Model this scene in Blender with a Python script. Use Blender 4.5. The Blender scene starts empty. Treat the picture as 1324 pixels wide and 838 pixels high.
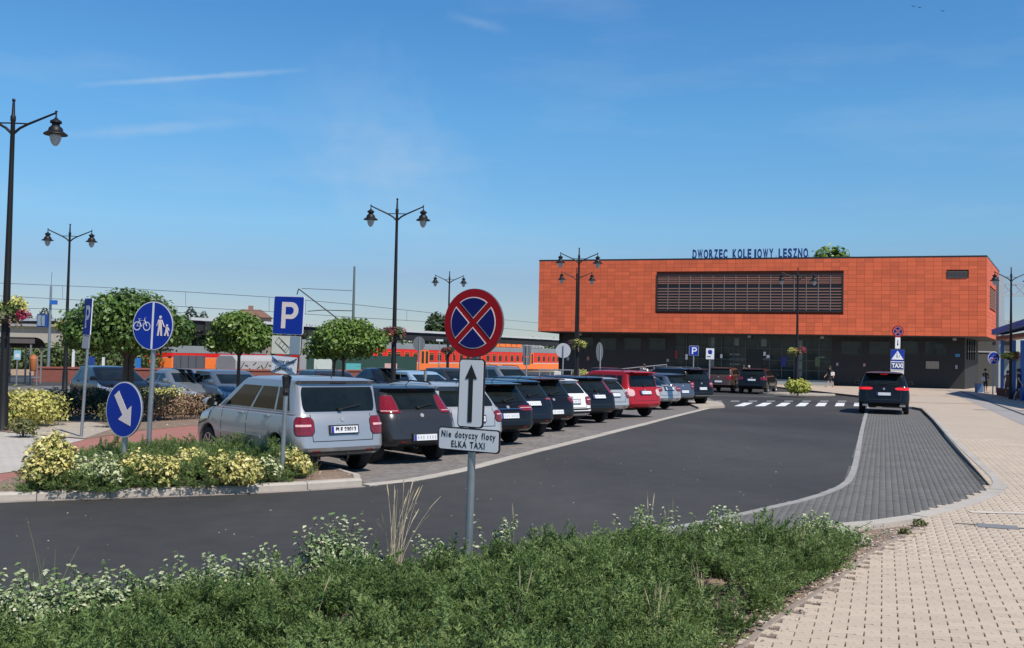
import bpy, bmesh, math, random
import numpy as np
from mathutils import Vector, Matrix
random.seed(7); np.random.seed(7)
SC = bpy.context.scene
COL = SC.collection
# ------------------------------------------------------------------ camera, sky, sun
F_PX = 1300.0; CX, CY = 662.0, 419.0; EYE = 2.12
PITCH = math.atan(41/1300.0); ROLL = math.radians(1.15)
SUN_EL = math.radians(54); SUN_AZ = math.atan2(0.62, -0.785)      # clockwise from +Y
cam = bpy.data.objects.new("camera", bpy.data.cameras.new("camera")); COL.objects.link(cam)
cam.data.sensor_width = 36; cam.data.lens = 36*F_PX/1324.0
cam.data.clip_start = 0.1; cam.data.clip_end = 6000
fwd = Vector((0, math.cos(PITCH), math.sin(PITCH)))
r0 = Vector((1, 0, 0)); u0 = r0.cross(fwd)
RIGHT = r0*math.cos(ROLL) + u0*math.sin(ROLL); UP = RIGHT.cross(fwd)
cm = Matrix((RIGHT, UP, -fwd)).transposed().to_4x4(); cm.translation = (0, 0, EYE)
cam.matrix_world = cm
SC.camera = cam
CAM = Vector((0, 0, EYE))
def ray(px, py): return fwd*F_PX + RIGHT*(px-CX) - UP*(py-CY)
def G(px, py, z=0.0):
    d = ray(px, py); t = (z-EYE)/d.z; p = CAM + d*t
    return Vector((p.x, p.y, z))
def at(px, py, dist):
    d = ray(px, py); return CAM + d*(dist/d.y)

SC.view_settings.view_transform = 'Standard'; SC.view_settings.look = 'None'
SC.view_settings.gamma = 1; SC.view_settings.exposure = 0.15
W = bpy.data.worlds.new("World"); SC.world = W; W.use_nodes = True
wn = W.node_tree.nodes; wl = W.node_tree.links; wn.clear()
def wmath(op, a=None, b=None, c=None, clamp=False):
    n = wn.new('ShaderNodeMath'); n.operation = op; n.use_clamp = clamp
    for i, v in enumerate((a, b, c)):
        if v is None: continue
        if isinstance(v, (int, float)): n.inputs[i].default_value = v
        else: wl.new(v, n.inputs[i])
    return n.outputs[0]
def wdot(v, vec):
    n = wn.new('ShaderNodeVectorMath'); n.operation = 'DOT_PRODUCT'
    wl.new(v, n.inputs[0]); n.inputs[1].default_value = vec; return n.outputs['Value']
sky = wn.new('ShaderNodeTexSky'); sky.sky_type = 'NISHITA'; sky.sun_disc = False
sky.sun_elevation = SUN_EL; sky.sun_rotation = SUN_AZ
sky.air_density = 1.0; sky.dust_density = 0.0; sky.ozone_density = 1.0; sky.altitude = 0
tc = wn.new('ShaderNodeTexCoord'); dirv = tc.outputs['Generated']
def streak(pa, pb, width, amount):
    a = ray(*pa).normalized(); b = ray(*pb).normalized(); n = a.cross(b).normalized(); m = (a+b).normalized()
    ext = math.acos(max(-1, min(1, a.dot(m))))
    d = wmath('ABSOLUTE', wdot(dirv, n))
    nz = wn.new('ShaderNodeTexNoise'); nz.inputs['Scale'].default_value = 45; wl.new(dirv, nz.inputs['Vector'])
    d = wmath('ADD', d, wmath('MULTIPLY', wmath('SUBTRACT', nz.outputs['Fac'], 0.5), width*1.3))
    band = wmath('SUBTRACT', 1, wmath('DIVIDE', wmath('ABSOLUTE', d), width), clamp=True)
    t = (b-m*b.dot(m)).normalized()
    al = wmath('ABSOLUTE', wdot(dirv, t))
    along = wmath('SUBTRACT', 1, wmath('DIVIDE', al, math.sin(ext)), clamp=True)
    front = wmath('GREATER_THAN', wdot(dirv, m), 0.5)
    s = wmath('MULTIPLY', band, wmath('POWER', along, 0.7))
    return wmath('MULTIPLY', wmath('MULTIPLY', s, front), amount)
cl = streak((95, 111), (400, 90), 0.0035, 0.42)
cl = wmath('ADD', cl, streak((50, 178), (330, 157), 0.007, 0.26))
cl = wmath('ADD', cl, streak((575, 18), (660, 40), 0.006, 0.16))
cl = wmath('ADD', cl, streak((400, 70), (590, 330), 0.075, 0.19))
mp = wn.new('ShaderNodeMapping'); mp.inputs['Scale'].default_value = (1.4, 1.4, 7); wl.new(dirv, mp.inputs['Vector'])
nz = wn.new('ShaderNodeTexNoise'); nz.inputs['Scale'].default_value = 2.2; nz.inputs['Detail'].default_value = 6; nz.inputs['Roughness'].default_value = 0.6
wl.new(mp.outputs[0], nz.inputs['Vector'])
cl = wmath('ADD', cl, wmath('MULTIPLY', wmath('SUBTRACT', nz.outputs['Fac'], 0.5, clamp=True), 0.6), clamp=True)
mix = wn.new('ShaderNodeMix'); mix.data_type = 'RGBA'
wl.new(cl, mix.inputs['Factor']); 
tint = wn.new('ShaderNodeMix'); tint.data_type = 'RGBA'; tint.blend_type = 'MULTIPLY'; tint.inputs['Factor'].default_value = 1
wl.new(sky.outputs[0], tint.inputs['A']); 
sepd = wn.new('ShaderNodeSeparateXYZ'); wl.new(dirv, sepd.inputs[0])
ramp = wn.new('ShaderNodeValToRGB'); wl.new(sepd.outputs[2], ramp.inputs[0]); el_ = ramp.color_ramp.elements
while len(el_) < 5: el_.new(0.5)
for i_, (p_, c_) in enumerate(((0.0, (.47, .53, .70)), (.078, (.49, .61, .82)), (.125, (.55, .83, 1.03)), (.23, (.52, .97, 1.24)), (.33, (.45, .94, 1.30)))): el_[i_].position = p_; el_[i_].color = (c_[0]/1.3, c_[1]/1.3, c_[2]/1.3, 1)
gain = wn.new('ShaderNodeVectorMath'); gain.operation = 'SCALE'; gain.inputs['Scale'].default_value = 1.3; wl.new(ramp.outputs[0], gain.inputs[0])
wl.new(gain.outputs[0], tint.inputs['B'])
wl.new(tint.outputs['Result'], mix.inputs['A']); mix.inputs['B'].default_value = (5.0, 6.0, 7.0, 1)
bg = wn.new('ShaderNodeBackground'); bg.inputs['Strength'].default_value = 0.10
wl.new(mix.outputs['Result'], bg.inputs['Color'])
out = wn.new('ShaderNodeOutputWorld'); wl.new(bg.outputs[0], out.inputs['Surface'])
sd = bpy.data.lights.new("sun", 'SUN'); sd.energy = 5.0; sd.angle = math.radians(0.53); sd.color = (1.0, 0.94, 0.86)
sun = bpy.data.objects.new("sun", sd); COL.objects.link(sun)
sv = Vector((math.sin(SUN_AZ)*math.cos(SUN_EL), math.cos(SUN_AZ)*math.cos(SUN_EL), math.sin(SUN_EL)))
sun.rotation_euler = sv.to_track_quat('Z', 'Y').to_euler(); sun.location = (0, 0, 50)

# ------------------------------------------------------------------ materials
MATS = {}
def _nt(name):
    m = bpy.data.materials.new(name); m.use_nodes = True
    nt = m.node_tree; b = nt.nodes['Principled BSDF']; return m, nt, b
def srgb(r, g, b):
    f = lambda c: ((c/255+0.055)/1.055)**2.4 if c > 10 else c/255/12.92
    return (f(r), f(g), f(b))
def mth(nt, op, a, b, clamp=False):
    n = nt.nodes.new('ShaderNodeMath'); n.operation = op; n.use_clamp = clamp
    for i, v in enumerate((a, b)):
        if v is None: continue
        if isinstance(v, (int, float)): n.inputs[i].default_value = v
        else: nt.links.new(v, n.inputs[i])
    return n.outputs[0]
def scaled(nt, col, fac):
    """colour col (tuple or socket) multiplied by scalar socket fac"""
    n = nt.nodes.new('ShaderNodeVectorMath'); n.operation = 'SCALE'
    if isinstance(col, tuple): n.inputs[0].default_value = col[:3]
    else: nt.links.new(col, n.inputs[0])
    nt.links.new(fac, n.inputs['Scale']); return n.outputs[0]
def noise(nt, scale, detail=4, rough=0.6, coord='Object', stretch=None, dist=0.0):
    tc = nt.nodes.new('ShaderNodeTexCoord'); src = tc.outputs[coord]
    if stretch:
        mp = nt.nodes.new('ShaderNodeMapping'); mp.inputs['Scale'].default_value = stretch
        nt.links.new(src, mp.inputs['Vector']); src = mp.outputs[0]
    n = nt.nodes.new('ShaderNodeTexNoise'); n.inputs['Scale'].default_value = scale
    n.inputs['Detail'].default_value = detail; n.inputs['Roughness'].default_value = rough
    n.inputs['Distortion'].default_value = dist
    nt.links.new(src, n.inputs['Vector']); return n.outputs['Fac']
def mat(name, col, rough=0.6, metal=0.0, var=0.12, scale=6.0, bump=0.0, bscale=None, coat=0.0, spec=0.5, rnd=0.0, fine=0.0):
    if name in MATS: return MATS[name]
    m, nt, b = _nt(name)
    f = mth(nt, 'ADD', mth(nt, 'MULTIPLY', mth(nt, 'SUBTRACT', noise(nt, scale, 5, 0.62), 0.5), var*2.4), 1.0)
    if fine:
        f = mth(nt, 'ADD', f, mth(nt, 'MULTIPLY', mth(nt, 'SUBTRACT', noise(nt, scale*22, 2, 0.7), 0.5), fine*2.4))
    if rnd:
        g = nt.nodes.new('ShaderNodeNewGeometry'); oi = nt.nodes.new('ShaderNodeObjectInfo')
        r = mth(nt, 'FRACT', mth(nt, 'ADD', g.outputs['Random Per Island'], oi.outputs['Random']), None)
        f = mth(nt, 'MULTIPLY', f, mth(nt, 'ADD', mth(nt, 'MULTIPLY', mth(nt, 'SUBTRACT', r, 0.5), rnd*2), 1.0))
    nt.links.new(scaled(nt, tuple(col), f), b.inputs['Base Color'])
    b.inputs['Roughness'].default_value = rough; b.inputs['Metallic'].default_value = metal
    b.inputs['Specular IOR Level'].default_value = spec
    if coat: b.inputs['Coat Weight'].default_value = coat; b.inputs['Coat Roughness'].default_value = 0.06
    if bump:
        bn = nt.nodes.new('ShaderNodeBump'); bn.inputs['Strength'].default_value = bump; bn.inputs['Distance'].default_value = 0.02
        nt.links.new(noise(nt, bscale or scale*6, 4, 0.7), bn.inputs['Height']); nt.links.new(bn.outputs[0], b.inputs['Normal'])
    MATS[name] = m; return m
def leafmat(name, cols, rough=0.5, trans=0.25):
    if name in MATS: return MATS[name]
    m, nt, b = _nt(name)
    at_ = nt.nodes.new('ShaderNodeAttribute'); at_.attribute_name = 'tone'
    cr = nt.nodes.new('ShaderNodeValToRGB'); nt.links.new(at_.outputs['Fac'], cr.inputs[0])
    el = cr.color_ramp.elements
    while len(el) < len(cols): el.new(0.5)
    for i, c in enumerate(cols): el[i].position = i/(len(cols)-1); el[i].color = (*c, 1)
    nt.links.new(cr.outputs[0], b.inputs['Base Color']); b.inputs['Roughness'].default_value = rough
    b.inputs['Specular IOR Level'].default_value = 0.35
    t = nt.nodes.new('ShaderNodeBsdfTranslucent'); nt.links.new(cr.outputs[0], t.inputs['Color'])
    ms = nt.nodes.new('ShaderNodeMixShader'); ms.inputs[0].default_value = trans
    nt.links.new(b.outputs[0], ms.inputs[1]); nt.links.new(t.outputs[0], ms.inputs[2])
    nt.links.new(ms.outputs[0], nt.nodes['Material Output'].inputs[0])
    MATS[name] = m; return m
def brickmat(name, c1, c2, mortar, bw, bh, ang=0.0, mort=0.004, rough=0.85, vert=False, var=0.1, bumps=0.4):
    if name in MATS: return MATS[name]
    m, nt, b = _nt(name)
    tc = nt.nodes.new('ShaderNodeTexCoord'); mp = nt.nodes.new('ShaderNodeMapping')
    nt.links.new(tc.outputs['Object'], mp.inputs['Vector'])
    mp.inputs['Rotation'].default_value = (math.radians(90), 0, 0) if vert else (0, 0, ang)
    if vert:
        sp = nt.nodes.new('ShaderNodeSeparateXYZ'); cb = nt.nodes.new('ShaderNodeCombineXYZ')
        nt.links.new(tc.outputs['Object'], sp.inputs[0]); nt.links.new(mth(nt, 'ADD', sp.outputs[0], sp.outputs[1]), cb.inputs[0]); nt.links.new(sp.outputs[2], cb.inputs[1])
        src = cb.outputs[0]
    else: src = mp.outputs[0]
    bt = nt.nodes.new('ShaderNodeTexBrick'); nt.links.new(src, bt.inputs['Vector'])
    bt.inputs['Scale'].default_value = 1; bt.inputs['Brick Width'].default_value = bw; bt.inputs['Row Height'].default_value = bh
    bt.inputs['Mortar Size'].default_value = mort; bt.inputs['Color1'].default_value = (*c1, 1); bt.inputs['Color2'].default_value = (*c2, 1)
    bt.inputs['Mortar'].default_value = (*mortar, 1); bt.inputs['Mortar Smooth'].default_value = 0.3
    f = mth(nt, 'ADD', mth(nt, 'MULTIPLY', mth(nt, 'SUBTRACT', noise(nt, 0.6, 6, 0.65), 0.5), var*2.4), 1.0)
    nt.links.new(scaled(nt, bt.outputs['Color'], f), b.inputs['Base Color']); b.inputs['Roughness'].default_value = rough
    bn = nt.nodes.new('ShaderNodeBump'); bn.inputs['Strength'].default_value = bumps; bn.inputs['Distance'].default_value = 0.01; bn.invert = True
    nt.links.new(bt.outputs['Fac'], bn.inputs['Height']); nt.links.new(bn.outputs[0], b.inputs['Normal'])
    MATS[name] = m; return m
def asphalt():
    m, nt, b = _nt('asphalt')
    a = noise(nt, 0.22, 7, 0.65, stretch=(1, 0.45, 1)); c = noise(nt, 90, 2, 0.8); d = noise(nt, 2.2, 5, 0.7); e = noise(nt, 400, 1, 0.5)
    big = noise(nt, 0.055, 3, 0.5)
    f = mth(nt, 'ADD', 1.0, mth(nt, 'MULTIPLY', mth(nt, 'SUBTRACT', a, 0.5), 1.3))
    f = mth(nt, 'ADD', f, mth(nt, 'MULTIPLY', mth(nt, 'SUBTRACT', big, 0.5), 1.6))
    scuff = noise(nt, 1.1, 8, 0.75, stretch=(1, 4, 1), dist=0.6)
    f = mth(nt, 'ADD', f, mth(nt, 'MULTIPLY', mth(nt, 'SUBTRACT', scuff, 0.62, True), 2.2))
    f = mth(nt, 'ADD', f, mth(nt, 'MULTIPLY', mth(nt, 'SUBTRACT', c, 0.5), 0.55))
    f = mth(nt, 'ADD', f, mth(nt, 'MULTIPLY', mth(nt, 'SUBTRACT', d, 0.5), 0.6))
    f = mth(nt, 'ADD', f, mth(nt, 'MULTIPLY', mth(nt, 'GREATER_THAN', e, 0.72), 0.8))
    nt.links.new(scaled(nt, (0.046, 0.0438, 0.0405), f), b.inputs['Base Color'])
    b.inputs['Roughness'].default_value = 0.82; b.inputs['Specular IOR Level'].default_value = 0.3
    bn = nt.nodes.new('ShaderNodeBump'); bn.inputs['Strength'].default_value = 0.35; bn.inputs['Distance'].default_value = 0.01
    nt.links.new(c, bn.inputs['Height']); nt.links.new(bn.outputs[0], b.inputs['Normal'])
    return m
def paint(name, col, metal=0.35, rough=0.3, coat=0.4):
    return mat('paint_'+name, col, rough, metal, 0.05, 1.5, coat=coat, spec=0.3, fine=0.02)
M_ASPH = asphalt()
M_BLACK = mat('black_plastic', (0.015, 0.015, 0.016), 0.55, var=0.2, scale=3)
M_IRON = mat('black_iron', (0.010, 0.009, 0.009), 0.5, 0.0, 0.2, 4, spec=0.3)
M_TYRE = mat('tyre_rubber', (0.018, 0.018, 0.018), 0.85, var=0.25, scale=10)
M_RIM = mat('rim_metal', (0.45, 0.46, 0.48), 0.32, 0.85, 0.15, 9)
M_CHROME = mat('chrome', (0.7, 0.7, 0.72), 0.15, 1.0, 0.05)
M_GALV = mat('galvanised_steel', (0.33, 0.36, 0.38), 0.42, 0.75, 0.2, 7, fine=0.06)
M_ALU = mat('grey_aluminium', (0.30, 0.31, 0.32), 0.5, 0.5, 0.12, 5)
M_SIGNBACK = mat('sign_back', (0.12, 0.13, 0.14), 0.6, 0.2, 0.15, 5)
M_WHITE = mat('white_reflective', (0.62, 0.63, 0.64), 0.5, var=0.06, scale=5, fine=0.03)
M_OFFW = mat('faded_white', (0.52, 0.50, 0.46), 0.5, var=0.08, scale=5)
M_PINKW = mat('warm_white_film', (0.70, 0.60, 0.56), 0.5, var=0.05, scale=5)
M_BLUE = mat('sign_blue', (0.005, 0.03, 0.27), 0.6, var=0.16, scale=5, fine=0.02, spec=0.2)
M_DKBLUE = mat('no_stopping_blue', (0.006, 0.010, 0.10), 0.6, var=0.1, scale=5, spec=0.15)
M_RED = mat('sign_red', (0.27, 0.006, 0.012), 0.6, var=0.1, scale=6, spec=0.15)
M_INK = mat('black_ink', (0.01, 0.01, 0.01), 0.6, var=0.1)
M_KERB = mat('kerb_concrete', (0.37, 0.33, 0.28), 0.9, var=0.22, scale=3, bump=0.3, rnd=0.07, fine=0.08)
M_KERBG = mat('grey_concrete', (0.27, 0.26, 0.24), 0.9, var=0.2, scale=3, bump=0.3, rnd=0.06, fine=0.08)
M_LINE = mat('road_marking_white', (0.62, 0.62, 0.60), 0.75, var=0.18, scale=4, fine=0.1)
def glassmat(name, col=(0.012, 0.016, 0.017), rough=0.04, var=0.35):
    return mat(name, col, rough, 0.0, var, 1.3, spec=0.3)
M_CGLASS = glassmat('car_glass', (0.009, 0.012, 0.011), var=1.1)
M_BGLASS = glassmat('building_glass', (0.022, 0.033, 0.035), 0.06, 0.6)
M_TAIL = mat('tail_lamp_red', (0.17, 0.004, 0.006), 0.15, var=0.6, scale=18, coat=0.8)
M_TAILW = mat('tail_lamp_clear', (0.62, 0.38, 0.36), 0.2, var=0.4, scale=16, coat=0.6)
M_HEAD = mat('headlamp_glass', (0.42, 0.44, 0.46), 0.1, 0.5, 0.6, 16, coat=1.0)
def emit(name, col, strength):
    if name in MATS: return MATS[name]
    m, nt, b = _nt(name); b.inputs['Base Color'].default_value = (*col, 1); b.inputs['Specular IOR Level'].default_value = 0.15; b.inputs['Emission Color'].default_value = (*col, 1)
    b.inputs['Emission Strength'].default_value = strength; b.inputs['Roughness'].default_value = 0.3; MATS[name] = m; return m
M_BRAKE = emit('lit_brake_lamp', (0.8, 0.02, 0.03), 0.55)

# ------------------------------------------------------------------ mesh helpers
def link(o, parent=None, loc=None, rot=None):
    COL.objects.link(o)
    if parent is not None: o.parent = parent
    if loc is not None: o.location = loc
    if rot is not None: o.rotation_euler = rot
    return o
def empty(name, loc=(0, 0, 0), rz=0.0, label=None, cat=None, group=None, rot=None):
    o = bpy.data.objects.new(name, None); o.empty_display_size = 0.3
    link(o, None, loc, rot or (0, 0, rz)); return tag(o, label, cat, group)
def tag(o, label=None, cat=None, group=None, kind=None):
    if label: o['label'] = label
    if cat: o['category'] = cat
    if group: o['group'] = group
    if kind: o['kind'] = kind
    return o
def copy_tree(o, parent=None):
    c = o.copy(); COL.objects.link(c); c.parent = parent
    for ch in list(o.children): copy_tree(ch, c)
    return c
def np_mesh(name, V, Fc, material, parent=None, tone=None, smooth=False):
    me = bpy.data.meshes.new(name); V = np.ascontiguousarray(V, dtype=np.float32); Fc = np.ascontiguousarray(Fc, dtype=np.int32)
    n, k = Fc.shape
    me.vertices.add(len(V)); me.vertices.foreach_set('co', V.ravel())
    me.loops.add(n*k); me.loops.foreach_set('vertex_index', Fc.ravel())
    me.polygons.add(n); me.polygons.foreach_set('loop_start', np.arange(0, n*k, k, dtype=np.int32))
    me.update(calc_edges=True)
    if tone is not None:
        a = me.attributes.new('tone', 'FLOAT', 'POINT'); a.data.foreach_set('value', np.asarray(tone, dtype=np.float32))
    if smooth: me.polygons.foreach_set('use_smooth', [True]*n)
    me.materials.append(material)
    return link(bpy.data.objects.new(name, me), parent)
class MB:
    def __init__(s): s.v = []; s.f = []; s.T = Matrix.Identity(4)
    def add(s, vs, fs):
        o = len(s.v); s.v += [tuple(s.T @ Vector(p)) for p in vs]; s.f += [tuple(i+o for i in f) for f in fs]; return s
    def box(s, c, sz, rz=0.0, R=None):
        R = R or Matrix.Rotation(rz, 3, 'Z'); c = Vector(c); h = [a/2 for a in sz]
        vs = [c + R @ Vector((x*h[0], y*h[1], z*h[2])) for x in (-1, 1) for y in (-1, 1) for z in (-1, 1)]
        return s.add(vs, [(0, 1, 3, 2), (4, 6, 7, 5), (0, 4, 5, 1), (2, 3, 7, 6), (0, 2, 6, 4), (1, 5, 7, 3)])
    def bar(s, a, b, w, t=None, up=(0, 0, 1)):
        a = Vector(a); b = Vector(b); d = b-a; L = d.length; d.normalize(); up = Vector(up)
        if abs(d.dot(up)) > 0.99: up = Vector((1, 0, 0))
        x = d.cross(up).normalized(); z = x.cross(d); R = Matrix((x, d, z)).transposed()
        return s.box((a+b)/2, (w, L, t or w), R=R)
    def tube(s, pts, r, n=8, cap=True):
        pts = [Vector(p) for p in pts]; m = len(pts); rs = r if isinstance(r, (list, tuple)) else [r]*m; vs = []; fs = []
        for i, p in enumerate(pts):
            d = (pts[min(i+1, m-1)]-pts[max(i-1, 0)]).normalized()
            up = Vector((0, 0, 1)) if abs(d.z) < 0.95 else Vector((1, 0, 0))
            x = d.cross(up).normalized(); y = x.cross(d)
            for k in range(n):
                a = 2*math.pi*k/n; vs.append(p + (x*math.cos(a)+y*math.sin(a))*rs[i])
        for i in range(m-1):
            for k in range(n):
                a = i*n+k; b = i*n+(k+1) % n; fs.append((a, b, b+n, a+n))
        if cap: fs += [tuple(range(n))[::-1], tuple(range((m-1)*n, m*n))]
        return s.add(vs, fs)
    def lathe(s, prof, c=(0, 0, 0), n=16, axis='Z'):
        vs = []; fs = []; m = len(prof)
        for (r, z) in prof:
            for k in range(n):
                a = 2*math.pi*k/n
                p = (r*math.cos(a), r*math.sin(a), z) if axis == 'Z' else (r*math.cos(a), z, r*math.sin(a))
                vs.append((p[0]+c[0], p[1]+c[1], p[2]+c[2]))
        for i in range(m-1):
            for k in range(n):
                a = i*n+k; b = i*n+(k+1) % n; fs.append((a, b, b+n, a+n))
        fs += [tuple(range(n))[::-1], tuple(range((m-1)*n, m*n))]
        return s.add(vs, fs)
    def prism(s, pts, z0, z1):            # outline in xy
        n = len(pts); vs = [(p[0], p[1], z0) for p in pts]+[(p[0], p[1], z1) for p in pts]
        fs = [tuple(range(n, 2*n)), tuple(range(n))[::-1]]+[(i, (i+1) % n, (i+1) % n+n, i+n) for i in range(n)]
        return s.add(vs, fs)
    def plate(s, pts, y0, y1):            # outline in xz, thickness along y
        n = len(pts); vs = [(p[0], y0, p[1]) for p in pts]+[(p[0], y1, p[1]) for p in pts]
        fs = [tuple(range(n)), tuple(range(n, 2*n))[::-1]]+[(i, i+n, (i+1) % n+n, (i+1) % n) for i in range(n)]
        return s.add(vs, fs)
    def build(s, name, material, parent=None, smooth=False, fix=True, bevel=0.0):
        me = bpy.data.meshes.new(name); me.from_pydata(s.v, [], s.f)
        if fix:
            bm = bmesh.new(); bm.from_mesh(me); bmesh.ops.recalc_face_normals(bm, faces=bm.faces[:])
            if bevel: bmesh.ops.bevel(bm, geom=bm.edges[:], offset=bevel, segments=1, affect='EDGES')
            bm.to_mesh(me); bm.free()
        if smooth:
            me.polygons.foreach_set('use_smooth', [True]*len(me.polygons))
            try: me.set_sharp_from_angle(angle=math.radians(38))
            except Exception: pass
        me.materials.append(material)
        return link(bpy.data.objects.new(name, me), parent)
def circ(r, n=32, cx=0, cz=0, a0=0, a1=2*math.pi, closed=True):
    m = n if closed else n+1
    return [(cx+r*math.cos(a0+(a1-a0)*i/n), cz+r*math.sin(a0+(a1-a0)*i/n)) for i in range(m)]
def rrect(w, h, r, cx=0, cz=0, n=4):
    P = []
    for sx, sz, a in ((1, 1, 0), (-1, 1, 90), (-1, -1, 180), (1, -1, 270)):
        for i in range(n+1):
            t = math.radians(a+90*i/n); P.append((cx+sx*(w/2-r)+r*math.cos(t), cz+sz*(h/2-r)+r*math.sin(t)))
    return P
def text_mesh(name, body, size, material, parent, loc, rot=(math.pi/2, 0, 0), bold=0.0, depth=0.002, width=None, align='CENTER', spacing=1.0):
    cu = bpy.data.curves.new(name+'_curve', 'FONT'); cu.body = body; cu.size = size; cu.align_x = align; cu.align_y = 'CENTER'
    cu.offset = bold; cu.space_character = spacing; cu.space_word = 1.0 if spacing == 1.0 else 1.4; cu.extrude = depth; cu.resolution_u = 3
    t = bpy.data.objects.new(name+'_curve', cu); COL.objects.link(t)
    dg = bpy.context.evaluated_depsgraph_get(); me = bpy.data.meshes.new_from_object(t.evaluated_get(dg))
    bpy.data.objects.remove(t); me.name = name; me.materials.clear(); me.materials.append(material)
    if width:
        xs = [v.co.x for v in me.vertices]; w = max(xs)-min(xs); c = (max(xs)+min(xs))/2
        for v in me.vertices: v.co.x = (v.co.x-c)*width/w
    return link(bpy.data.objects.new(name, me), parent, loc, rot)

# ---- leaves
def leaf_cloud(name, centers, radii, n, size, material, parent=None, shell=0.55, up=0.3, flat=1.0, seed=1, squash=0.6, lo=-0.95, aspect=1.6, noisy=0.18):
    """small folded leaves spread through a union of ellipsoids"""
    rs = np.random.RandomState(seed); centers = np.array(centers, float).reshape(-1, 3); radii = np.array(radii, float).reshape(-1, 3)
    vol = np.prod(radii, axis=1)**0.67; idx = rs.choice(len(centers), n, p=vol/vol.sum())
    d = rs.normal(size=(n, 3)); d /= np.linalg.norm(d, axis=1)[:, None]; d[:, 2] = np.clip(d[:, 2], lo, 1)
    rr = (shell+(1-shell)*rs.rand(n)**0.6)*(1+noisy*rs.normal(size=n)*0.5)
    P = centers[idx]+d*rr[:, None]*radii[idx]
    nrm = d/radii[idx]; nrm /= np.linalg.norm(nrm, axis=1)[:, None]
    nrm = nrm+rs.normal(size=(n, 3))*0.55; nrm[:, 2] += up; nrm /= np.linalg.norm(nrm, axis=1)[:, None]
    return leaves_at(name, P, nrm, size, material, parent, rs, aspect)
def leaves_at(name, P, nrm, size, material, parent, rs, aspect=1.6, tone=None):
    n = len(P); a = rs.normal(size=(n, 3)); a -= (a*nrm).sum(1)[:, None]*nrm; a /= np.linalg.norm(a, axis=1)[:, None]; b = np.cross(nrm, a)
    s = size*(0.65+0.7*rs.rand(n))[:, None]
    V = np.empty((n, 4, 3)); V[:, 0] = P-a*s*aspect*0.5; V[:, 2] = P+a*s*aspect*0.5
    V[:, 1] = P+b*s*0.5+nrm*s*0.15+a*s*0.1; V[:, 3] = P-b*s*0.5+nrm*s*0.15+a*s*0.1
    base = np.arange(n)[:, None]*4; Fc = np.concatenate([base+[0, 1, 2], base+[0, 2, 3]]).astype(int)
    if tone is None: tone = rs.rand(n)
    return np_mesh(name, V.reshape(-1, 3), Fc, material, parent, np.repeat(tone, 4))
def plumes(name, P, D, L, material, parent=None, seed=1, nb=26, wid=0.10, spread=0.75, base=None):
    """feathery conifer sprays: each has a stem direction D and nb needle clusters"""
    rs = np.random.RandomState(seed); n = len(P)
    D = D/np.linalg.norm(D, axis=1)[:, None]
    ref = np.tile([0.0, 0, 1.0], (n, 1)); ref[np.abs(D[:, 2]) > 0.9] = [1, 0, 0]
    A = np.cross(D, ref); A /= np.linalg.norm(A, axis=1)[:, None]; B = np.cross(D, A)
    tt = (np.arange(nb)+0.5)/nb; V = np.empty((n, nb, 3, 3))
    for k in range(nb):
        ph = k*2.4+rs.rand(n)*0.8; t = tt[k]
        side = A*np.cos(ph)[:, None]*1.0+B*np.sin(ph)[:, None]*0.55
        bd = D*(0.55+0.4*t)+side*spread*(1-0.35*t); bd /= np.linalg.norm(bd, axis=1)[:, None]
        l = L*(0.42*(1-t)**0.7+0.12)*(0.7+0.6*rs.rand(n)); p0 = P+D*(L*t*0.85)[:, None]
        w = np.cross(bd, rs.normal(size=(n, 3))); w /= np.linalg.norm(w, axis=1)[:, None]; w *= (L*wid*0.5)[:, None]
        V[:, k, 0] = p0-w; V[:, k, 1] = p0+w; V[:, k, 2] = p0+bd*l[:, None]
    Fc = np.arange(n*nb*3).reshape(-1, 3); tone = np.repeat(rs.rand(n)*0.75 if base is None else base, nb*3)
    tip = np.tile(np.tile(np.array([0, 0, 0.25]), nb), n)
    return np_mesh(name, V.reshape(-1, 3), Fc, material, parent, tone+tip)
def in_poly(x, y, poly):
    c = np.zeros(np.shape(x), bool); n = len(poly); j = n-1
    for i in range(n):
        xi, yi = poly[i][:2]; xj, yj = poly[j][:2]
        c ^= ((yi > y) != (yj > y)) & (x < (xj-xi)*(y-yi)/((yj-yi) or 1e-9)+xi); j = i
    return c
def poly_dist(x, y, poly):
    d = np.full(np.shape(x), 1e9); n = len(poly)
    for i in range(n):
        a = np.array(poly[i][:2]); b = np.array(poly[(i+1) % n][:2]); ab = b-a
        t = np.clip(((x-a[0])*ab[0]+(y-a[1])*ab[1])/(ab@ab), 0, 1)
        d = np.minimum(d, np.hypot(x-a[0]-t*ab[0], y-a[1]-t*ab[1]))
    return d
def sheet(name, pts, z, material, thick=0.0, kind='structure', parent=None):
    m = MB()
    if thick: m.prism([(p[0], p[1]) for p in pts], z-thick, z)
    else: m.add([(p[0], p[1], z) for p in pts], [tuple(range(len(pts)))])
    o = m.build(name, material, parent, fix=bool(thick))
    if not thick:
        me = o.data
        if me.polygons[0].normal.z < 0: me.flip_normals()
    if kind and parent is None: o['kind'] = kind
    return o
def smooth_path(pts, n=6):
    P = [Vector((p[0], p[1])) for p in pts]; out = []
    for i in range(len(P)-1):
        p0 = P[max(i-1, 0)]; p1 = P[i]; p2 = P[i+1]; p3 = P[min(i+2, len(P)-1)]
        for k in range(n):
            t = k/n; out.append(0.5*((2*p1)+(-p0+p2)*t+(2*p0-5*p1+4*p2-p3)*t*t+(-p0+3*p1-3*p2+p3)*t**3))
    out.append(P[-1]); return out
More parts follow.
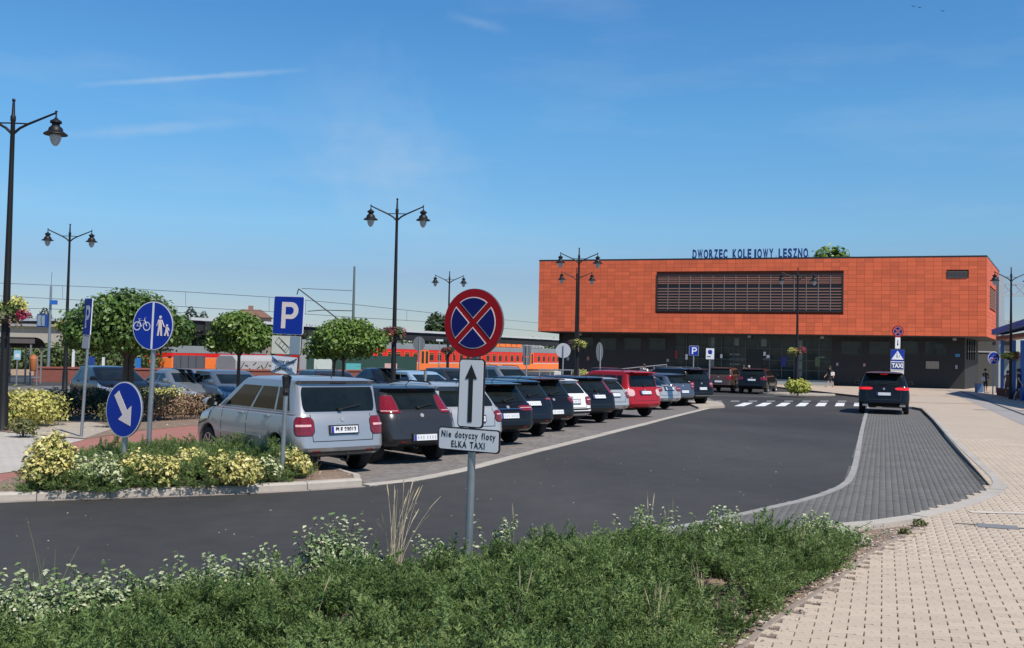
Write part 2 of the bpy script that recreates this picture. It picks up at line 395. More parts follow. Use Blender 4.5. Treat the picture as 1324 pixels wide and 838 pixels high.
def resample(P, step):
    L = [0.0]
    for a, b in zip(P, P[1:]): L.append(L[-1]+(b-a).length)
    n = max(1, round(L[-1]/step)); out = []; j = 0
    for i in range(n+1):
        s = L[-1]*i/n
        while j < len(L)-2 and L[j+1] < s: j += 1
        t = (s-L[j])/max(L[j+1]-L[j], 1e-9); out.append(P[j]+(P[j+1]-P[j])*min(max(t, 0), 1))
    return out
def kerb(name, path, width, z0, z1, material, step=1.0, side=1, gap=0.01, bev=0.02, piece='kerb_stone'):
    """row of kerb stones along path (list of world points), width to the given side (1 left, -1 right)"""
    P = resample(smooth_path(path), step); root = empty(name); root['kind'] = 'structure'
    nr = []
    for i in range(len(P)):
        d = (P[min(i+1, len(P)-1)]-P[max(i-1, 0)]).normalized(); nr.append(Vector((-d.y, d.x))*side)
    for i in range(len(P)-1):
        a, b = P[i], P[i+1]; d = (b-a).normalized()*gap/2; m = MB(); prof = [(0, z0), (0, z1-bev), (bev, z1), (width, z1), (width, z0)]
        dz = random.uniform(-0.003, 0.003)
        vs = []
        for (p, q) in ((a+d, nr[i]), (b-d, nr[i+1])):
            for (o, z) in prof: vs.append((p.x+q.x*o, p.y+q.y*o, z+(dz if z > z0 else 0)))
        n = len(prof)
        m.add(vs, [tuple(range(n)), tuple(range(n, 2*n))[::-1]]+[(k, (k+1) % n, (k+1) % n+n, k+n) for k in range(n)])
        m.build(piece, material, root)
    return root
def pave(parent, name, poly, ang, L, B, z, h, material, nobj, dmax, holes=(), bone=False, gapx=0.008, gapy=0.004, seed=3, dmin=0.0):
    """pavers laid in half-offset rows inside poly; nearest nobj are parts, the rest one joined part"""
    if bone:
        e = B*0.075; x1 = L*0.20; x2 = L*0.29; hx = L/2-gapx/2; hw = B/2-gapy/2
        o = [(-hx, -hw-e), (-x2, -hw-e), (-x1, -hw+e), (x1, -hw+e), (x2, -hw-e), (hx, -hw-e)]
    else:
        hx = L/2-gapx/2; hw = B/2-gapy/2; o = [(-hx, -hw), (hx, -hw)]
    o = o+[(-x, -y) for x, y in o]
    bv = 0.004; n = len(o); cs = np.array(o)
    inner = cs*np.array([1-bv/hx, 1-bv/hw])
    T = np.concatenate([np.c_[cs, np.full(n, -h)], np.c_[cs, np.full(n, -bv)], np.c_[inner, np.zeros(n)]])
    quads = [(i, (i+1) % n, (i+1) % n+n, i+n) for i in range(n)]+[(i+n, (i+1) % n+n, (i+1) % n+2*n, i+2*n) for i in range(n)]
    top = []
    if bone:
        t = 2*n; top = [(t+0, t+1, t+10, t+11), (t+1, t+2, t+9, t+10), (t+2, t+3, t+8, t+9), (t+3, t+4, t+7, t+8), (t+4, t+5, t+6, t+7)]
    else: top = [(2*n, 2*n+1, 2*n+2, 2*n+3)]
    faces = np.array(quads+top)
    c, s = math.cos(ang), math.sin(ang); P = np.array([(p[0], p[1]) for p in poly])
    R = np.array([[c, s], [-s, c]]); Q = P @ R.T
    i0, i1 = int(Q[:, 0].min()/L)-1, int(Q[:, 0].max()/L)+1; j0, j1 = int(Q[:, 1].min()/B)-1, int(Q[:, 1].max()/B)+1
    I, J = np.meshgrid(np.arange(i0, i1+1), np.arange(j0, j1+1)); u = (I+0.5*(J % 2))*L; v = J*B*1.0
    X = (u*c-v*s).ravel(); Y = (u*s+v*c).ravel()
    ok = in_poly(X, Y, [tuple(p) for p in P]) & (np.hypot(X, Y) < dmax)
    for hpoly in holes: ok &= ~in_poly(X, Y, hpoly)
    X, Y = X[ok], Y[ok]; D = np.hypot(X, Y); od = np.argsort(D+1e3*((np.abs(X/np.maximum(Y, .1)-0.0) > 0.52) | (Y < 6.0))); X, Y = X[od], Y[od]
    rs = np.random.RandomState(seed); Z = z+rs.uniform(-0.0015, 0.0015, len(X)); rz = rs.normal(0, 0.006, len(X))
    me = bpy.data.meshes.new(name); me.from_pydata([tuple(p) for p in T], [], [tuple(f) for f in faces]); me.materials.append(material)
    for i in range(min(nobj, len(X))):
        link(bpy.data.objects.new(name, me), parent, (X[i], Y[i], Z[i]), (0, 0, ang+rz[i]))
    X, Y, Z, rz = X[nobj:], Y[nobj:], Z[nobj:], rz[nobj:]
    if len(X):
        cc = np.cos(ang+rz)[:, None]; ss = np.sin(ang+rz)[:, None]
        V = np.stack([X[:, None]+T[:, 0]*cc-T[:, 1]*ss, Y[:, None]+T[:, 0]*ss+T[:, 1]*cc, Z[:, None]+T[:, 2]], axis=2)
        Fc = (np.arange(len(X))[:, None, None]*len(T)+faces[None]).reshape(-1, 4)
        o = np_mesh(name+'_field', V.reshape(-1, 3), Fc, material, parent); o['kind'] = 'stuff'
        return len(X)
# ------------------------------------------------------------------ ground, road, pavements
A_ROAD = math.radians(20.3)                       # the road runs this far clockwise of +Y
ROW = -A_ROAD
def W2(px, py, z=0.0): p = G(px, py, z); return (p.x, p.y)
M_SOIL = mat('dry_soil', (0.20, 0.14, 0.10), 0.95, var=0.45, scale=2.5, bump=0.8, bscale=30, fine=0.3)
M_GRAVEL = mat('pale_gravel', (0.36, 0.31, 0.25), 0.95, var=0.3, scale=3, bump=0.8, bscale=40, fine=0.3)
M_DRYGR = mat('dry_grass_ground', (0.27, 0.22, 0.12), 0.95, var=0.4, scale=0.8, bump=0.6, bscale=20, fine=0.2)
M_TAN = mat('tan_paver', (0.435, 0.350, 0.262), 0.88, var=0.13, scale=0.9, bump=0.25, bscale=90, rnd=0.07, fine=0.06)
M_TANJ = mat('paver_joint_sand', (0.13, 0.10, 0.08), 0.95, var=0.3, scale=4)
M_GREYP = mat('grey_paver', (0.118, 0.111, 0.100), 0.85, var=0.3, scale=1.2, bump=0.3, bscale=80, rnd=0.09, fine=0.1)
M_GREYJ = mat('grey_joint', (0.095, 0.09, 0.082), 0.95, var=0.4, scale=2)
M_BAYP = mat('bay_paver', (0.17, 0.150, 0.135), 0.88, var=0.3, scale=0.8, bump=0.3, bscale=80, rnd=0.16, fine=0.1)
M_BAYJ = mat('bay_joint', (0.085, 0.075, 0.07), 0.95, var=0.4, scale=2)
M_TANFAR = brickmat('tan_paving_far', (0.44, 0.355, 0.268), (0.41, 0.33, 0.248), (0.22, 0.17, 0.14), 0.24, 0.117, ang=A_ROAD, mort=0.006)
M_REDP = mat('red_path', (0.30, 0.125, 0.095), 0.9, var=0.2, scale=1.2, bump=0.3, bscale=60, fine=0.08)
sheet('ground', [(-900, -300), (900, -300), (900, 1600), (-900, 1600)], -0.06, M_DRYGR)
sheet('road', [(-60, 2), (60, -10), (85, 60), (70, 140), (-20, 140), (-60, 60)], 0.0, M_ASPH)

# near edge of the road: light flush kerb, then the lay-by kerb
edge_px = [(-140, 812), (0, 795), (174, 776), (360, 751), (545, 730), (687, 714), (760, 702), (846, 686), (915, 674), (991, 657), (1048, 643.5), (1082.7, 630), (1096, 617), (1103.6, 594), (1111, 560), (1117, 538), (1122, 524)]
edge = [Vector(W2(*p)) for p in edge_px]
kerb('road_edge_kerb', edge, 0.12, -0.05, 0.024, M_KERBG, 1.0, side=-1, bev=0.004)
kl_px = [(1140, 527), (1178, 529), (1191.7, 531.7), (1206.7, 546.8), (1226.8, 571.8), (1246.8, 593.6), (1266.9, 613.6), (1280, 627), (1282, 634), (1273, 645.6), (1238.7, 659.7), (1181.6, 676), (1120.7, 685.6), (1018, 695.5), (930, 703), (800, 717)]
kl = [Vector(W2(*p)) for p in kl_px]
kerb('layby_kerb', kl[:9], 0.16, -0.05, 0.13, M_KERB, 1.0, side=1, bev=0.025)
kerb('layby_end_kerb', kl[8:], 0.26, -0.05, 0.128, M_KERB, 1.0, side=1, bev=0.02)
layby = [tuple(p) for p in edge[5:]]+[tuple(p) for p in kl[0:]]
o = sheet('layby_paving', layby, 0.004, M_GREYJ)
pave(o, 'brick', layby, math.radians(90)-A_ROAD, 0.2, 0.1, 0.012, 0.02, M_GREYP, 150, 44, gapx=0.0035, gapy=0.0035, seed=4)
o2 = sheet('layby_paving_far', [W2(1117, 545), W2(1124, 523), W2(1180, 529), W2(1191, 531.7), W2(1200, 545)], 0.007, brickmat('grey_paving_far', (0.125, 0.118, 0.108), (0.115, 0.108, 0.10), (0.05, 0.05, 0.05), 0.2, 0.1, ang=A_ROAD))

# tan pavement on the right (z = 0.12)
bed_edge_px = [(1193, 681), (1163, 696), (1125, 717), (1092, 747), (1050, 772), (1001, 805), (965, 836), (915, 880), (840, 950), (700, 1120)]
bed_edge = [W2(*p, 0.12) for p in bed_edge_px]
kl_in = [W2(*p) for p in kl_px[:12]]
tan_poly = [tuple(kl[i]) for i in range(0, 12)]+bed_edge+[(4, 2.0), (14, 1.0), (26, 10), (38, 40), (60, 78), (60, 110), (44, 110), (2, 110), (2, 92), W2(700, 492, .12), W2(862, 497, .12), W2(1000, 499.5, 0.12), W2(1060, 506, 0.12), W2(1115, 512, 0.12), W2(1125, 524, .12)]
side = sheet('pavement', tan_poly, 0.1, M_TANJ, thick=0.2)
c_, s_ = math.cos(ROW), math.sin(ROW)
pave(side, 'paver', [tuple(kl[i]) for i in range(4, 12)]+[(x-.0, y+.0) for x, y in bed_edge]+[(4, 2.0), (12, 2.0), (24, 30), (15.5, 34)], ROW, 0.24, 0.117, 0.12, 0.02, M_TAN, 300, 31, bone=True, gapx=0.009, gapy=0.010, seed=5)
far_ok = []
def beyond(poly, r):       # keep only the part of the pavement past r metres, cut across the road direction
    d = Vector((math.sin(A_ROAD), math.cos(A_ROAD)))
    bm = bmesh.new(); f = bm.faces.new([bm.verts.new((p[0], p[1], 0)) for p in poly])
    bmesh.ops.triangulate(bm, faces=[f])
    bmesh.ops.bisect_plane(bm, geom=bm.verts[:]+bm.edges[:]+bm.faces[:], plane_co=(d.x*r, d.y*r, 0), plane_no=(d.x, d.y, 0), clear_inner=True)
    return bm
bm = beyond(tan_poly, 30.2)
for v in bm.verts: v.co.z = 0.121
bmesh.ops.recalc_face_normals(bm, faces=bm.faces[:])
me = bpy.data.meshes.new('pavement_far'); bm.to_mesh(me); bm.free(); me.materials.append(M_TANFAR)
if me.polygons and me.polygons[0].normal.z < 0: me.flip_normals()
link(bpy.data.objects.new('pavement_far', me))['kind'] = 'structure'
kerb('bed_edging', [Vector(p) for p in bed_edge], 0.05, 0.0, 0.124, mat('old_edging', (0.24, 0.19, 0.15), 0.95, var=0.3, scale=3, bump=0.4, fine=0.1), 1.0, side=-1, gap=0.006, bev=0.008, piece='edging_stone')
def strip(name, a, b, w, z, material):
    a = Vector(a); b = Vector(b); d = (b-a).normalized(); n = Vector((-d.y, d.x))*w/2
    return sheet(name, [a+n, b+n, b-n, a-n], z, material)
M_PALE = mat('pale_paving_strip', (0.48, 0.42, 0.36), 0.9, var=0.15, scale=3, fine=0.06)
strip('pale_paving_strip', W2(1254, 662, .125), W2(1345, 664, .125), 0.16, 0.127, M_PALE)
M_REDBAND = mat('red_paving_band', (0.30, 0.15, 0.115), 0.9, var=0.15, scale=3)
strip('red_paving_band', W2(1172, 520.2, .125), W2(1275, 522.4, .125), 0.34, 0.127, M_REDBAND)
strip('grey_paving_band', W2(1236, 505.5, .125), W2(1420, 578, .125), 1.3, 0.126, mat('light_grey_slabs', (0.27, 0.25, 0.235), 0.9, var=0.15, scale=2, fine=0.05))
strip('drain_channel', W2(1242, 506, .125), W2(1420, 572, .125), 0.16, 0.131, mat('drain_dark', (0.03, 0.03, 0.03), 0.8))
# small service cover of darker pavers
cv = empty('service_cover', (*W2(1290, 681, .12), 0.124), ROW, 'small grey paver service cover let into the tan pavement', 'cover')
MB().box((0, 0, 0), (0.46, 0.3, 0.006)).build('cover_slab', mat('cover_grey', (0.17, 0.17, 0.17), 0.85, var=0.15, scale=8), cv)
MB().box((-0.36, 0.02, 0), (0.24, 0.06, 0.005)).build('cover_trim', M_GREYP, cv); MB().box((0.36, -0.02, 0), (0.24, 0.06, 0.005)).build('cover_trim', M_GREYP, cv)

# parking bays beside the road
pk_px = [(478, 629), (530, 623.5), (551, 620), (609, 608), (677, 590), (740, 574), (796, 559.5), (837, 549), (896, 533.8), (937, 524)]
pk = [Vector(W2(*p)) for p in pk_px]
dC = Vector((-math.cos(math.radians(38)), math.sin(math.radians(38))))
bays = [tuple(p) for p in pk]+[W2(905, 510), W2(600, 497), W2(-60, 500), W2(-260, 520), W2(-100, 527), W2(262, 540), W2(262, 561), W2(405, 605), W2(440, 617), W2(474, 624)]
o = sheet('parking_paving', bays, 0.005, M_BAYJ)
pave(o, 'brick', [tuple(p) for p in pk[:7]]+[W2(700, 552), W2(500, 570), W2(380, 590), W2(405, 605), W2(440, 617), W2(474, 624)], math.radians(90)-A_ROAD, 0.2, 0.1, 0.013, 0.02, M_BAYP, 150, 32, gapx=0.005, gapy=0.005, seed=8)
bm = bmesh.new(); f = bm.faces.new([bm.verts.new((p[0], p[1], 0.008)) for p in bays]); bmesh.ops.triangulate(bm, faces=[f])
me = bpy.data.meshes.new('parking_paving_far'); bm.to_mesh(me); bm.free()
me.materials.append(brickmat('bay_paving_far', (0.165, 0.147, 0.133), (0.14, 0.125, 0.115), (0.09, 0.08, 0.072), 0.2, 0.1, ang=A_ROAD))
if me.polygons[0].normal.z < 0: me.flip_normals()
link(bpy.data.objects.new('parking_paving_far', me))['kind'] = 'structure'
kerb('parking_edge_kerb', pk, 0.22, -0.05, 0.02, M_KERB, 1.0, side=1, bev=0.006)
sheet('bay_end_island', [W2(903, 526, .1), W2(937, 524.6, .1), W2(934, 520, .1), W2(905, 516.5, .1), W2(888, 520, .1)], 0.09, M_GRAVEL, thick=0.15)
mh = MB().lathe([(0.001, 0.0), (0.3, 0.0), (0.32, -0.004)], (0, 0, 0), 28).build('manhole_cover', mat('manhole_iron', (0.22, 0.19, 0.165), 0.75, 0.2, 0.2, 9, bump=0.6, bscale=60), None)
mh.location = (*W2(472, 612.5), 0.02); tag(mh, 'round iron manhole cover in the parking paving behind the silver minivan', 'manhole cover')

# zebra crossing and broken line
zp = [W2(949+25.8*i, 525.3) for i in range(8)]
e1 = Vector(zp[0]); e2 = Vector(zp[6]); ev = (e2-e1)/6; dr = Vector((math.sin(A_ROAD-0.02), math.cos(A_ROAD-0.02)))
z = empty('zebra_crossing', (0, 0, 0)); z['kind'] = 'structure'
for i in range(7):
    a = e1+ev*i; w = ev.normalized()*0.55
    MB().add([(a.x, a.y, 0.004), (a.x+w.x, a.y+w.y, 0.004), (a.x+w.x+dr.x*4.2, a.y+w.y+dr.y*4.2, 0.004), (a.x+dr.x*4.2, a.y+dr.y*4.2, 0.004)], [(0, 1, 2, 3)]).build('zebra_stripe', M_LINE, z, fix=False)
z = empty('broken_line', (0, 0, 0)); z['kind'] = 'structure'
for i in range(8):
    a = Vector(W2(921+23.2*i, 519)); w = (Vector(W2(932+23.2*i, 519))-a); b = dr*0.5
    MB().add([(a.x, a.y, 0.004), (a.x+w.x, a.y+w.y, 0.004), (a.x+w.x+b.x, a.y+w.y+b.y, 0.004), (a.x+b.x, a.y+b.y, 0.004)], [(0, 1, 2, 3)]).build('line_dash', M_LINE, z, fix=False)
# apron in front of the station
strip('apron_edge_line', W2(905, 511.5), W2(1000, 513), 0.25, 0.006, M_KERBG)

# left traffic island, paths and planting beds
isl_px = [(-160, 655), (0, 649), (60, 646), (160, 643), (280, 639), (370, 635), (440, 630.5), (468, 628.5)]
isl = [Vector(W2(*p)) for p in isl_px]
tip = [Vector(W2(*p, 0.0)) for p in [(468, 628.5), (473, 626), (468, 622), (452, 617), (440, 614), (410, 607), (382, 598)]]
kerb('island_kerb', isl, 0.15, -0.05, 0.115, M_KERB, 1.0, side=1, bev=0.03)
kerb('gutter_slab', [Vector((p.x, p.y-0.002)) for p in isl], 0.13, -0.05, 0.008, mat('gutter_grey', (0.26, 0.22, 0.19), 0.95, var=0.35, scale=4, fine=0.15), 1.0, side=-1, bev=0.003, piece='gutter_stone')
kerb('island_tip_kerb', tip, 0.12, -0.05, 0.11, M_KERB, 0.7, side=1, bev=0.025)
isl_poly = [(p.x, p.y+0.08) for p in isl[:-1]]+[(p.x-0.07, p.y+0.02) for p in tip[1:]]+[W2(265, 562, .1), W2(120, 597, .1), W2(60, 604, .1), W2(0, 622, .1), W2(-160, 632, .1)]
sheet('island_soil', isl_poly, 0.10, M_SOIL, thick=0.16)
sheet('cycle_path', [W2(-160, 640, .1), W2(0, 622.5, .1), W2(60, 606, .1), W2(120, 600, .1), W2(270, 566, .1), W2(266, 545, .1), W2(180, 553, .1), W2(110, 565, .1), W2(70, 575, .1), W2(-160, 575, .1)], 0.104, M_REDP, thick=0.16)
sheet('light_footpath', [W2(-200, 560, .1), W2(0, 559, .1), W2(110, 569, .1), W2(92, 573.5, .1), W2(80, 578, .1), W2(76, 583, .1), W2(74, 592, .1), W2(50, 606, .1), W2(0, 613, .1), W2(-200, 632, .1)], 0.112, brickmat('light_paving', (0.44, 0.40, 0.34), (0.40, 0.36, 0.31), (0.25, 0.22, 0.19), 0.24, 0.117, ang=0.3, mort=0.006))
bed_poly = [W2(-260, 562, .1), W2(0, 558.5, .1), W2(110, 568.5, .1), W2(180, 557.5, .1), W2(263, 549.5, .1), W2(300, 531, .1), W2(520, 508, .1), W2(520, 501, .1), W2(-260, 520, .1)]
sheet('planting_bed', bed_poly, 0.12, M_SOIL, thick=0.17)
sheet('gravel_patch', [W2(20, 560, .12), W2(110, 567, .12), W2(150, 553, .12), W2(120, 546, .12), W2(40, 548, .12)], 0.127, M_GRAVEL)
near_bed = [tuple(p) for p in edge[:7]]+[tuple(p) for p in kl[:-1][::-1][:4]]+bed_edge+[(-3, 1.5), (-9, 2)]
nb = [(-9.5, 5.0)]+[W2(px, py+5) for px, py in edge_px[:6]]+[W2(760, 712), W2(860, 709), W2(930, 704), W2(1018, 697), W2(1120, 688), W2(1190, 678)]+bed_edge+[(-9.5, 1.5)]
sheet('front_planting_bed', nb, 0.06, M_SOIL, thick=0.12)

# stray pebbles and litter of leaves on the soil edges
def litter(name, polys, n, z, size, material, seed):
    rs = np.random.RandomState(seed); V = []; Fc = []; k = 0
    Q = []
    for poly in polys:
        P = np.array([(p[0], p[1]) for p in poly]); x = rs.uniform(P[:, 0].min(), P[:, 0].max(), n*4); y = rs.uniform(P[:, 1].min(), P[:, 1].max(), n*4)
        ok = in_poly(x, y, [tuple(p) for p in P]); Q.append(np.c_[x[ok], y[ok]][:n])
    Q = np.concatenate(Q); m = len(Q); T = np.array([(1, 0, 0), (0, 1, 0), (-1, 0, 0), (0, -1, 0), (0, 0, 0.8)])
    s = size*(0.4+rs.rand(m)**2*1.4); a = rs.rand(m)*6.28; ca, sa = np.cos(a), np.sin(a); sx = 0.6+rs.rand(m)*0.8
    tx = T[:, 0][None]*s[:, None]*sx[:, None]; ty = T[:, 1][None]*s[:, None]; V = np.stack([Q[:, 0:1]+tx*ca[:, None]-ty*sa[:, None], Q[:, 1:2]+tx*sa[:, None]+ty*ca[:, None], z+T[:, 2][None]*s[:, None]*0.7+np.zeros((m, 1))], 2)
    Fc = (np.arange(m)[:, None, None]*5+np.array([(0, 1, 4), (1, 2, 4), (2, 3, 4), (3, 0, 4)])[None]).reshape(-1, 3)
    o = np_mesh(name, V.reshape(-1, 3), Fc, material, None, np.repeat(rs.rand(m), 5)); o['kind'] = 'stuff'; return o
M_LITTER = leafmat('litter_mix', [(0.16, 0.10, 0.06), (0.34, 0.24, 0.17), (0.50, 0.42, 0.34), (0.10, 0.07, 0.05), (0.55, 0.50, 0.44)], 0.9, 0.0)
litter('soil_litter', [isl_poly, nb, [W2(900, 880), W2(1193, 686), W2(1150, 680), W2(1000, 720), W2(850, 900)]], 1600, 0.10, 0.012, M_LITTER, 4)
litter('front_soil_litter', [[W2(940, 880), W2(980, 826), W2(1190, 684), W2(1100, 690), W2(990, 760), W2(880, 880)]], 2200, 0.062, 0.011, M_LITTER, 9)
litter('bed_litter', [bed_poly], 1500, 0.125, 0.025, M_LITTER, 5)

off = []
for k, q in enumerate(bed_edge): off.append(q)
band = [(x+.13, y-.10) for x, y in bed_edge[:-2]]+[(x-.16, y+.12) for x, y in bed_edge[:-2]][::-1]
litter('road_grit', [[tuple(p) for p in edge[:-3]]+[tuple(p) for p in pk[::-1][3:]]+[tuple(p) for p in isl[::-1]]], 260, 0.002, 0.009, M_LITTER, 29)
litter('pavement_edge_litter', [band], 1500, 0.122, 0.010, M_LITTER, 19)
# ------------------------------------------------------------------ station building
PA = at(695, 463, 91.3); PC = at(1275, 463, 80.0); PD_ = at(1291, 463, 93.0)
A2 = Vector((PA.x, PA.y)); C2 = Vector((PC.x, PC.y)); D2 = Vector((PD_.x, PD_.y))
ux = (C2-A2).normalized(); LB = (C2-A2).length
bang = math.atan2(ux.y, ux.x)
BLD = empty('station_building', (A2.x, A2.y, 0), bang, 'railway station with an orange tiled upper storey over a dark glazed ground floor', 'station')
Bm = Matrix.Translation((A2.x, A2.y, 0)) @ Matrix.Rotation(bang, 4, 'Z'); Bi = Bm.inverted()
def bl(px, py, yoff=0.0):
    """pixel -> local (x, z) on the facade plane pushed back by yoff"""
    o = Bi @ CAM; d = (Bi.to_3x3() @ ray(px, py)); t = (yoff-o.y)/d.y; p = o+d*t; return p.x, p.z
Dl = Bi @ Vector((D2.x, D2.y, 0)); Cl = Vector((LB, 0, 0))
ZB, ZT = 4.40, 10.75
M_ORANGE = mat('terracotta_panel', (0.60, 0.112, 0.040), 0.6, var=0.08, scale=0.25, rnd=0.13, fine=0.03)
M_ORJ = mat('panel_gap', (0.20, 0.045, 0.022), 0.9)
M_DKW = brickmat('charcoal_brick', (0.020, 0.021, 0.022), (0.015, 0.016, 0.017), (0.012, 0.012, 0.013), 0.3, 0.09, vert=True, mort=0.008, rough=0.7, bumps=0.2)
M_MULL = mat('mullion_teal', (0.055, 0.068, 0.068), 0.45, 0.3, 0.1)
M_FRAME = mat('dark_frame', (0.03, 0.03, 0.032), 0.4, 0.4, 0.1)
REC = 2.3
# volumes
back = 16.0
MB().prism([(0.1, 0.12), (LB-0.05, 0.12), (Dl.x-0.12, Dl.y), (Dl.x-2, back), (0.1, back)], ZB+0.02, ZT-0.1).build('upper_wall', M_ORJ, BLD)
MB().prism([(-0.02, -0.02), (LB+0.03, -0.03), (Dl.x+0.05, Dl.y), (Dl.x-2, back+.1), (-0.02, back+.1)], ZT, ZT+0.14).build('roof_edge', M_FRAME, BLD)
MB().prism([(0.02, 0.02), (LB-0.02, 0.02), (Dl.x-0.05, Dl.y), (Dl.x-2, back-0.1), (0.02, back-0.1)], ZB-0.06, ZB).build('soffit', mat('soffit_grey', (0.05, 0.05, 0.052), 0.7), BLD)
# ground floor
gx0 = bl(722, 480, REC)[0]; gx1 = bl(1247, 480, REC)[0]
glx0 = bl(872, 480, REC)[0]; glx1 = bl(1075, 480, REC)[0]
MB().box(((gx0+glx0)/2, REC+0.2, 2.2), (glx0-gx0, 0.4, 4.3)).build('ground_wall', M_DKW, BLD); MB().box(((glx1+gx1)/2, REC+0.2, 2.2), (gx1-glx1, 0.4, 4.3)).build('ground_wall', M_DKW, BLD)
dl2 = Vector((Dl.x-1.5, Dl.y)); g1 = Vector((gx1, REC+0.2))
MB().bar((gx1-0.1, REC+0.3, 2.2), (gx1+2.0, REC+9, 2.2), 0.3, 4.3).build('side_wall', M_DKW, BLD)
MB().box((gx0+0.2, REC+6, 2.2), (0.4, 12, 4.3)).build('end_wall', M_DKW, BLD)
MB().box(((gx0+gx1)/2, REC-0.02, 0.45), (gx1-gx0-8, 0.03, 0.02)).build('wall_trim', M_FRAME, BLD)
# glazing
gl = MB().box(((glx0+glx1)/2, REC+0.25, 2.25), (glx1-glx0, 0.05, 4.25)).build('glazing', M_BGLASS, BLD)
n_m = 13
for i in range(n_m+1):
    x = glx0+(glx1-glx0)*i/n_m
    MB().box((x, REC+0.16, 2.25), (0.09, 0.13, 4.2)).build('mullion', M_MULL, gl)
for zz in (0.55, 1.35, 2.2, 3.2, 4.28):
    MB().box(((glx0+glx1)/2, REC+0.165, zz), (glx1-glx0, 0.11, 0.07)).build('transom', M_MULL, gl)
# door opening
dx0 = bl(966, 480, REC)[0]; dx1 = bl(985, 480, REC)[0]
MB().box(((dx0+dx1)/2, REC+0.12, 1.65), (dx1-dx0, 0.06, 2.9)).build('entrance_door', mat('door_dark', (0.006, 0.006, 0.007), 0.3), BLD)
# pale interior things seen through the glass as panels on it
M_PALEG = mat('interior_pale', (0.12, 0.15, 0.15), 0.3, var=0.3, scale=2)
for (x0, x1, y0, y1) in ((916, 923, 436, 474), (943, 956, 457, 459.5), (943, 956, 463, 466), (943, 956, 470, 472), (957, 964, 463, 466), (986, 996, 463, 465), (948, 955, 437, 447), (984, 991, 438, 448), (1031, 1037, 440, 487), (1056, 1066, 461, 463)):
    a = bl(x0, y0, REC); b = bl(x1, y1, REC)
    MB().box(((a[0]+b[0])/2, REC+0.21, (a[1]+b[1])/2), (b[0]-a[0], 0.02, abs(a[1]-b[1]))).build('interior_panel', M_PALEG, gl)
for (x0, x1, y0, y1, m) in ((872, 876, 453, 463, mat('notice_red', (0.25, 0.02, 0.02), 0.5)), (886, 889, 458, 465, M_WHITE), (931, 934, 458, 463, M_WHITE), (1010, 1016, 461, 474, mat('banner_blue', (0.01, 0.02, 0.2), 0.5)), (1054, 1060, 462, 474, mat('poster_green', (0.08, 0.12, 0.05), 0.6)), (987, 990, 455, 460, M_WHITE), (991, 995, 459, 463, M_WHITE)):
    a = bl(x0, y0, REC); b = bl(x1, y1, REC)
    MB().box(((a[0]+b[0])/2, REC+0.10, (a[1]+b[1])/2), (b[0]-a[0], 0.02, abs(a[1]-b[1]))).build('notice', m, BLD)
# ground-floor windows
for (x0, x1, y0, y1) in ((751, 767, 436, 447), (775.5, 797, 437, 453), (807, 829, 437, 453), (839, 860.5, 437, 453), (1088, 1113, 441, 458.5), (1124, 1150, 441.5, 458.5), (1166, 1187, 441, 458), (1196, 1224, 441, 459)):
    a = bl(x0, y0, REC); b = bl(x1, y1, REC); cx = (a[0]+b[0])/2; cz = (a[1]+b[1])/2; w = b[0]-a[0]; h = a[1]-b[1]
    f = MB().box((cx, REC-0.012, cz+h/2), (w+0.1, 0.05, 0.08)).box((cx, REC-0.012, cz-h/2), (w+0.1, 0.05, 0.08)).box((cx-w/2, REC-0.01, cz), (0.08, 0.05, h-0.08)).box((cx+w/2, REC-0.01, cz), (0.08, 0.05, h-0.08)).build('window', M_FRAME, BLD)
    MB().box((cx, REC-0.008, cz), (w-0.08, 0.02, h-0.08)).build('pane', M_BGLASS, f)
for (x0, x1, y0, y1, m) in ((1197, 1214, 467, 477, mat('brass_plaque', (0.30, 0.26, 0.20), 0.45, 0.3, 0.15)), (759, 762, 461, 466, mat('red_box', (0.35, 0.12, 0.10), 0.5)), (733, 736, 461, 466, M_ALU), (1116, 1119, 470, 474, mat('pink_box', (0.45, 0.22, 0.2), 0.5)), (1235, 1241, 457.5, 461.5, mat('blue_plate', (0.05, 0.22, 0.40), 0.5)), (1235, 1238, 472, 477, M_ALU), (1081, 1084, 469, 473, M_ALU), (862, 865, 464, 468, M_ALU)):
    a = bl(x0, y0, REC); b = bl(x1, y1, REC)
    MB().box(((a[0]+b[0])/2, REC-0.04, (a[1]+b[1])/2), (b[0]-a[0], 0.06, abs(a[1]-b[1]))).build('wall_plate', m, BLD)
for px, py in ((969, 437), (750, 433), (1234, 438.5), (1063, 435)):
    a = bl(px, py, 1.2)
    MB().box((a[0], 1.2, 4.18), (0.28, 0.4, 0.2)).tube([(a[0], 1.2, 4.2), (a[0], 1.2, 4.34)], 0.04).build('ceiling_lamp', M_ALU, BLD)
# slot windows in the side wall
for k in range(4):
    p = Vector((gx1-0.1, REC+0.3, 0)).lerp(Vector((gx1+2.0, REC+9, 0)), 0.16+0.17*k)
    MB().bar(p+Vector((0.17, -0.2, 3.4)), p+Vector((0.30, 0.35, 3.4)), 0.06, 1.7).build('slot_window', M_BGLASS, BLD)
# steps and ramp railing
a = bl(1003, 497, 0)[0]; b = bl(1078, 497, 0)[0]
st = MB()
for k in range(3): st.box(((a+b)/2, REC-0.3-0.35*(2-k)*1.0, 0.12+0.09*(k+1)-0.04), (b-a, 0.7, 0.18*(k+1)*0.5+0.09))
st.build('entrance_steps', mat('step_stone', (0.30, 0.30, 0.28), 0.9, var=0.15, scale=1), BLD)
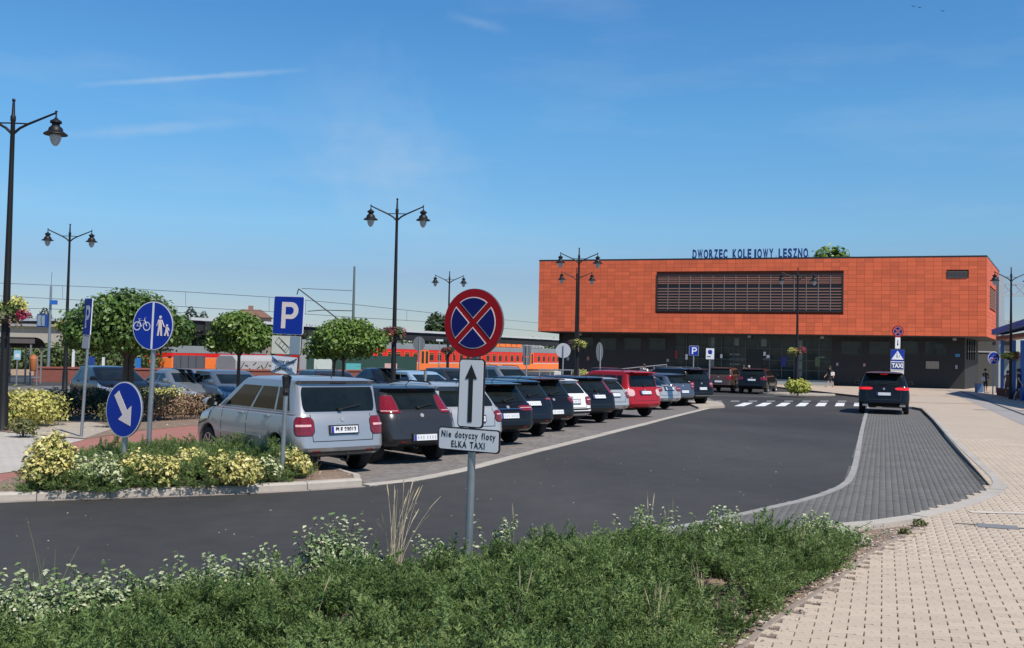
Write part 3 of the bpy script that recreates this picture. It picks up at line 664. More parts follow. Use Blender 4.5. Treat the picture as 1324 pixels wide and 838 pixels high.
# louvred window
lx0 = bl(849.5, 380)[0]; lx1 = bl(1089.5, 380)[0]; lz1 = (bl(849.5, 356)[1]+bl(1089.5, 354.6)[1])/2; lz0 = (bl(849.5, 401.6)[1]+bl(1089.5, 403)[1])/2
vx0, vz1 = bl(1224, 350.6); vx1, vz0 = bl(1251, 359.6)
lw = MB()
for (cx, cz, w, h) in (((lx0+lx1)/2, lz1, lx1-lx0+.14, .12), ((lx0+lx1)/2, lz0, lx1-lx0+.14, .12), (lx0, (lz0+lz1)/2, .12, lz1-lz0-.12), (lx1, (lz0+lz1)/2, .12, lz1-lz0-.12)): lw.box((cx, -0.02, cz), (w, 0.14, h))
LW = lw.build('louvred_window', M_FRAME, BLD)
MB().box(((lx0+lx1)/2, 0.09, (lz0+lz1)/2), (lx1-lx0-0.1, 0.04, lz1-lz0-0.1)).build('window_pane', mat('upper_glass', (0.008, 0.010, 0.013), 0.08, var=0.8, scale=0.5), LW)
M_SLAT = mat('louvre_slat', (0.30, 0.155, 0.12), 0.5, 0.2, 0.1)
M_POST = mat('louvre_post', (0.24, 0.21, 0.20), 0.45, 0.4, 0.1)
H_ = lz1-lz0
zs = [lz1-0.10-0.155*i for i in range(5)]+[lz1-0.30*H_-0.245*i for i in range(1, 9)]
for z_ in zs:
    if z_ > lz0+0.07: MB().box(((lx0+lx1)/2, 0.0, z_), (lx1-lx0-0.13, 0.10, 0.07)).build('slat', M_SLAT, LW)
for i in range(1, 16):
    MB().box((lx0+(lx1-lx0)*i/16, -0.065, (lz0+lz1)/2), (0.055, 0.03, H_-0.13)).build('post', M_POST, LW)
MB().box(((lx0+lx1)/2, 0.062, lz1-0.15*H_), (lx1-lx0-.13, 0.008, 0.30*H_-.12)).build('red_glow_panel', mat('glow_red', (0.14, 0.05, 0.04), 0.7), LW)  # reddish glow behind the upper slats, put in as a coloured sheet
vt = MB().box(((vx0+vx1)/2, -0.02, (vz0+vz1)/2), (vx1-vx0, 0.1, vz1-vz0)).build('vent_grille', mat('vent_grey', (0.06, 0.055, 0.055), 0.6, 0.3), BLD)
for k in range(6): MB().box(((vx0+vx1)/2, -0.08, vz0+(vz1-vz0)*(k+0.5)/6), (vx1-vx0-.1, 0.03, 0.02)).build('vent_slat', M_POST, vt)
# terracotta panels: rows of 0.336 m, nearest ones are parts
rows = 19; ph = (ZT-ZB)/rows; pw = 0.655
P = []
rs = random.Random(5)
for r in range(rows):
    z0 = ZB+ph*r; off = 0.0
    x = 0.0
    cuts = [0.0]+[LB-pw*k for k in range(int(LB/pw), 0, -1)]+[LB]
    for a, b in zip(cuts, cuts[1:]):
        if b-a < 0.1: continue
        segs = [(a, b)]
        def cut(segs, X0, X1, Z0, Z1):
            o = []
            for (p, q) in segs:
                if z0+ph <= Z0+0.05 or z0 >= Z1-0.05 or q <= X0 or p >= X1: o.append((p, q)); continue
                if p < X0-0.08: o.append((p, X0))
                if q > X1+0.08: o.append((X1, q))
            return o
        segs = cut(segs, lx0-.06, lx1+.06, lz0-.06, lz1+.06); segs = cut(segs, vx0, vx1, vz0, vz1)
        for s in segs: P.append((s[0], s[1], z0, z0+ph))
Pm = sorted(P, key=lambda p: -p[0])
def panel_verts(m, p, y0=-0.03):
    g = 0.006; m.box(((p[0]+p[1])/2, y0+0.045+rs.uniform(-.002, .002), (p[2]+p[3])/2), (p[1]-p[0]-g*2, 0.09, p[3]-p[2]-g*2))
cache = {}
for p in Pm[:250]:
    key = round(p[1]-p[0], 3)
    if key not in cache:
        m = MB(); g = 0.006; m.box((0, 0, 0), (key-g*2, 0.09, ph-g*2)); me0 = m.build('cladding_panel', M_ORANGE, BLD); cache[key] = me0.data; o = me0
    else: o = link(bpy.data.objects.new('cladding_panel', cache[key]), BLD)
    o.location = ((p[0]+p[1])/2, 0.015+rs.uniform(-.002, .002), (p[2]+p[3])/2)
m = MB()
for p in Pm[250:]: panel_verts(m, p)
m.build('cladding_field', M_ORANGE, BLD)['kind'] = 'stuff'
# side face
sd_ = (Dl-Cl); sd_.z = 0; SL = sd_.length; sang = math.atan2(sd_.y, sd_.x)
m = MB(); m.T = Matrix.Translation(Cl) @ Matrix.Rotation(sang, 4, 'Z')
def sl(px, py):
    M_ = Bm @ m.T; inv = M_.inverted(); o = inv @ CAM; d = inv.to_3x3() @ ray(px, py); t = -o.y/d.y; p = o+d*t; return p.x, p.z
wx0, wz1 = sl(1279.6, 371); wx1, wz1b = sl(1287, 384); _, wz0 = sl(1279.6, 398)
for r in range(rows):
    z0 = ZB+ph*r; k = 0
    while k*pw < SL-0.2:
        a, b = k*pw, min((k+1)*pw, SL); k += 1
        if a < wx1 and b > wx0 and z0+ph > wz0 and z0 < wz1: continue
        m.box(((a+b)/2, 0.015, z0+ph/2), (b-a-.018, 0.09, ph-.018))
m.build('side_cladding_field', M_ORANGE, BLD)['kind'] = 'stuff'
T_side = m.T
m = MB(); m.T = T_side
for k in range(9): m.box(((wx0+wx1)/2, 0.0, wz0+(wz1-wz0)*(k+0.5)/9), (wx1-wx0, 0.10, 0.09))
SW = m.build('side_louvred_window', M_SLAT, BLD)
m = MB(); m.T = T_side; m.box(((wx0+wx1)/2, 0.07, (wz0+wz1)/2), (wx1-wx0, 0.03, wz1-wz0)); m.build('pane', M_BGLASS, SW)
# corner trims
MB().box((LB+0.0, 0.02, (ZB+ZT)/2), (0.05, 0.12, ZT-ZB-.01)).build('corner_trim', M_ORANGE, BLD)
# roof letters
tx0 = bl(895, 329, 1.0)[0]; tx1 = bl(1045.5, 329, 1.0)[0]
sg = empty('roof_sign', (0, 0, 0), 0, 'blue letters spelling the station name on the roof edge', 'sign'); sg.matrix_world = Bm @ Matrix.Translation((0, 1.0, 0))
M_LET = mat('letter_blue', (0.008, 0.033, 0.17), 0.4, var=0.05)
words = 'DWORZEC KOLEJOWY LESZNO'; adv = {'W': 1.25, 'O': 1.12, ' ': 0.85, 'J': 1.0, 'L': 0.88, 'E': 0.9, 'I': 0.5}
tot = sum(adv.get(c, 1.0) for c in words); x = tx0
zc = 0.5*(bl(970, 323.2, 1.0)[1]+bl(970, 335, 1.0)[1]); lh = bl(970, 323.2, 1.0)[1]-bl(970, 334, 1.0)[1]
for c in words:
    w = adv.get(c, 1.0)/tot*(tx1-tx0)
    if c != ' ': text_mesh('letter', c, lh*1.5, M_LET, sg, (x+w/2, 0, zc+0.02), bold=(0.02 if c == 'J' else 0.05), depth=0.03, width=w*0.84)
    x += w
m = MB(); m.bar((tx0, 0.12, ZT+0.2), (tx1, 0.12, ZT+0.2), 0.04)
for k in range(12): xx = tx0+(tx1-tx0)*k/11; m.bar((xx, 0.12, ZT+0.1), (xx, 0.12, ZT+0.45), 0.03)
m.build('letter_frame', M_FRAME, sg)
# ramp railing left of the glazing
rl = empty('ramp_railing', (0, 0, 0), 0, 'grey metal ramp railing rising along the dark station wall', 'railing')
pts = [(765, 480.5, 86), (795, 478, 85.5), (829, 474.5, 85), (862, 471.5, 84.5)]
q = [at(*p) for p in pts]
MB().tube(q, 0.045, 6).build('handrail', M_ALU, rl); MB().tube([p-Vector((0, 0, 0.35)) for p in q], 0.03, 6).build('mid_rail', M_ALU, rl)
for i in range(7):
    p = q[0].lerp(q[-1], i/6); MB().bar(p, (p.x, p.y, 0.1), 0.05).build('post', M_ALU, rl)
MB().add([(p.x, p.y+.15, 0.12) for p in q]+[(p.x, p.y+.15, max(0.15, p.z-0.95)) for p in q], [(0, 1, 5, 4), (1, 2, 6, 5), (2, 3, 7, 6)]).build('ramp_wall', M_DKW, rl)
# ------------------------------------------------------------------ cars
NR, NC, NS = 7, 5, 62                     # outline samples: half rear edge, corner, side
HALF = NR+NC+NS+NC+NR
SS0 = NR+NC; SS1 = SS0+NS
def smoothstep(a, b, x):
    t = min(max((x-a)/(b-a), 0), 1); return t*t*(3-2*t)
class CarShape:
    """stack of rounded plan outlines; x runs from the rear bumper (0) to the nose (L), y to the left"""
    def __init__(s, L=4.4, W=1.8, H=1.6, wr=0.32, ro=0.85, wb=2.68, hood=1.15, shield=0.75, belt=0.98, nose=0.80,
                 rg0=0.14, rg1=0.36, rtop=0.30, roofw=0.74, boot=0.0, glassz=None, rr=0.28, clear=0.2, hatch=0.06):
        s.L, s.W, s.H, s.wr, s.ro, s.wb = L, W, H, wr, ro, wb
        s.cowl = L-hood; s.xw = (ro, ro+wb); hw = W/2; s.belt = belt; s.nose = nose
        g0, g1 = s.cowl, s.cowl-shield
        # name: xr, xf, half width, z rear, z front, rear corner radius, front corner radius
        S = [(0.16, L-.16, hw*.90, clear+.15, clear, rr, .35), (0.05, L-.07, hw*.965, clear+.20, clear+.08, rr, .42), (0.0, L-.01, hw*.99, .50, .48, rr, .45),
             (0.035, L-.03, hw, .66, .60, rr, .45), (0.05+hatch*.3, L-.10, hw*.995, .84, .70, rr*.9, .42), (0.07+hatch, L-.20, hw*.965, belt-.02, nose, rr*.85, .38)]
        if boot > 0:       # saloon boot deck
            S += [(0.10+hatch+boot*.45, L-.20-(hood-.2)*.5, hw*.93, belt+.015, (nose+belt)/2+.05, .2, .3), (0.12+boot, g0+.02, hw*.905, belt+.03, belt+.02, .18, .2)]
        else:
            S += [(0.085+hatch, L-.20-(hood-.2)*.5, hw*.94, belt+.0, (nose+belt)/2+.05, rr*.8, .34), (0.10+hatch, g0+.02, hw*.945, belt+.02, belt+.02, rr*.75, .22)]
            
        if boot <= 0: xg0, xg1, xt = rg0+hatch*.6, rg1, rtop
        else: xg0, xg1, xt = boot+.14, boot+.14+rg1, boot+.14+rg1+.12
        S += [(xg0, g0, hw*.93, belt+.035, belt+.035, rr*.7, .2),
              (xg1, g1, hw*roofw*1.04, H-.115, H-.115, rr*.55, .16),
              (xt, g1-.10, hw*roofw, H-.055, H-.06, rr*.5, .18),
              (xt+.16, g1-.26, hw*roofw*.86, H-.018, H-.022, .2, .2),
              (xt+.45, g1-.6, hw*roofw*.5, H, H, .2, .2),
              (xt+.7, g1-.85, hw*roofw*.04, H+.002, H+.002, .02, .02)]
        s.S = S; s.KG = 8                  # glass lies between outlines 8 and 9
        s.V = [s.outline(k) for k in range(len(S))]
    def outline(s, k):
        xr, xf, w, zr, zf, r1, r2 = s.S[k]; r1 = min(r1, w*.8, (xf-xr)*.3); r2 = min(r2, w*.8, (xf-xr)*.3); P = []
        bul = 0.05
        for i in range(NR): t = i/NR; y = t*(w-r1); P.append((xr+bul*(y/w)**2, y))
        xb = xr+bul*((w-r1)/w)**2
        for i in range(NC): a = math.pi/2*i/NC; P.append((xb+r1*(1-math.cos(a)), w-r1+r1*math.sin(a)))
        x0, x1 = xb+r1, xf-r2-bul*1.4
        for i in range(NS): t = i/NS; bow = 1-0.035*(abs(t-.5)*2)**4; P.append((x0+(x1-x0)*t, w*1.0))
        for i in range(NC): a = math.pi/2*i/NC; P.append((x1+r2*math.sin(a), w-r2+r2*math.cos(a)))
        for i in range(NR+1): t = 1-i/NR; y = t*(w-r2); P.append((xf-bul*1.4*(y/w)**2, y))
        P = P+[(x, -y) for x, y in P[-2:0:-1]]
        out = []
        R = s.wr+0.055
        for (x, y) in P:
            tf = smoothstep(s.cowl, s.L-.12, x) if k >= 3 else (smoothstep(.15, s.ro*.95, x) if k < 2 else x/s.L)
            if k in (5, 6) and k >= 5: tf = smoothstep(s.cowl-.1, s.L-.1, x)**0.8
            z = zr+(zf-zr)*tf
            if k == 7: z = zr
            if k <= 4:
                for xc in s.xw:
                    if abs(x-xc) < R and abs(y) > w*.6:
                        z = max(z, s.wr+math.sqrt(R*R-(x-xc)**2)*1.0+0.012*k)
            if k == 4: z = max(z, 0.0)
            out.append((x, y, z))
        return out
    def S_(s, kf, jf):
        n = len(s.V[0]); k = min(int(kf), len(s.V)-2); t = kf-k; j = math.floor(jf); u = jf-j; j %= n; j2 = (j+1) % n
        a = Vector(s.V[k][j]).lerp(Vector(s.V[k][j2]), u); b = Vector(s.V[k+1][j]).lerp(Vector(s.V[k+1][j2]), u); return a.lerp(b, t)
    def N_(s, kf, jf):
        e = 0.25; a = s.S_(kf, jf+e)-s.S_(kf, jf-e); b = s.S_(min(kf+e, len(s.V)-1.01), jf)-s.S_(max(kf-e, 0), jf); n = a.cross(b)
        p = s.S_(kf, jf); c = Vector((s.L/2, 0, p.z))
        if n.length < 1e-9: return (p-c).normalized()
        n.normalize(); return n if n.dot(p-c) > -0.2*0+0 or abs(n.z) > .9 and n.z > 0 else -n
    def jx(s, kf, x):
        lo, hi = SS0-NC, SS1+NC
        for _ in range(24):
            m = (lo+hi)/2
            if s.S_(kf, m).x < x: lo = m
            else: hi = m
        return (lo+hi)/2
    def body(s):
        m = MB(); n = len(s.V[0]); vs = [p for r in s.V for p in r]; fs = []
        for k in range(len(s.V)-1):
            for j in range(n): a = k*n+j; b = k*n+(j+1) % n; fs.append((a, b, b+n, a+n))
        fs.append(tuple(range((len(s.V)-1)*n, len(s.V)*n)))
        return m.add(vs, fs)
    def patch(s, m, k0, k1, j0, j1, nk=4, nj=4, off=0.005, depth=0.02, jfun=None, mirror=False, rnd=0.0):
        """a plate following the body surface between outline levels k0..k1 and samples j0..j1"""
        G_ = []; Bk = []
        for a in range(nk+1):
            kf = k0+(k1-k0)*a/nk; ja, jb = (jfun(kf) if jfun else (j0, j1)); sh = rnd*(jb-ja)*abs(2*a/nk-1)**4; ja += sh; jb -= sh
            for b in range(nj+1):
                jf = ja+(jb-ja)*b/nj; p = s.S_(kf, jf); nn = s.N_(kf, jf); q = p+nn*off; r = p-nn*depth
                if mirror: q.y = -q.y; r.y = -r.y
                G_.append(q); Bk.append(r)
        w = nj+1; N = len(G_); fs = [(a*w+b, a*w+b+1, (a+1)*w+b+1, (a+1)*w+b) for a in range(nk) for b in range(nj)]
        ring = [b for b in range(w)]+[a*w+nj for a in range(1, nk+1)]+[nk*w+b for b in range(nj-1, -1, -1)]+[a*w for a in range(nk-1, 0, -1)]
        for i in range(len(ring)): a, b = ring[i], ring[(i+1) % len(ring)]; fs.append((a, b, b+N, a+N))
        return m.add(G_+Bk, fs)
def wheel_mesh(r, w, spokes, rim_mat):
    t = MB().lathe([(r*.62, -w*.42), (r*.66, -w*.5), (r*.93, -w*.5), (r, -w*.36), (r, w*.36), (r*.93, w*.5), (r*.66, w*.5), (r*.62, w*.42)], n=26, axis='Y')
    m = MB(); ro = r*.665
    m.lathe([(ro*.86, w*.30), (ro, w*.46), (ro, w*.50), (ro*.94, w*.50), (ro*.86, w*.34)], n=26, axis='Y')
    m.lathe([(.001, w*.40), (ro*.24, w*.40), (ro*.26, w*.3)], n=14, axis='Y')
    for k in range(spokes):
        a = 2*math.pi*k/spokes; c, s_ = math.cos(a), math.sin(a)
        m.bar((c*ro*.15, w*.35, s_*ro*.15), (c*ro*.93, w*.41, s_*ro*.93), ro*.20, w*.12, up=(0, 1, 0))
    d = MB().lathe([(.001, w*.2), (ro*.95, w*.2), (ro*.95, w*.18)], n=20, axis='Y')
    return t, m, d
def car(name, pos, heading, color, spec, label, cat='car', tail=(3.0, 4.6, 3, NR+NC+.8), trim_k=0, rails=False, plate=(3.1, 0), wiper=True, lit=False, side=True, splitwin=(0.04, 0.17, 0.20, 0.52, 0.56, 0.92), group='cars parked in the bays', text=None, front=False, spokes=7, scheck=None, tail_mat=None, extras=()):
    s = CarShape(**spec); az = math.radians(heading)
    root = empty(name, (pos[0], pos[1], 0.012), math.pi/2-az, label, cat, group)
    s.body().build('body', color, root, smooth=True)
    hw = s.W/2; n = len(s.V[0])
    u = MB().box((s.L/2+.1, 0, .42), (s.L-.8, s.W*.66, .24)).box((s.L/2, 0, .57), (s.L-.6, s.W-.50, .40))
    u.box((.62, s.W*.22, .33), (.5, .28, .14)); u.build('underbody', M_TYRE, root)
    if trim_k > 0:
        m = MB(); s.patch(m, .02, trim_k, -NR-NC-3, NR+NC+3, 4, 26, .006, .02); s.patch(m, .02, min(trim_k, 1.4), HALF-NR-NC-4, HALF+NR+NC+4, 3, 24, .006, .02)
        m.build('lower_bumper', M_BLACK, root)
    # rear window, windscreen
    m = MB(); s.patch(m, 8.06, 8.90, -NR-.9, NR+.9, 12, 12, .006, .02, rnd=.05)
    rw = m.build('rear_window', M_CGLASS, root, smooth=True)
    if wiper and not front:
        a = s.S_(8.12, .3)+s.N_(8.1, 0)*.03; b = s.S_(8.28, -4.2)+s.N_(8.3, -4)*.03
        MB().bar(a, b, .018, .02).box(a, (.05, .08, .04)).build('wiper', M_BLACK, root)
    m = MB(); s.patch(m, 8.05, 8.93, HALF-NR-.8, HALF+NR+.8, 5, 12, .006, .02); m.build('windscreen', M_CGLASS, root, smooth=True)
    if front:
        for y0, y1 in ((-.1, .5), (.45, -.55)):
            a = s.S_(8.06, HALF+y0*NR)+Vector((0.02, 0, .02)); b = s.S_(8.16, HALF+y1*NR)+Vector((.02, 0, .02)); MB().bar(a, b, .015, .015).build('wiper', M_BLACK, root)
    for mir in (False, True):
        for i in range(0, len(splitwin), 2):
            f0, f1 = splitwin[i], splitwin[i+1]
            if f1-f0 < .02: continue
            m = MB(); s.patch(m, 8.08, 8.88, SS0+NS*f0, SS0+NS*f1, 3, 6, .005, .02, mirror=mir); m.build('side_window', M_CGLASS, root)
        # door gaps
        m = MB()
        for i in range(0, len(splitwin), 2):
            for f in ((splitwin[i], splitwin[i+1]) if i == len(splitwin)-2 else (splitwin[i],)):
                x = s.S_(8, SS0+NS*f).x
                if x < s.ro+.35 and f < .3: continue
                if x > s.cowl+.1: x = s.cowl+.02
                s.patch(m, 1.2, 7.4, 0, 0, 10, 1, .0025, .004, jfun=lambda kf, x=x: (s.jx(kf, x-.006), s.jx(kf, x+.006)), mirror=mir)
        if m.v: m.build('door_gap', M_BLACK, root)
        # sill, handles, mirror
        for f in (splitwin[-4]+.03, splitwin[-2]+.05) if len(splitwin) > 4 else (splitwin[-2]+.05,):
            x = s.S_(8, SS0+NS*f).x; j = s.jx(5.1, x+.06); p = s.S_(5.1-.25, j); p.y = p.y*(-1 if mir else 1)
            MB().box(p+Vector((0, (-.015 if mir else .015), 0)), (.17, .035, .035)).build('door_handle', color if color != M_WHITE else M_BLACK, root, bevel=.006)
        x = s.cowl-.12; y = hw*1.06
        mm = MB(); mm.T = Matrix.Translation((x-.02, (-1 if mir else 1)*(y+.05), s.belt+.10)); mm.lathe([(.02, -.07), (.085, -.06), (.105, -.01), (.09, .05), (.03, .085)], n=10)
        mm.T = Matrix.Identity(4); mm.bar((x+.02, (-1 if mir else 1)*(hw*.93), s.belt+.06), (x-.02, (-1 if mir else 1)*(y+.02), s.belt+.08), .06, .05)
        o = mm.build('wing_mirror', color, root, smooth=True)
        k = (-1 if mir else 1); MB().lathe([(.001, 0), (.075, 0), (.08, .01)], n=12).build('mirror_glass', M_CGLASS, o).matrix_local = Matrix.Translation((x-.115, k*(y+.05), s.belt+.10)) @ Matrix.Rotation(math.radians(-90), 4, 'Y')
        # lamps
        k0, k1, ja, jb = tail
        m = MB(); s.patch(m, k0-.05, k1+.05, ja-.18, jb+.2, 10, 9, .007, .02, mirror=mir, rnd=.16); m.build('lamp_surround', M_BLACK, root)
        m = MB(); s.patch(m, k0, k1, ja, jb, 10, 9, .013, .02, mirror=mir, rnd=.16)
        tl = m.build('tail_light', M_BRAKE if lit else (tail_mat or M_TAIL), root, smooth=True)
        if k1-k0 > .9:
            m = MB(); c = k0+(k1-k0)*.52; s.patch(m, c-.05*(k1-k0), c+.07*(k1-k0), ja+.5, jb-.4, 1, 9, .016, .01, mirror=mir); m.build('indicator', M_TAILW, tl)
        m = MB(); s.patch(m, 3.5, 4.75, HALF-NR-NC-6, HALF-NR+1.6, 4, 10, .01, .02, mirror=mir); hl = m.build('headlight', M_HEAD, root, smooth=True)
        m = MB(); s.patch(m, 3.45, 3.6, HALF-NR-NC-5, HALF-NR+1.6, 1, 8, .014, .02, mirror=mir); m.build('headlight_rim', M_BLACK, hl)
    # front details
    m = MB(); s.patch(m, 3.35, 4.25, HALF-NR+2.4, HALF+NR-2.4, 2, 8, .01, .02); gr = m.build('grille', M_BLACK, root)
    m = MB(); s.patch(m, 3.8, 3.92, HALF-NR+2.6, HALF+NR-2.6, 1, 6, .018, .02); m.build('grille_bar', M_CHROME, gr)
    m = MB(); s.patch(m, 1.3, 2.1, HALF-NR+.5, HALF+NR-.5, 2, 8, .008, .02); m.build('air_intake', M_BLACK, root)
    p = s.S_(2.4, HALF); MB().box(p+Vector((.03, 0, 0)), (.02, .52, .115)).build('front_plate', M_WHITE, root)
    # rear plate
    kp, yp = plate; p = s.S_(kp, 0); tilt = math.atan2(s.S_(kp+.3, 0).x-s.S_(kp-.3, 0).x, max(s.S_(kp+.3, 0).z-s.S_(kp-.3, 0).z, .01))
    R = Matrix.Rotation(tilt, 3, 'Y')
    rp = MB().box(p+Vector((-.012, yp, 0)), (.03, .58, .155), R=R).build('plate_recess', M_BLACK, root)
    pl = MB().box(p+Vector((-.034, yp, 0)), (.016, .52, .114), R=R).build('licence_plate', M_WHITE, root)
    MB().box(p+Vector((-.0365, yp+.235, 0)), (.016, .045, .112), R=R).build('plate_band', M_BLUE, pl)
    if text:
        text_mesh('plate_lettering', text, .105, M_INK, pl, p+Vector((-.046, yp-.02, 0)), (math.pi/2, 0, -math.pi/2), .003, .001, .40)
    else:
        m = MB()
        for i in range(7): m.box(p+Vector((-.040, yp+.17-.06*i-(.03 if i > 2 else 0), 0)), (.008, .022, .06), R=R)
        m.build('plate_characters', mat('plate_grey_ink', (.30, .31, .33), .6), pl)
    # hatch gap, badge, high brake lamp, reflectors
    m = MB(); s.patch(m, 2.62, 2.70, -NR+.6, NR-.6, 1, 10, .0035, .006); 
    for sg_ in (-1, 1): s.patch(m, 2.65, 7.2, sg_*(NR-.75), sg_*(NR-.62), 6, 1, .0035, .006)
    m.build('tailgate_gap', M_BLACK, root)
    p = s.S_(4.75, 0); t5 = math.atan2(s.S_(5, 0).x-s.S_(4.5, 0).x, max(s.S_(5, 0).z-s.S_(4.5, 0).z, .01))
    o = MB().lathe([(.001, .0), (.038, .0), (.045, -.012)], n=16).build('badge', M_ALU, root); o.matrix_local = Matrix.Translation(p+Vector((-.012, 0, 0))) @ Matrix.Rotation(-math.pi/2+t5, 4, 'Y')
    m = MB(); s.patch(m, 9.05, 9.35, -1.6, 1.6, 1, 4, .01, .02); m.build('high_brake_light', M_BRAKE if lit else M_TAIL, root)
    for sg_ in (-1, 1): m = MB(); s.patch(m, 1.32, 1.50, sg_*(NR-2.0), sg_*(NR-.4), 1, 4, .010, .01); m.build('reflector', M_TAIL, root)
    if rails:
        for sg_ in (-1, 1):
            a = s.S_(10.2, s.jx(10.2, s.S[10][0]+.35)); L2 = s.cowl-1.0; yy = sg_*hw*.68
            zt = s.H-.02
            MB().tube([(a.x, yy, zt-.03), (a.x+.12, yy, zt+.04), ((a.x+L2)/2, yy, zt+.055), (L2-.1, yy, zt+.04), (L2, yy, zt-.03)], .018, 6).build('roof_rail', M_ALU if rails == 2 else M_BLACK, root)
    o = MB().tube([(s.S[11][0]+.15, 0, s.H-.01), (s.S[11][0]-.10, 0, s.H+.16)], [.008, .004], 5).build('antenna', M_BLACK, root)
    # wheels
    t, r_, d = wheel_mesh(s.wr, .205, spokes, M_RIM); me = {}
    for xc in s.xw:
        for sg_ in (1, -1):
            if not me:
                w = t.build('wheel', M_TYRE, root, smooth=True); ri = r_.build('rim', M_RIM, w, smooth=True); di = d.build('brake_disc', M_BLACK, w); me = (w, ri, di)
            else:
                w = link(bpy.data.objects.new('wheel', me[0].data), root); link(bpy.data.objects.new('rim', me[1].data), w); link(bpy.data.objects.new('brake_disc', me[2].data), w)
            w.location = (xc, sg_*(hw-.125), s.wr); w.rotation_euler = (0, 0, 0 if sg_ > 0 else math.pi)
    for e in extras: e(s, root, color)
    return root
def hitch(s, root, color):
    MB().tube([(.12, 0, .28), (-.06, 0, .27), (-.10, 0, .33), (-.10, 0, .38)], .018, 6).lathe([(.001, .365), (.027, .38), (.027, .41), (.001, .425)], (-.10, 0, 0), 8).build('tow_hitch', M_BLACK, root)
def exhausts(s, root, color):
    for sg_ in (-1, 1):
        MB().box((.06, sg_*s.W*.36, .37), (.10, .22, .09)).build('exhaust_pipe', M_CHROME, root, bevel=.01)
    m = MB(); s.patch(m, 1.0, 1.9, -NR-2, NR+2, 2, 10, .012, .02); m.build('diffuser', M_BLACK, root)
def skid(s, root, color):
    m = MB(); s.patch(m, .2, 1.35, -NR+1.5, NR-1.5, 3, 8, .02, .02); m.build('skid_plate', M_ALU, root)
def chromebar(s, root, color):
    m = MB(); s.patch(m, 4.2, 4.32, -NR+2, NR-2, 1, 8, .018, .01); m.build('chrome_strip', M_CHROME, root)
def mouldings(s, root, color):
    for mir in (False, True):
        m = MB(); s.patch(m, 2.55, 2.8, SS0+NS*.30, SS0+NS*.80, 1, 10, .014, .01, mirror=mir); m.build('side_moulding', color, root)
def spoiler(s, root, color):
    x, z = s.S[10][0], s.H-.06
    MB().box((x-.02, 0, z+.005), (.24, s.W*.66, .03), R=Matrix.Rotation(math.radians(-4), 3, 'Y')).build('rear_spoiler', color, root, bevel=.01)
P_SILVER = paint('silver', (0.36, 0.365, 0.37), .5, .28)
P_SILVER2 = paint('light_silver', (0.42, 0.425, 0.42), .4, .3)
P_GREY = paint('graphite', (0.038, 0.038, 0.040), .35, .28, .3)
P_BLACK = paint('black', (0.007, 0.006, 0.006), .0, .2, .22)
P_DKBLUE = paint('blue_black', (0.008, 0.009, 0.014), .0, .2, .2)
P_WHITE = paint('white', (0.72, 0.72, 0.70), 0, .3)
P_RED = paint('red', (0.36, 0.010, 0.014), .1, .25)
P_BROWN = paint('brown', (0.105, 0.062, 0.045), .5, .3)
P_GRBLUE = paint('grey_blue', (0.10, 0.13, 0.18), .5, .3)
P_LTBLUE = paint('pale_blue', (0.36, 0.50, 0.62), .4, .3)
P_MIDGREY = paint('mid_grey', (0.22, 0.24, 0.25), .5, .3)

HEAD = -40.0                                   # bays point this way
def rear(px, py, W_=1.75):
    """rear-centre of a car whose right rear tyre touches the ground at this pixel"""
    p = G(px, py, 0.01); h = math.radians(HEAD); f = Vector((math.sin(h), math.cos(h), 0)); r = Vector((math.cos(h), -math.sin(h), 0))
    c = p - r*(W_/2-.125) - f*0.80
    return (c.x, c.y)
MPV = dict(L=4.4, W=1.78, H=1.67, rr=.24, wr=.32, ro=.83, wb=2.68, hood=1.0, shield=1.0, belt=1.03, nose=.84, rg0=.13, rg1=.30, rtop=.22, roofw=.87)
SMALL = dict(L=4.03, W=1.69, H=1.49, wr=.30, ro=.72, wb=2.51, hood=.95, shield=.85, belt=.99, nose=.80, rg0=.17, rg1=.50, rtop=.40, roofw=.77)
WAGON = dict(L=4.55, W=1.76, H=1.49, wr=.315, ro=.95, wb=2.65, hood=1.15, shield=.8, belt=.96, nose=.76, rg0=.17, rg1=.56, rtop=.44, roofw=.78)
HATCH = dict(L=4.2, W=1.75, H=1.46, wr=.31, ro=.80, wb=2.58, hood=1.1, shield=.8, belt=.97, nose=.77, rg0=.17, rg1=.54, rtop=.42, roofw=.76)
SEDAN = dict(L=4.55, W=1.76, H=1.44, wr=.31, ro=1.0, wb=2.66, hood=1.15, shield=.8, belt=.96, nose=.74, rg1=.65, boot=.55, roofw=.70)
SUVS = dict(L=4.5, W=1.84, H=1.70, wr=.36, ro=.87, wb=2.69, hood=1.05, shield=.85, belt=1.10, nose=.92, rg0=.16, rg1=.46, rtop=.36, roofw=.79, clear=.26)
BIG = dict(L=4.92, W=2.00, H=1.75, wr=.385, ro=.98, wb=2.97, hood=1.25, shield=.85, belt=1.14, nose=.97, rg0=.17, rg1=.50, rtop=.36, roofw=.74, clear=.26)
std = (3.0, 4.6, NR-3.2, NR+NC+.8)
K = 'in the row beside the road'
car('minivan', rear(464, 606.7, 1.8), HEAD-1, P_SILVER, MPV, 'silver minivan with tow hitch, nearest of the parked row, beside the low shrubs', tail=(3.25, 4.95, NR-1.1, NR+NC-1.6), trim_k=1.35, text='PLE 23013', plate=(3.75, 0), extras=(hitch, mouldings), splitwin=(.03, .20, .235, .53, .565, .93))
car('hatchback', rear(557, 593.6, 1.69), HEAD, P_GREY, SMALL, 'dark grey small hatchback with tall upright tail lights, just right of the silver minivan', tail=(5.2, 8.75, NR-1.5, NR+NC-.6), plate=(2.15, 0), splitwin=(.03, .12, .16, .48, .53, .92))
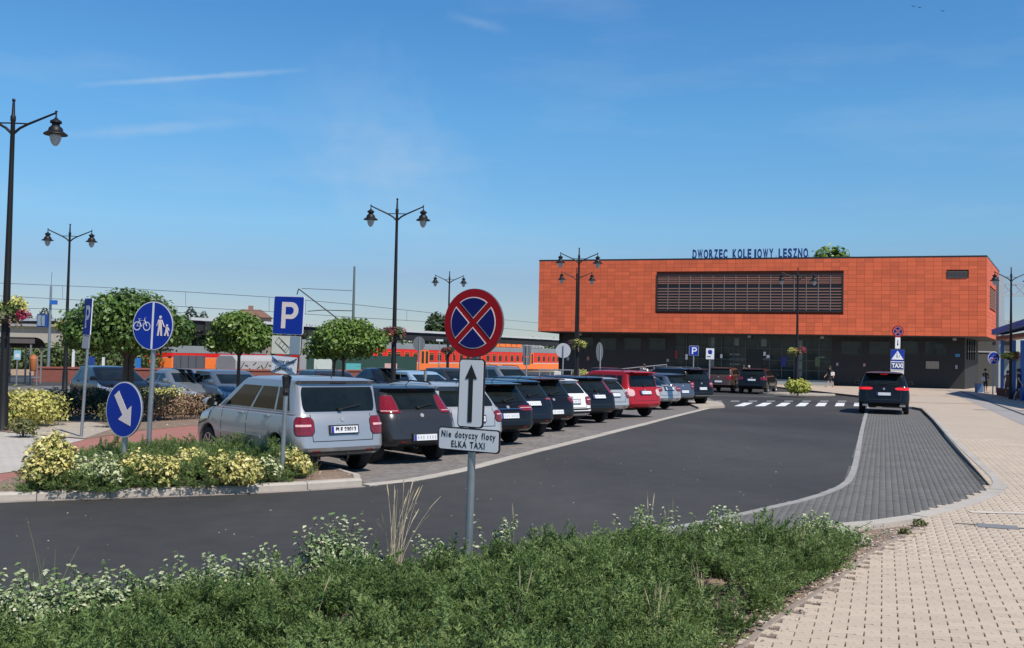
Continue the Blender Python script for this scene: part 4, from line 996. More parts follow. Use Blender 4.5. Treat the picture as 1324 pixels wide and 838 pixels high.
car('estate_car', rear(621, 583.2, 1.76), HEAD, P_SILVER2, WAGON, 'silver estate car half hidden behind the white arrow plate', rails=1, plate=(3.6, 0), tail=(3.2, 4.9, NR-.5, NR+NC+.8))
car('estate_car', rear(664, 572.6, 1.8), HEAD, P_BLACK, WAGON, 'black estate car with a chrome strip above its plate, just right of the arrow plate', plate=(3.3, 0), tail=(3.9, 5.0, NR-3.4, NR+NC+.8), extras=(chromebar, spoiler))
car('hatchback', rear(691.5, 562.8, 1.7), HEAD, P_DKBLUE, SMALL, 'low blue-black hatchback mostly hidden behind the black estate car', plate=(4.4, 0), tail=(5.0, 7.2, NR-1.0, NR+NC), splitwin=(.03, .12, .16, .48, .53, .92))
car('hatchback', rear(719, 556.3, 1.73), HEAD, P_BLACK, dict(HATCH, H=1.53), 'black hatchback with a roof spoiler and round badge, left of the white estate', plate=(2.5, 0), tail=(3.9, 6.6, NR-.5, NR+NC-.5), extras=(spoiler,))
car('estate_car', rear(741.7, 550.4, 1.72), HEAD, P_WHITE, dict(WAGON, H=1.45), 'white older estate car with a grey bumper, between two black cars', plate=(3.7, 0), trim_k=2.5, tail=(3.1, 4.8, NR-1.0, NR+NC+.4), wiper=False)
car('hatchback', rear(774.7, 545.3, 1.75), HEAD, P_BLACK, dict(HATCH, H=1.5), 'black hatchback with tall pillar tail lights, right of the white estate', plate=(4.2, 0), tail=(5.0, 8.9, NR-.6, NR+NC-.4), trim_k=2.0)
car('estate_car', rear(794, 540.6, 1.76), HEAD, P_SILVER2, dict(WAGON, H=1.43), 'silver estate car with black roof rails, left of the red people carrier', rails=1, plate=(4.1, 0), tail=(3.4, 4.9, NR-.4, NR+NC+.8))
car('people_carrier', rear(834, 538.0, 1.79), HEAD, P_RED, dict(MPV, H=1.66, roofw=.80), 'bright red people carrier with clear tail lights, the only red car', plate=(4.3, 0), tail=(3.6, 5.0, NR-1.2, NR+NC+.4), tail_mat=M_TAILW, rails=1, extras=(spoiler,))
car('saloon', rear(863, 528.6, 1.71), HEAD, P_SILVER2, SEDAN, 'silver saloon with a boot lid, right of the red people carrier', plate=(4.4, 0), tail=(3.6, 4.95, NR-2.2, NR+NC+.4), wiper=False, splitwin=(.0, .0, .08, .48, .53, .92))
car('hatchback', rear(882, 524.2, 1.76), HEAD, P_GRBLUE, HATCH, 'grey-blue hatchback hidden behind the silver saloon at the row end', plate=(3.0, 0), tail=(3.6, 4.95, NR-1.2, NR+NC+.4))
car('off_roader', rear(906, 523.4, 1.84), HEAD+2, P_BLACK, SUVS, 'black sport utility car with a silver skid plate, last of the parked row', plate=(3.7, 0), tail=(4.0, 5.2, NR-1.5, NR+NC+.8), rails=2, trim_k=1.2, extras=(skid, spoiler))
def centre_rear(px, py): p = G(px, py, 0.01); return (p.x, p.y)
car('off_roader', centre_rear(1142.5, 536.0), 20.3, P_BLACK, BIG, 'black sport utility car driving past the taxi sign with brake lights lit', plate=(4.0, 0), tail=(4.60, 4.95, NR-2.8, NR+NC+.3), lit=True, trim_k=1.0, extras=(exhausts, spoiler), group='cars driving or waiting by the station', spokes=5)
car('off_roader', centre_rear(928, 507.5), 25, P_BROWN, dict(SUVS, H=1.62, L=4.35), 'brown crossover waiting near the station doors', plate=(3.3, 0), tail=(4.1, 4.95, NR-2.4, NR+NC+.4), trim_k=1.6, rails=1, group='cars driving or waiting by the station')
car('off_roader', centre_rear(971, 509.5), 25, P_BLACK, dict(SUVS, H=1.60, L=4.33), 'black crossover waiting beside the brown one near the station doors', plate=(4.2, 0), tail=(4.2, 4.98, NR-1.2, NR+NC+.4), rails=1, trim_k=1.5, group='cars driving or waiting by the station')
# cars facing us on the far side of the planting bed
def fpos(px, dist, L):
    p = at(px, 460, dist); h = math.radians(HEADF); f = Vector((math.sin(h), math.cos(h))); return (p.x-f.x*L*.5, p.y-f.y*L*.5)
HEADF = 180+HEAD
FR = dict(front=True, wiper=False, group='cars facing the planting bed')
car('hatchback', fpos(147, 35.2, 4.3), HEADF, P_DKBLUE, dict(HATCH, H=1.46, hood=1.0), 'dark blue-black hatchback facing us behind the leftmost round tree', **FR)
car('saloon', fpos(236, 34.6, 4.4), HEADF, P_MIDGREY, dict(SEDAN, H=1.43), 'grey car facing us behind the yellow hedge', **FR)
car('hatchback', fpos(305, 33.6, 4.2), HEADF+4, paint('slate', (.13, .16, .20), .5, .3), dict(HATCH, H=1.44), 'slate grey hatchback facing us behind the second round tree', **FR)
car('hatchback', fpos(438, 36.5, 4.2), HEADF+6, P_GREY, dict(HATCH, H=1.45), 'dark grey hatchback seen between the twin trunks of the third round tree', **FR)
car('saloon', fpos(507, 41.5, 4.6), HEADF+8, P_DKBLUE, dict(SEDAN, H=1.50), 'dark blue saloon facing us behind the street lamp with flowers', **FR)
car('hatchback', fpos(556, 40.5, 4.2), HEADF+8, P_LTBLUE, dict(HATCH, H=1.42), 'pale blue hatchback facing us, left of the big no stopping sign', **FR)
car('hatchback', fpos(597, 44.0, 4.3), HEADF+8, P_GREY, dict(HATCH, H=1.52), 'dark grey car facing us directly behind the big no stopping sign', **FR)
car('estate_car', fpos(662, 49.0, 4.5), HEADF+8, P_MIDGREY, dict(WAGON, H=1.60), 'light grey estate car facing us in front of the red train', rails=1, **FR)
car('hatchback', fpos(800, 62.0, 4.3), HEADF+8, P_DKBLUE, dict(HATCH, H=1.50), 'dark car partly seen behind the red people carrier', **FR)
# ------------------------------------------------------------------ street lamps with flower baskets
M_LGLASS = mat('lamp_globe', (0.42, 0.45, 0.46), 0.15, var=0.15, scale=9, spec=0.6)
def street_lamp(px, dist, rz, label, basket=None, H=8.0, arms=2, lean=0.0):
    p = at(px, 460, dist); root = empty('street_lamp', (p.x, p.y, 0.0), 0, label, 'street lamp', 'black street lamps', rot=(0, lean, rz))
    MB().lathe([(.17, 0), (.17, .08), (.13, .14), (.125, .9), (.10, 1.0), (.095, 2.6), (.085, 2.7), (.07, 4.5), (.055, 6.4), (.05, H-.55), (.062, H-.52), (.062, H-.42), (.04, H-.38), (.028, H-.06)], n=12).build('post', M_IRON, root, smooth=True)
    MB().lathe([(.001, H-.07), (.03, H-.06), (.045, H-.03), (.03, H), (.001, H+.015)], n=10).build('finial', M_IRON, root)
    for s in ((-1, 1) if arms == 2 else (1,)):
        m = MB(); m.tube([(0, 0, H-.85), (s*.16, 0, H-.70), (s*.34, 0, H-.60), (s*1.0, 0, H-.30)], [.035, .032, .03, .024], 8); m.tube([(0, 0, H-.58), (s*.34, 0, H-.585)], .018, 6); m.tube([(s*1.0, 0, H-.28), (s*1.0, 0, H-.48)], .018, 6)
        m.lathe([(.02, H-.29), (.035, H-.27), (.02, H-.25)], (s*1.0, 0, 0), 8)
        a = m.build('bracket', M_IRON, root, smooth=True)
        h = MB().lathe([(.02, H-.40), (.05, H-.45), (.13, H-.50), (.135, H-.545), (.09, H-.57), (.09, H-.61), (.155, H-.67), (.17, H-.74), (.27, H-.81), (.275, H-.83), (.14, H-.83)], (s*1.0, 0, 0), 18).build('lamp_shade', M_IRON, root, smooth=True)
        MB().lathe([(.13, H-.832), (.135, H-.88), (.12, H-.96), (.085, H-1.04), (.04, H-1.09), (.001, H-1.10)], (s*1.0, 0, 0), 16).build('lamp_globe', M_LGLASS, h, smooth=True)
    if basket:
        hz, r, cols, blabel, sd = basket
        bz = empty('flower_basket', (p.x, p.y, hz), rz, blabel, 'flower basket', 'flower baskets on lamp posts')
        MB().lathe([(.10, -.22), (r*.55, -.16), (r*.62, .0), (.10, .0)], n=14).build('basket', M_BLACK, bz)
        rs = np.random.RandomState(sd); cs = []; rd = []
        for k in range(9):
            a = k*0.7+rs.rand(); q = r*(.45+.25*rs.rand()); cs.append((q*math.cos(a), q*math.sin(a), .02+.16*rs.rand())); rd.append((r*.42, r*.42, r*.36))
        leaf_cloud('foliage', cs, rd, 900, .055, leafmat('basket_green', [(.03, .06, .015), (.07, .12, .03), (.12, .16, .05)]), bz, seed=sd)
        for i, (cn, ccols, fx, *am) in enumerate(cols):
            am = am[0] if am else 1.0
            c2 = [c for k, c in enumerate(cs) if (c[0]*fx[0]+c[2]*fx[1]) > -.12*r] or cs; 
            if len(c2) > 5: c2 = c2[:5]
            c2 = [(c[0]+fx[0]*r*.35, c[1], c[2]+fx[1]*.22*r) for c in c2]
            leaf_cloud('blossom', c2, [(r*.40*am**.4, r*.45*am**.4, r*.36*am**.4)]*len(c2), int(620*am), .05, leafmat(cn, ccols, trans=.3), bz, seed=sd+3+i, shell=.75, aspect=1.1)
        # trailing shoots
        P = []; N = []
        for k in range(16):
            a = rs.rand()*6.28; x0 = r*.75*math.cos(a); y0 = r*.75*math.sin(a); L_ = .15+.35*rs.rand()*r*1.6
            for t in range(12): P.append((x0*(1+t*.02), y0*(1+t*.02), .05-L_*t/12)); N.append((x0, y0, .3))
        leaves_at('trailing_shoots', np.array(P)+rs.normal(0, .015, (len(P), 3)), np.array(N)/np.linalg.norm(np.array(N), axis=1)[:, None], .05, leafmat('shoot_green', [(.06, .09, .03), (.14, .16, .07), (.16, .07, .07)]), bz, rs)
    return root
YEL = ('petal_yellow', [(.55, .50, .08), (.75, .70, .22), (.40, .42, .08)]); PUR = ('petal_purple', [(.06, .02, .06), (.14, .04, .10), (.09, .03, .04)]); PNK = ('petal_pink', [(.45, .02, .10), (.30, .02, .06), (.55, .10, .2)])
street_lamp(6, 23.8, math.radians(3), 'tallest looking black street lamp at the left edge of the photo', (2.12+(447-407)/54.7*1.0, .50, [(*YEL, (.15, .75), 1.8), (*PUR, (-.5, -.75)), (*PNK, (1.05, -.75), .35)], 'yellow, purple and pink flower basket on the leftmost lamp', 11))
street_lamp(85, 48.0, math.radians(8), 'black twin street lamp left of the big round tree', (2.12+.9, .5, [(*YEL, (-.5, .3)), (*PNK, (.2, 0))], 'flower basket partly hidden by the leftmost round tree', 12))
street_lamp(509, 38.0, math.radians(-2), 'black twin street lamp standing right of the third round tree', (2.12+.66, .50, [(*PUR, (-.4, .4)), (*YEL, (-.1, -.3)), (*PNK, (.4, .0))], 'dark red and yellow flower basket right of the third round tree', 13))
street_lamp(579, 71.0, math.radians(4), 'small distant black twin street lamp behind the big no stopping sign', (2.12+.2, .5, [(*PNK, (-.3, 0)), (*PUR, (.2, 0))], 'pink flower basket just left of the big no stopping sign', 14))
street_lamp(746.5, 54.0, math.radians(-3), 'taller of the two black street lamps before the left of the orange building', (2.12+.60, .50, [(*PUR, (-.4, 0)), (*YEL, (.6, .1))], 'purple and cream flower basket in front of the dark station wall', 15))
street_lamp(744, 66.0, math.radians(3), 'lower looking one of two black street lamps before the left of the orange building')
street_lamp(1030.5, 63.0, math.radians(-5), 'black street lamp rising from the yellow bush island before the station doors', (2.12+.62, .50, [(*YEL, (-.6, -.1)), (*PNK, (.5, 0))], 'green and dark pink flower basket above the yellow bush', 16))
street_lamp(1307, 60.0, math.radians(2), 'black twin street lamp at the right edge beside the blue canopy', (2.12+.55, .50, [(*YEL, (-.7, .2)), (*PNK, (.5, -.1))], 'yellow and red flower basket at the right edge', 17))
street_lamp(1460, 41.0, math.radians(2), 'black street lamp whose shadow crosses the pavement at the right')

# ------------------------------------------------------------------ traffic signs
def sign_root(name, base, yaw, label, cat='road sign', lean=0.0, z=0.0, group=None, back=0.0):
    p = G(base[0], base[1], z); r = empty(name, p, 0, label, cat, group); R = Matrix.Rotation(math.radians(lean), 4, 'Y') @ Matrix.Rotation(math.radians(yaw), 4, 'Z')
    r.rotation_euler = R.to_euler(); return r
def scale_at(base, z=0.0): return F_PX/G(base[0], base[1], z).y
def pole(root, h, r=.038, material=None, cap=True, z0=-.1):
    MB().tube([(0, .0, z0), (0, .0, h)], r, 14).build('pole', material or M_GALV, root, smooth=True)
def disc_sign(root, zc, R, faces, back=True, th=.02, y=-.05):
    """round plate; faces: list of (name, outline, material) stacked towards the viewer"""
    pl = MB().plate(circ(R, 40, 0, zc), y, y+th).build('sign_plate', M_SIGNBACK, root)
    for i, (n, pts, m) in enumerate(faces):
        for q in (pts if isinstance(pts[0], list) else [pts]):
            MB().plate([(a, b+zc) for a, b in q], y-.003*(i+1)-.002, y-.003*i-.001).build(n, m, pl)
    for dz in (-R*.5, R*.5): MB().box((0, -.0, zc+dz), (.10, .065, .035)).build('clamp', M_ALU, root)
    return pl
def no_stopping(root, zc, R):
    t = .10*R; faces = [('rim', circ(R*.985, 44), M_RED)]
    wed = []; edge = []
    for k in range(4):
        a0 = math.radians(90*k+45-45+90); c = math.radians(90*k+90)
        def wedge(r, off, tip):
            da = math.asin(off/r); P = [(tip*math.cos(c), tip*math.sin(c))]
            for i in range(13):
                a = c-math.pi/4+da+(math.pi/2-2*da)*i/12; P.append((r*math.cos(a), r*math.sin(a)))
            return P
        edge.append(wedge(R*.755, t*.86, t*.86*math.sqrt(2))); wed.append(wedge(R*.725, t*1.12, t*1.12*math.sqrt(2)+.0*R))
    faces += [('white_line', edge, M_PINKW), ('blue_field', wed, M_DKBLUE)]
    return disc_sign(root, zc, R, faces)
def rect_sign(root, zc, w, h, fm, xc=0.0, r=.03, y=-.05, border=None, name='sign_plate', bw=.012, tilt=0.0):
    pl = MB().plate(rrect(w, h, r, 0, 0), y, y+.018).build(name, border or M_SIGNBACK, root)
    MB().plate(rrect(w-2*bw, h-2*bw, max(r-bw, .004), 0, 0), y-.006, y-.001).build('sign_face', fm, pl)
    pl.matrix_local = Matrix.Translation((xc, 0, zc)) @ Matrix.Rotation(math.radians(tilt), 4, 'Y'); return pl
def arrow_pts(L_, w, hw, hl): return [(-w/2, -L_/2), (w/2, -L_/2), (w/2, L_/2-hl), (hw/2, L_/2-hl), (0, L_/2), (-hw/2, L_/2-hl), (-w/2, L_/2-hl)]
def rot2(P, a, cx=0, cz=0): c, s = math.cos(a), math.sin(a); return [(cx+x*c-z*s, cz+x*s+z*c) for x, z in P]
def shape(parent, name, P, m, y=-.06, t=.003): return MB().plate(P, y-t, y).build(name, m, parent)
# main sign, near the camera
b = (604.5, 752); s = scale_at(b, .06); r = sign_root('no_stopping_sign', b, -29, 'large round red and blue no stopping sign with white arrow and text plates', lean=0.7, z=.06)
top = (752-376)/s; pole(r, top-.08, .036); kk = s/123.0; no_stopping(r, (752-420)/s, 44.3/s)
zc = (752-510.5)/s; p1 = rect_sign(r, zc, 38.5/s, 89/s, M_WHITE, r=.04, border=M_INK, bw=.013); shape(p1, 'arrow', arrow_pts(.60/kk, .052/kk, .145/kk, .15/kk), M_INK, y=-.057)
zc = (752-570.5)/s; p2 = rect_sign(r, zc, 92/s, 30/s, M_WHITE, xc=-.01, r=.035, border=M_INK, bw=.012)
text_mesh('lettering', 'Nie dotyczy floty', .094/kk, M_INK, p2, (0, -.058, 5.8/s), bold=.0012, width=81/s, spacing=1.25, depth=.0006)
text_mesh('lettering', 'ELKA TAXI', .094/kk, M_INK, p2, (0, -.058, -6.6/s), bold=.0014, width=50/s, spacing=1.2, depth=.0006)
for dz in (-.25, .25): MB().box((0, 0, (752-510.5)/s+dz), (.10, .065, .03)).build('clamp', M_ALU, r)
# keep-right arrow
b = (157.5, 627); s = scale_at(b, .1); r = sign_root('keep_right_sign', b, -32, 'round blue sign with a thick white arrow pointing down right', lean=2.0, z=.1)
zc = (627-530)/s; pole(r, zc+.3, .04); R_ = 36/s
disc_sign(r, zc, R_, [('rim', circ(R_*.99, 44), M_WHITE), ('blue_field', circ(R_*.95, 44), M_BLUE), ('arrow', rot2(arrow_pts(R_*1.42, R_*.30, R_*.86, R_*.58), math.radians(-142)), M_PINKW)])
# cycle + pedestrian
b = (190.5, 607); s = scale_at(b, .1); r = sign_root('cycle_and_footpath_sign', b, -19, 'round blue sign split by a white bar, bicycle left and two walkers right', lean=1.2, z=.1)
zc = (607-422)/s; pole(r, zc+.3, .04); R_ = 31.6/s; pl = disc_sign(r, zc, R_, [('rim', circ(R_*.99, 44), M_WHITE), ('blue_field', circ(R_*.955, 44), M_BLUE), ('divider', [(-.045*R_, -.95*R_), (.045*R_, -.95*R_), (.045*R_, .95*R_), (-.045*R_, .95*R_)], M_WHITE)])
def picto(m_, strokes, y, k, cx, cz, w):
    for (x0, z0, x1, z1) in strokes: m_.bar((cx+x0*k, y, cz+z0*k), (cx+x1*k, y, cz+z1*k), w, .004)
def ring(m_, R, w, cx, cz, y, n=20):
    o = circ(R, n, cx, cz); i = circ(R-w, n, cx, cz); vs = [(a, y, c) for a, c in o+i]; m_.add(vs, [(k, (k+1) % n, (k+1) % n+n, k+n) for k in range(n)])
m = MB(); y = -.062; k = R_
for cx in (-.76, -.28): ring(m, .185*k, .04*k, cx*k, zc-.03*k, y)
picto(m, [(-.76, -.03, -.66, .20), (-.66, .20, -.38, .20), (-.38, .20, -.28, -.03), (-.66, .20, -.54, -.05), (-.54, -.05, -.38, .20), (-.54, -.05, -.76, -.03), (-.72, .27, -.58, .27), (-.66, .2, -.66, .27), (-.38, .20, -.40, .31), (-.40, .31, -.32, .31)], y, k, 0, zc, .035*k)
m.build('bicycle_symbol', M_WHITE, pl)
m = MB(); m.plate(circ(.065*k, 12, .38*k, zc+.36*k), y-.003, y)
m.plate([(x*k, zc+z*k) for x, z in ((.28, .26), (.48, .26), (.47, -.05), (.50, -.40), (.42, -.40), (.38, -.08), (.33, -.40), (.25, -.40), (.30, -.02))], y-.003, y)
m.plate(circ(.05*k, 10, .72*k, zc+.03*k), y-.003, y)
m.plate([(x*k, zc+z*k) for x, z in ((.66, -.04), (.79, -.04), (.78, -.2), (.83, -.40), (.76, -.40), (.72, -.24), (.66, -.40), (.59, -.38), (.65, -.2))], y-.003, y)
picto(m, [(.46, .24, .58, -.02), (.58, -.02, .68, -.05), (.29, .24, .22, .0), (.78, -.06, .84, -.18)], y, k, 0, zc, .05*k)
m.build('walkers_symbol', M_PINKW, pl)
# parking sign with two plates
b = (363.5, 621); s = scale_at(b, .1); r = sign_root('parking_sign', b, -20, 'blue square parking sign above two smaller plates, the lower one crossed out with blue tape', lean=1.6, z=.1)
top = (621-384)/s; pole(r, top-.02, .036)
pl = rect_sign(r, (621-408.5)/s, 45/s, 49.5/s, M_BLUE, r=.03, border=M_WHITE, bw=.010)
k = 45/s
P_ = [(-.22, -.36), (-.08, -.36), (-.08, -.10), (.10, -.10)]+[(.10+.23*math.sin(a), .13-.23*math.cos(a)*1.0) for a in [math.pi*i/10 for i in range(1, 10)]]+[(.10, .36), (-.22, .36)]
shape(pl, 'letter', [(x*k, z*k*1.05) for x, z in P_], M_PINKW, y=-.057); shape(pl, 'letter_hole', [(x*k, z*k*1.05) for x, z in ([(-.08, .03), (.08, .03)]+[(.08+.10*math.sin(a), .13-.10*math.cos(a)) for a in [math.pi*i/8 for i in range(1, 8)]]+[(.08, .23), (-.08, .23)])], M_BLUE, y=-.0605, t=.003)
pl = rect_sign(r, (621-447)/s, 44/s, 24.5/s, mat('cream_film', (.62, .60, .48), .5), r=.02, xc=-.01, border=M_INK, bw=.006)
MB().box((.30*k, -.0585, 0), (.33*k, .004, 23/s)).build('blank_patch', mat('patch_blue_grey', (.20, .26, .31), .5), pl)
m = MB(); a = math.radians(-38)
for P in ([(-.13, -.05), (.13, -.05), (.13, .05), (-.13, .05)], [(-.05, -.045), (.09, -.045), (.09, .045), (-.05, .045)]):
    Q = rot2(P, a, -.12*k, 0)
    for i in range(4): m.bar((Q[i][0], -.058, Q[i][1]), (Q[(i+1) % 4][0], -.058, Q[(i+1) % 4][1]), .007, .003)
Q = rot2([(0.02, -.045), (0.02, .045)], a, -.12*k, 0); m.bar((Q[0][0], -.058, Q[0][1]), (Q[1][0], -.058, Q[1][1]), .007, .003); m.build('car_symbol', M_INK, pl)
pl = rect_sign(r, (621-473)/s, 39/s, 23.5/s, M_WHITE, r=.03, xc=-.025, border=M_INK, bw=.006, tilt=2)
text_mesh('lettering', 'Parking płatny', .075, mat('ink_grey', (.10, .11, .13), .6), pl, (0, -.058, .055), bold=.001, width=.38)
text_mesh('lettering', 'Czynne 24h', .075, MATS['ink_grey'], pl, (0, -.058, -.055), bold=.001, width=.32)
for sgn in (-1, 1): MB().bar((-.225, -.0655, sgn*.12), (.225, -.0655, -sgn*.12), .032, .004).build('blue_tape', mat('tape_blue', (.02, .10, .25), .4), pl)
MB().lathe([(.045, (621-512)/s), (.06, (621-508)/s), (.055, (621-503)/s), (.062, (621-498)/s), (.07, (621-492)/s), (.08, (621-488)/s), (.05, (621-486)/s)], n=9).build('black_wrap', mat('black_tape', (.012, .012, .012), .35, var=.4, scale=20, bump=.6), r)
# side-on parking sign
b = (105, 566); s = scale_at(b, .1); r = sign_root('parking_sign', b, -53, 'narrow looking parking sign seen almost edge on at the left tree', lean=2.2, z=.1)
pole(r, (566-386)/s, .034); k = 48/s
pl = rect_sign(r, (566-410)/s, .62*1.0, k, M_BLUE, r=.03, border=M_WHITE); shape(pl, 'letter', [(x*.6, z*.7) for x, z in P_], M_WHITE, y=-.057); shape(pl, 'letter_hole', [(x*.6, z*.7) for x, z in ((-.08, .04), (.14, .04), (.2, .13), (.14, .23), (-.08, .23))], M_BLUE, y=-.061)
rect_sign(r, (566-443)/s, .6, 17/s, M_OFFW, r=.02)
# distant signs
def small(name, base, dist, yaw, label, build, cat='road sign', z=0.0, pr=.035, h=None, group=None):
    p = at(base[0], base[1], dist); r = empty(name, (p.x, p.y, z), 0, label, cat, group, rot=(0, math.radians(.6), math.radians(yaw))); build(r, lambda y_: (at(base[0], y_, dist)).z-z, F_PX/dist); return r
def f(r, Z, s):
    pole(r, Z(421), .04); no_stopping(r, Z(428.5), 7.7/s); pl = rect_sign(r, Z(443.5), 7.2/s, 15/s, M_WHITE, r=.02); shape(pl, 'arrow', [(x, -z) for x, z in arrow_pts(.30, .04, .11, .10)], M_INK, y=-.057)
    pl = rect_sign(r, Z(459.5), 18/s, 15/s, M_BLUE, r=.02); shape(pl, 'white_triangle', [(-8/s, -5.5/s), (8/s, -5.5/s), (0, 6/s)], M_WHITE, y=-.057)
    m = MB(); m.bar((-.03, -.062, .06), (-.05, -.062, -.12), .04, .003).bar((-.03, -.062, .04), (.02, -.062, -.12), .03, .003).plate(circ(.025, 8, -.03, .1), -.064, -.061).bar((.10, -.062, -.02), (.08, -.062, -.12), .03, .003).plate(circ(.02, 8, .1, .01), -.064, -.061); m.build('walkers_symbol', M_INK, pl)
    pl = rect_sign(r, Z(473), 18/s, 12/s, M_WHITE, r=.01); MB().box((0, -.0585, 0), (16.5/s, .004, 9.5/s)).build('blue_field', mat('dull_blue', (.015, .03, .14), .4), pl); text_mesh('lettering', 'TAXI', .30, M_WHITE, pl, (0, -.062, .0), bold=.012, width=15/s)
    rect_sign(r, Z(481.5), 18/s, 5/s, M_OFFW, r=.01)
small('taxi_sign_post', (1159, 482), 50.0, 3, 'sign post with TAXI plate, crossing sign and small no stopping disc above the black car', f)
def f(r, Z, s):
    pole(r, Z(447), .035, M_ALU); pl = rect_sign(r, Z(453.5), 12.3/s, 12.5/s, M_BLUE, r=.03, border=M_WHITE); kk = 12/s
    shape(pl, 'letter', [(x*kk, z*kk) for x, z in P_], M_WHITE, y=-.057); shape(pl, 'letter_hole', [(x*kk, z*kk) for x, z in ((-.08, .04), (.14, .04), (.2, .13), (.14, .23), (-.08, .23))], M_BLUE, y=-.061)
small('parking_sign', (896, 478), 57.0, 0, 'small blue parking sign above the black car before the station glass', f)
def f(r, Z, s):
    pole(r, Z(451), .035, M_ALU); pl = rect_sign(r, Z(457.5), 11/s, 14.5/s, M_WHITE, r=.02); shape(pl, 'disc', circ(2.9/s, 20, 0, 2.3/s), M_BLUE, y=-.057); MB().bar((-2.4/s, -.062, 4.6/s), (2.4/s, -.062, 0), .05, .003).build('slash', M_WHITE, pl); MB().box((-1.5/s, -.058, -3.7/s), (5/s, .003, .05)).build('text_line', M_INK, pl)
small('parking_zone_sign', (917, 478), 58.0, 0, 'white rectangular sign with a small blue disc right of the small parking sign', f)
def f(r, Z, s):
    pole(r, Z(447), .03, M_ALU); MB().plate(circ(.31, 28, 0, Z(453.3)), .03, .045).build('sign_plate', mat('pale_sign_back', (.42, .44, .46), .5, .2), r)
small('sign_seen_from_behind', (727, 483), 42.0, 0, 'round pale grey back of a sign at the left end of the dark wall', f)
def f(r, Z, s):
    pole(r, Z(446), .03, M_ALU); MB().plate(circ(.42, 28, 0, Z(455)), .03, .045).build('sign_plate', M_SIGNBACK, r)
small('sign_seen_from_behind', (775.5, 483), 44.0, 64, 'narrow round sign seen nearly edge on before the dark station wall', f)
def f(r, Z, s):
    pole(r, Z(437), .03, M_ALU); MB().plate(circ(.33, 28, 0, Z(444.5)), .03, .045).build('sign_plate', M_SIGNBACK, r); MB().box((0, .03, Z(454.5)), (3.2/s, .02, 5/s)).build('lower_plate', M_SIGNBACK, r)
small('sign_seen_from_behind', (541, 480), 46.0, 40, 'round grey back of a sign in front of the train, right of the flower lamp', f)
def f(r, Z, s):
    pole(r, Z(447), .035, M_ALU); MB().box((0, .04, Z(454)), (10.5/s, .02, 13.5/s)).build('sign_plate', M_SIGNBACK, r); MB().box((0, .04, Z(467)), (8.5/s, .02, 10/s)).build('lower_plate', M_SIGNBACK, r)
small('sign_seen_from_behind', (680, 478), 47.0, 0, 'two grey rectangular sign backs on one post before the train', f)
def f(r, Z, s):
    pole(r, Z(440), .03, M_ALU); MB().box((0, 0, Z(440)), (9/s, .06, 2.5/s)).build('lamp_bar', mat('pale_fitting', (.5, .55, .55), .4), r)
small('short_mast', (567, 480), 68.0, 0, 'thin grey mast with a pale crosspiece left of the big no stopping sign', f, cat='mast')
def f(r, Z, s):
    pole(r, Z(481), .04, M_ALU); MB().box((0, 0, Z(484)), (3.6/s, .06, 9/s)).build('panel', M_ALU, r)
small('short_sign_post', (549.5, 487), 33.0, 50, 'short grey post with a narrow plate before the pale blue car', f, cat='post')
def f(r, Z, s):
    pole(r, Z(455), .035, M_ALU); pl = disc_sign(r, Z(463), 8.3/s, [('rim', circ(8.2/s, 28), M_WHITE), ('blue_field', circ(7.6/s, 28), M_BLUE)]); MB().bar((-5.5/s, -.064, -3.5/s+Z(463)), (5.5/s, -.064, 3.5/s+Z(463)), 2.2/s, .004).build('red_slash', mat('slash_red', (.5, .02, .03), .4), pl)
    m = MB(); 
    for cx in (-3.2, 3.2): ring(m, 2.6/s, .6/s, cx/s, Z(465), -.0605, 14)
    m.bar((-3.2/s, -.0605, Z(465)), (-1/s, -.0605, Z(459)), .05, .003).bar((-1/s, -.0605, Z(459)), (3/s, -.0605, Z(460)), .05, .003); m.build('bicycle_symbol', M_WHITE, pl)
small('end_of_cycle_path_sign', (1283.5, 510), 60.0, 8, 'round blue sign with a red slash beside the right end of the station', f)

# ------------------------------------------------------------------ vegetation
LM_MAPLE = leafmat('maple_leaves', [(.055, .10, .014), (.09, .16, .024), (.145, .23, .042), (.24, .32, .085)], .42, .28)
LM_MAPLED = leafmat('maple_leaves_dark', [(.035, .075, .014), (.06, .12, .022), (.105, .18, .036), (.19, .27, .085)], .42, .25)
LM_FARTREE = leafmat('far_leaves', [(.025, .05, .02), (.05, .09, .03), (.08, .12, .04)], .6, .2)
LM_YEL = leafmat('golden_leaves', [(.30, .30, .06), (.52, .48, .12), (.68, .62, .24), (.20, .24, .05)], .5, .25)
LM_VAR = leafmat('variegated_leaves', [(.06, .12, .03), (.62, .62, .36), (.16, .24, .07), (.55, .56, .26), (.72, .70, .48), (.09, .16, .04)], .45, .2)
LM_VARG = leafmat('variegated_green', [(.05, .11, .03), (.48, .52, .30), (.10, .18, .05), (.20, .28, .10), (.60, .62, .42), (.07, .14, .04), (.34, .40, .18)], .45, .2)
LM_VARY = leafmat('variegated_gold', [(.10, .16, .03), (.70, .60, .22), (.30, .32, .07), (.78, .68, .32), (.60, .50, .14)], .45, .2)
LM_HEDGE = leafmat('dark_hedge_leaves', [(.012, .028, .010), (.025, .05, .015), (.05, .085, .025)], .5, .15)
LM_OLIVE = leafmat('olive_shrub_leaves', [(.07, .09, .03), (.14, .15, .05), (.22, .21, .09)], .6, .2)
LM_DEAD = leafmat('dry_shrub_leaves', [(.16, .09, .05), (.26, .15, .10), (.34, .22, .14), (.12, .12, .05)], .8, .1)
LM_JUN = leafmat('juniper_needles', [(.16, .11, .055), (.050, .085, .024), (.095, .155, .040), (.155, .225, .065), (.24, .31, .11), (.34, .41, .19)], .65, .3)
LM_CON = leafmat('conifer_needles', [(.015, .03, .016), (.03, .055, .028), (.05, .08, .04)], .7, .1)
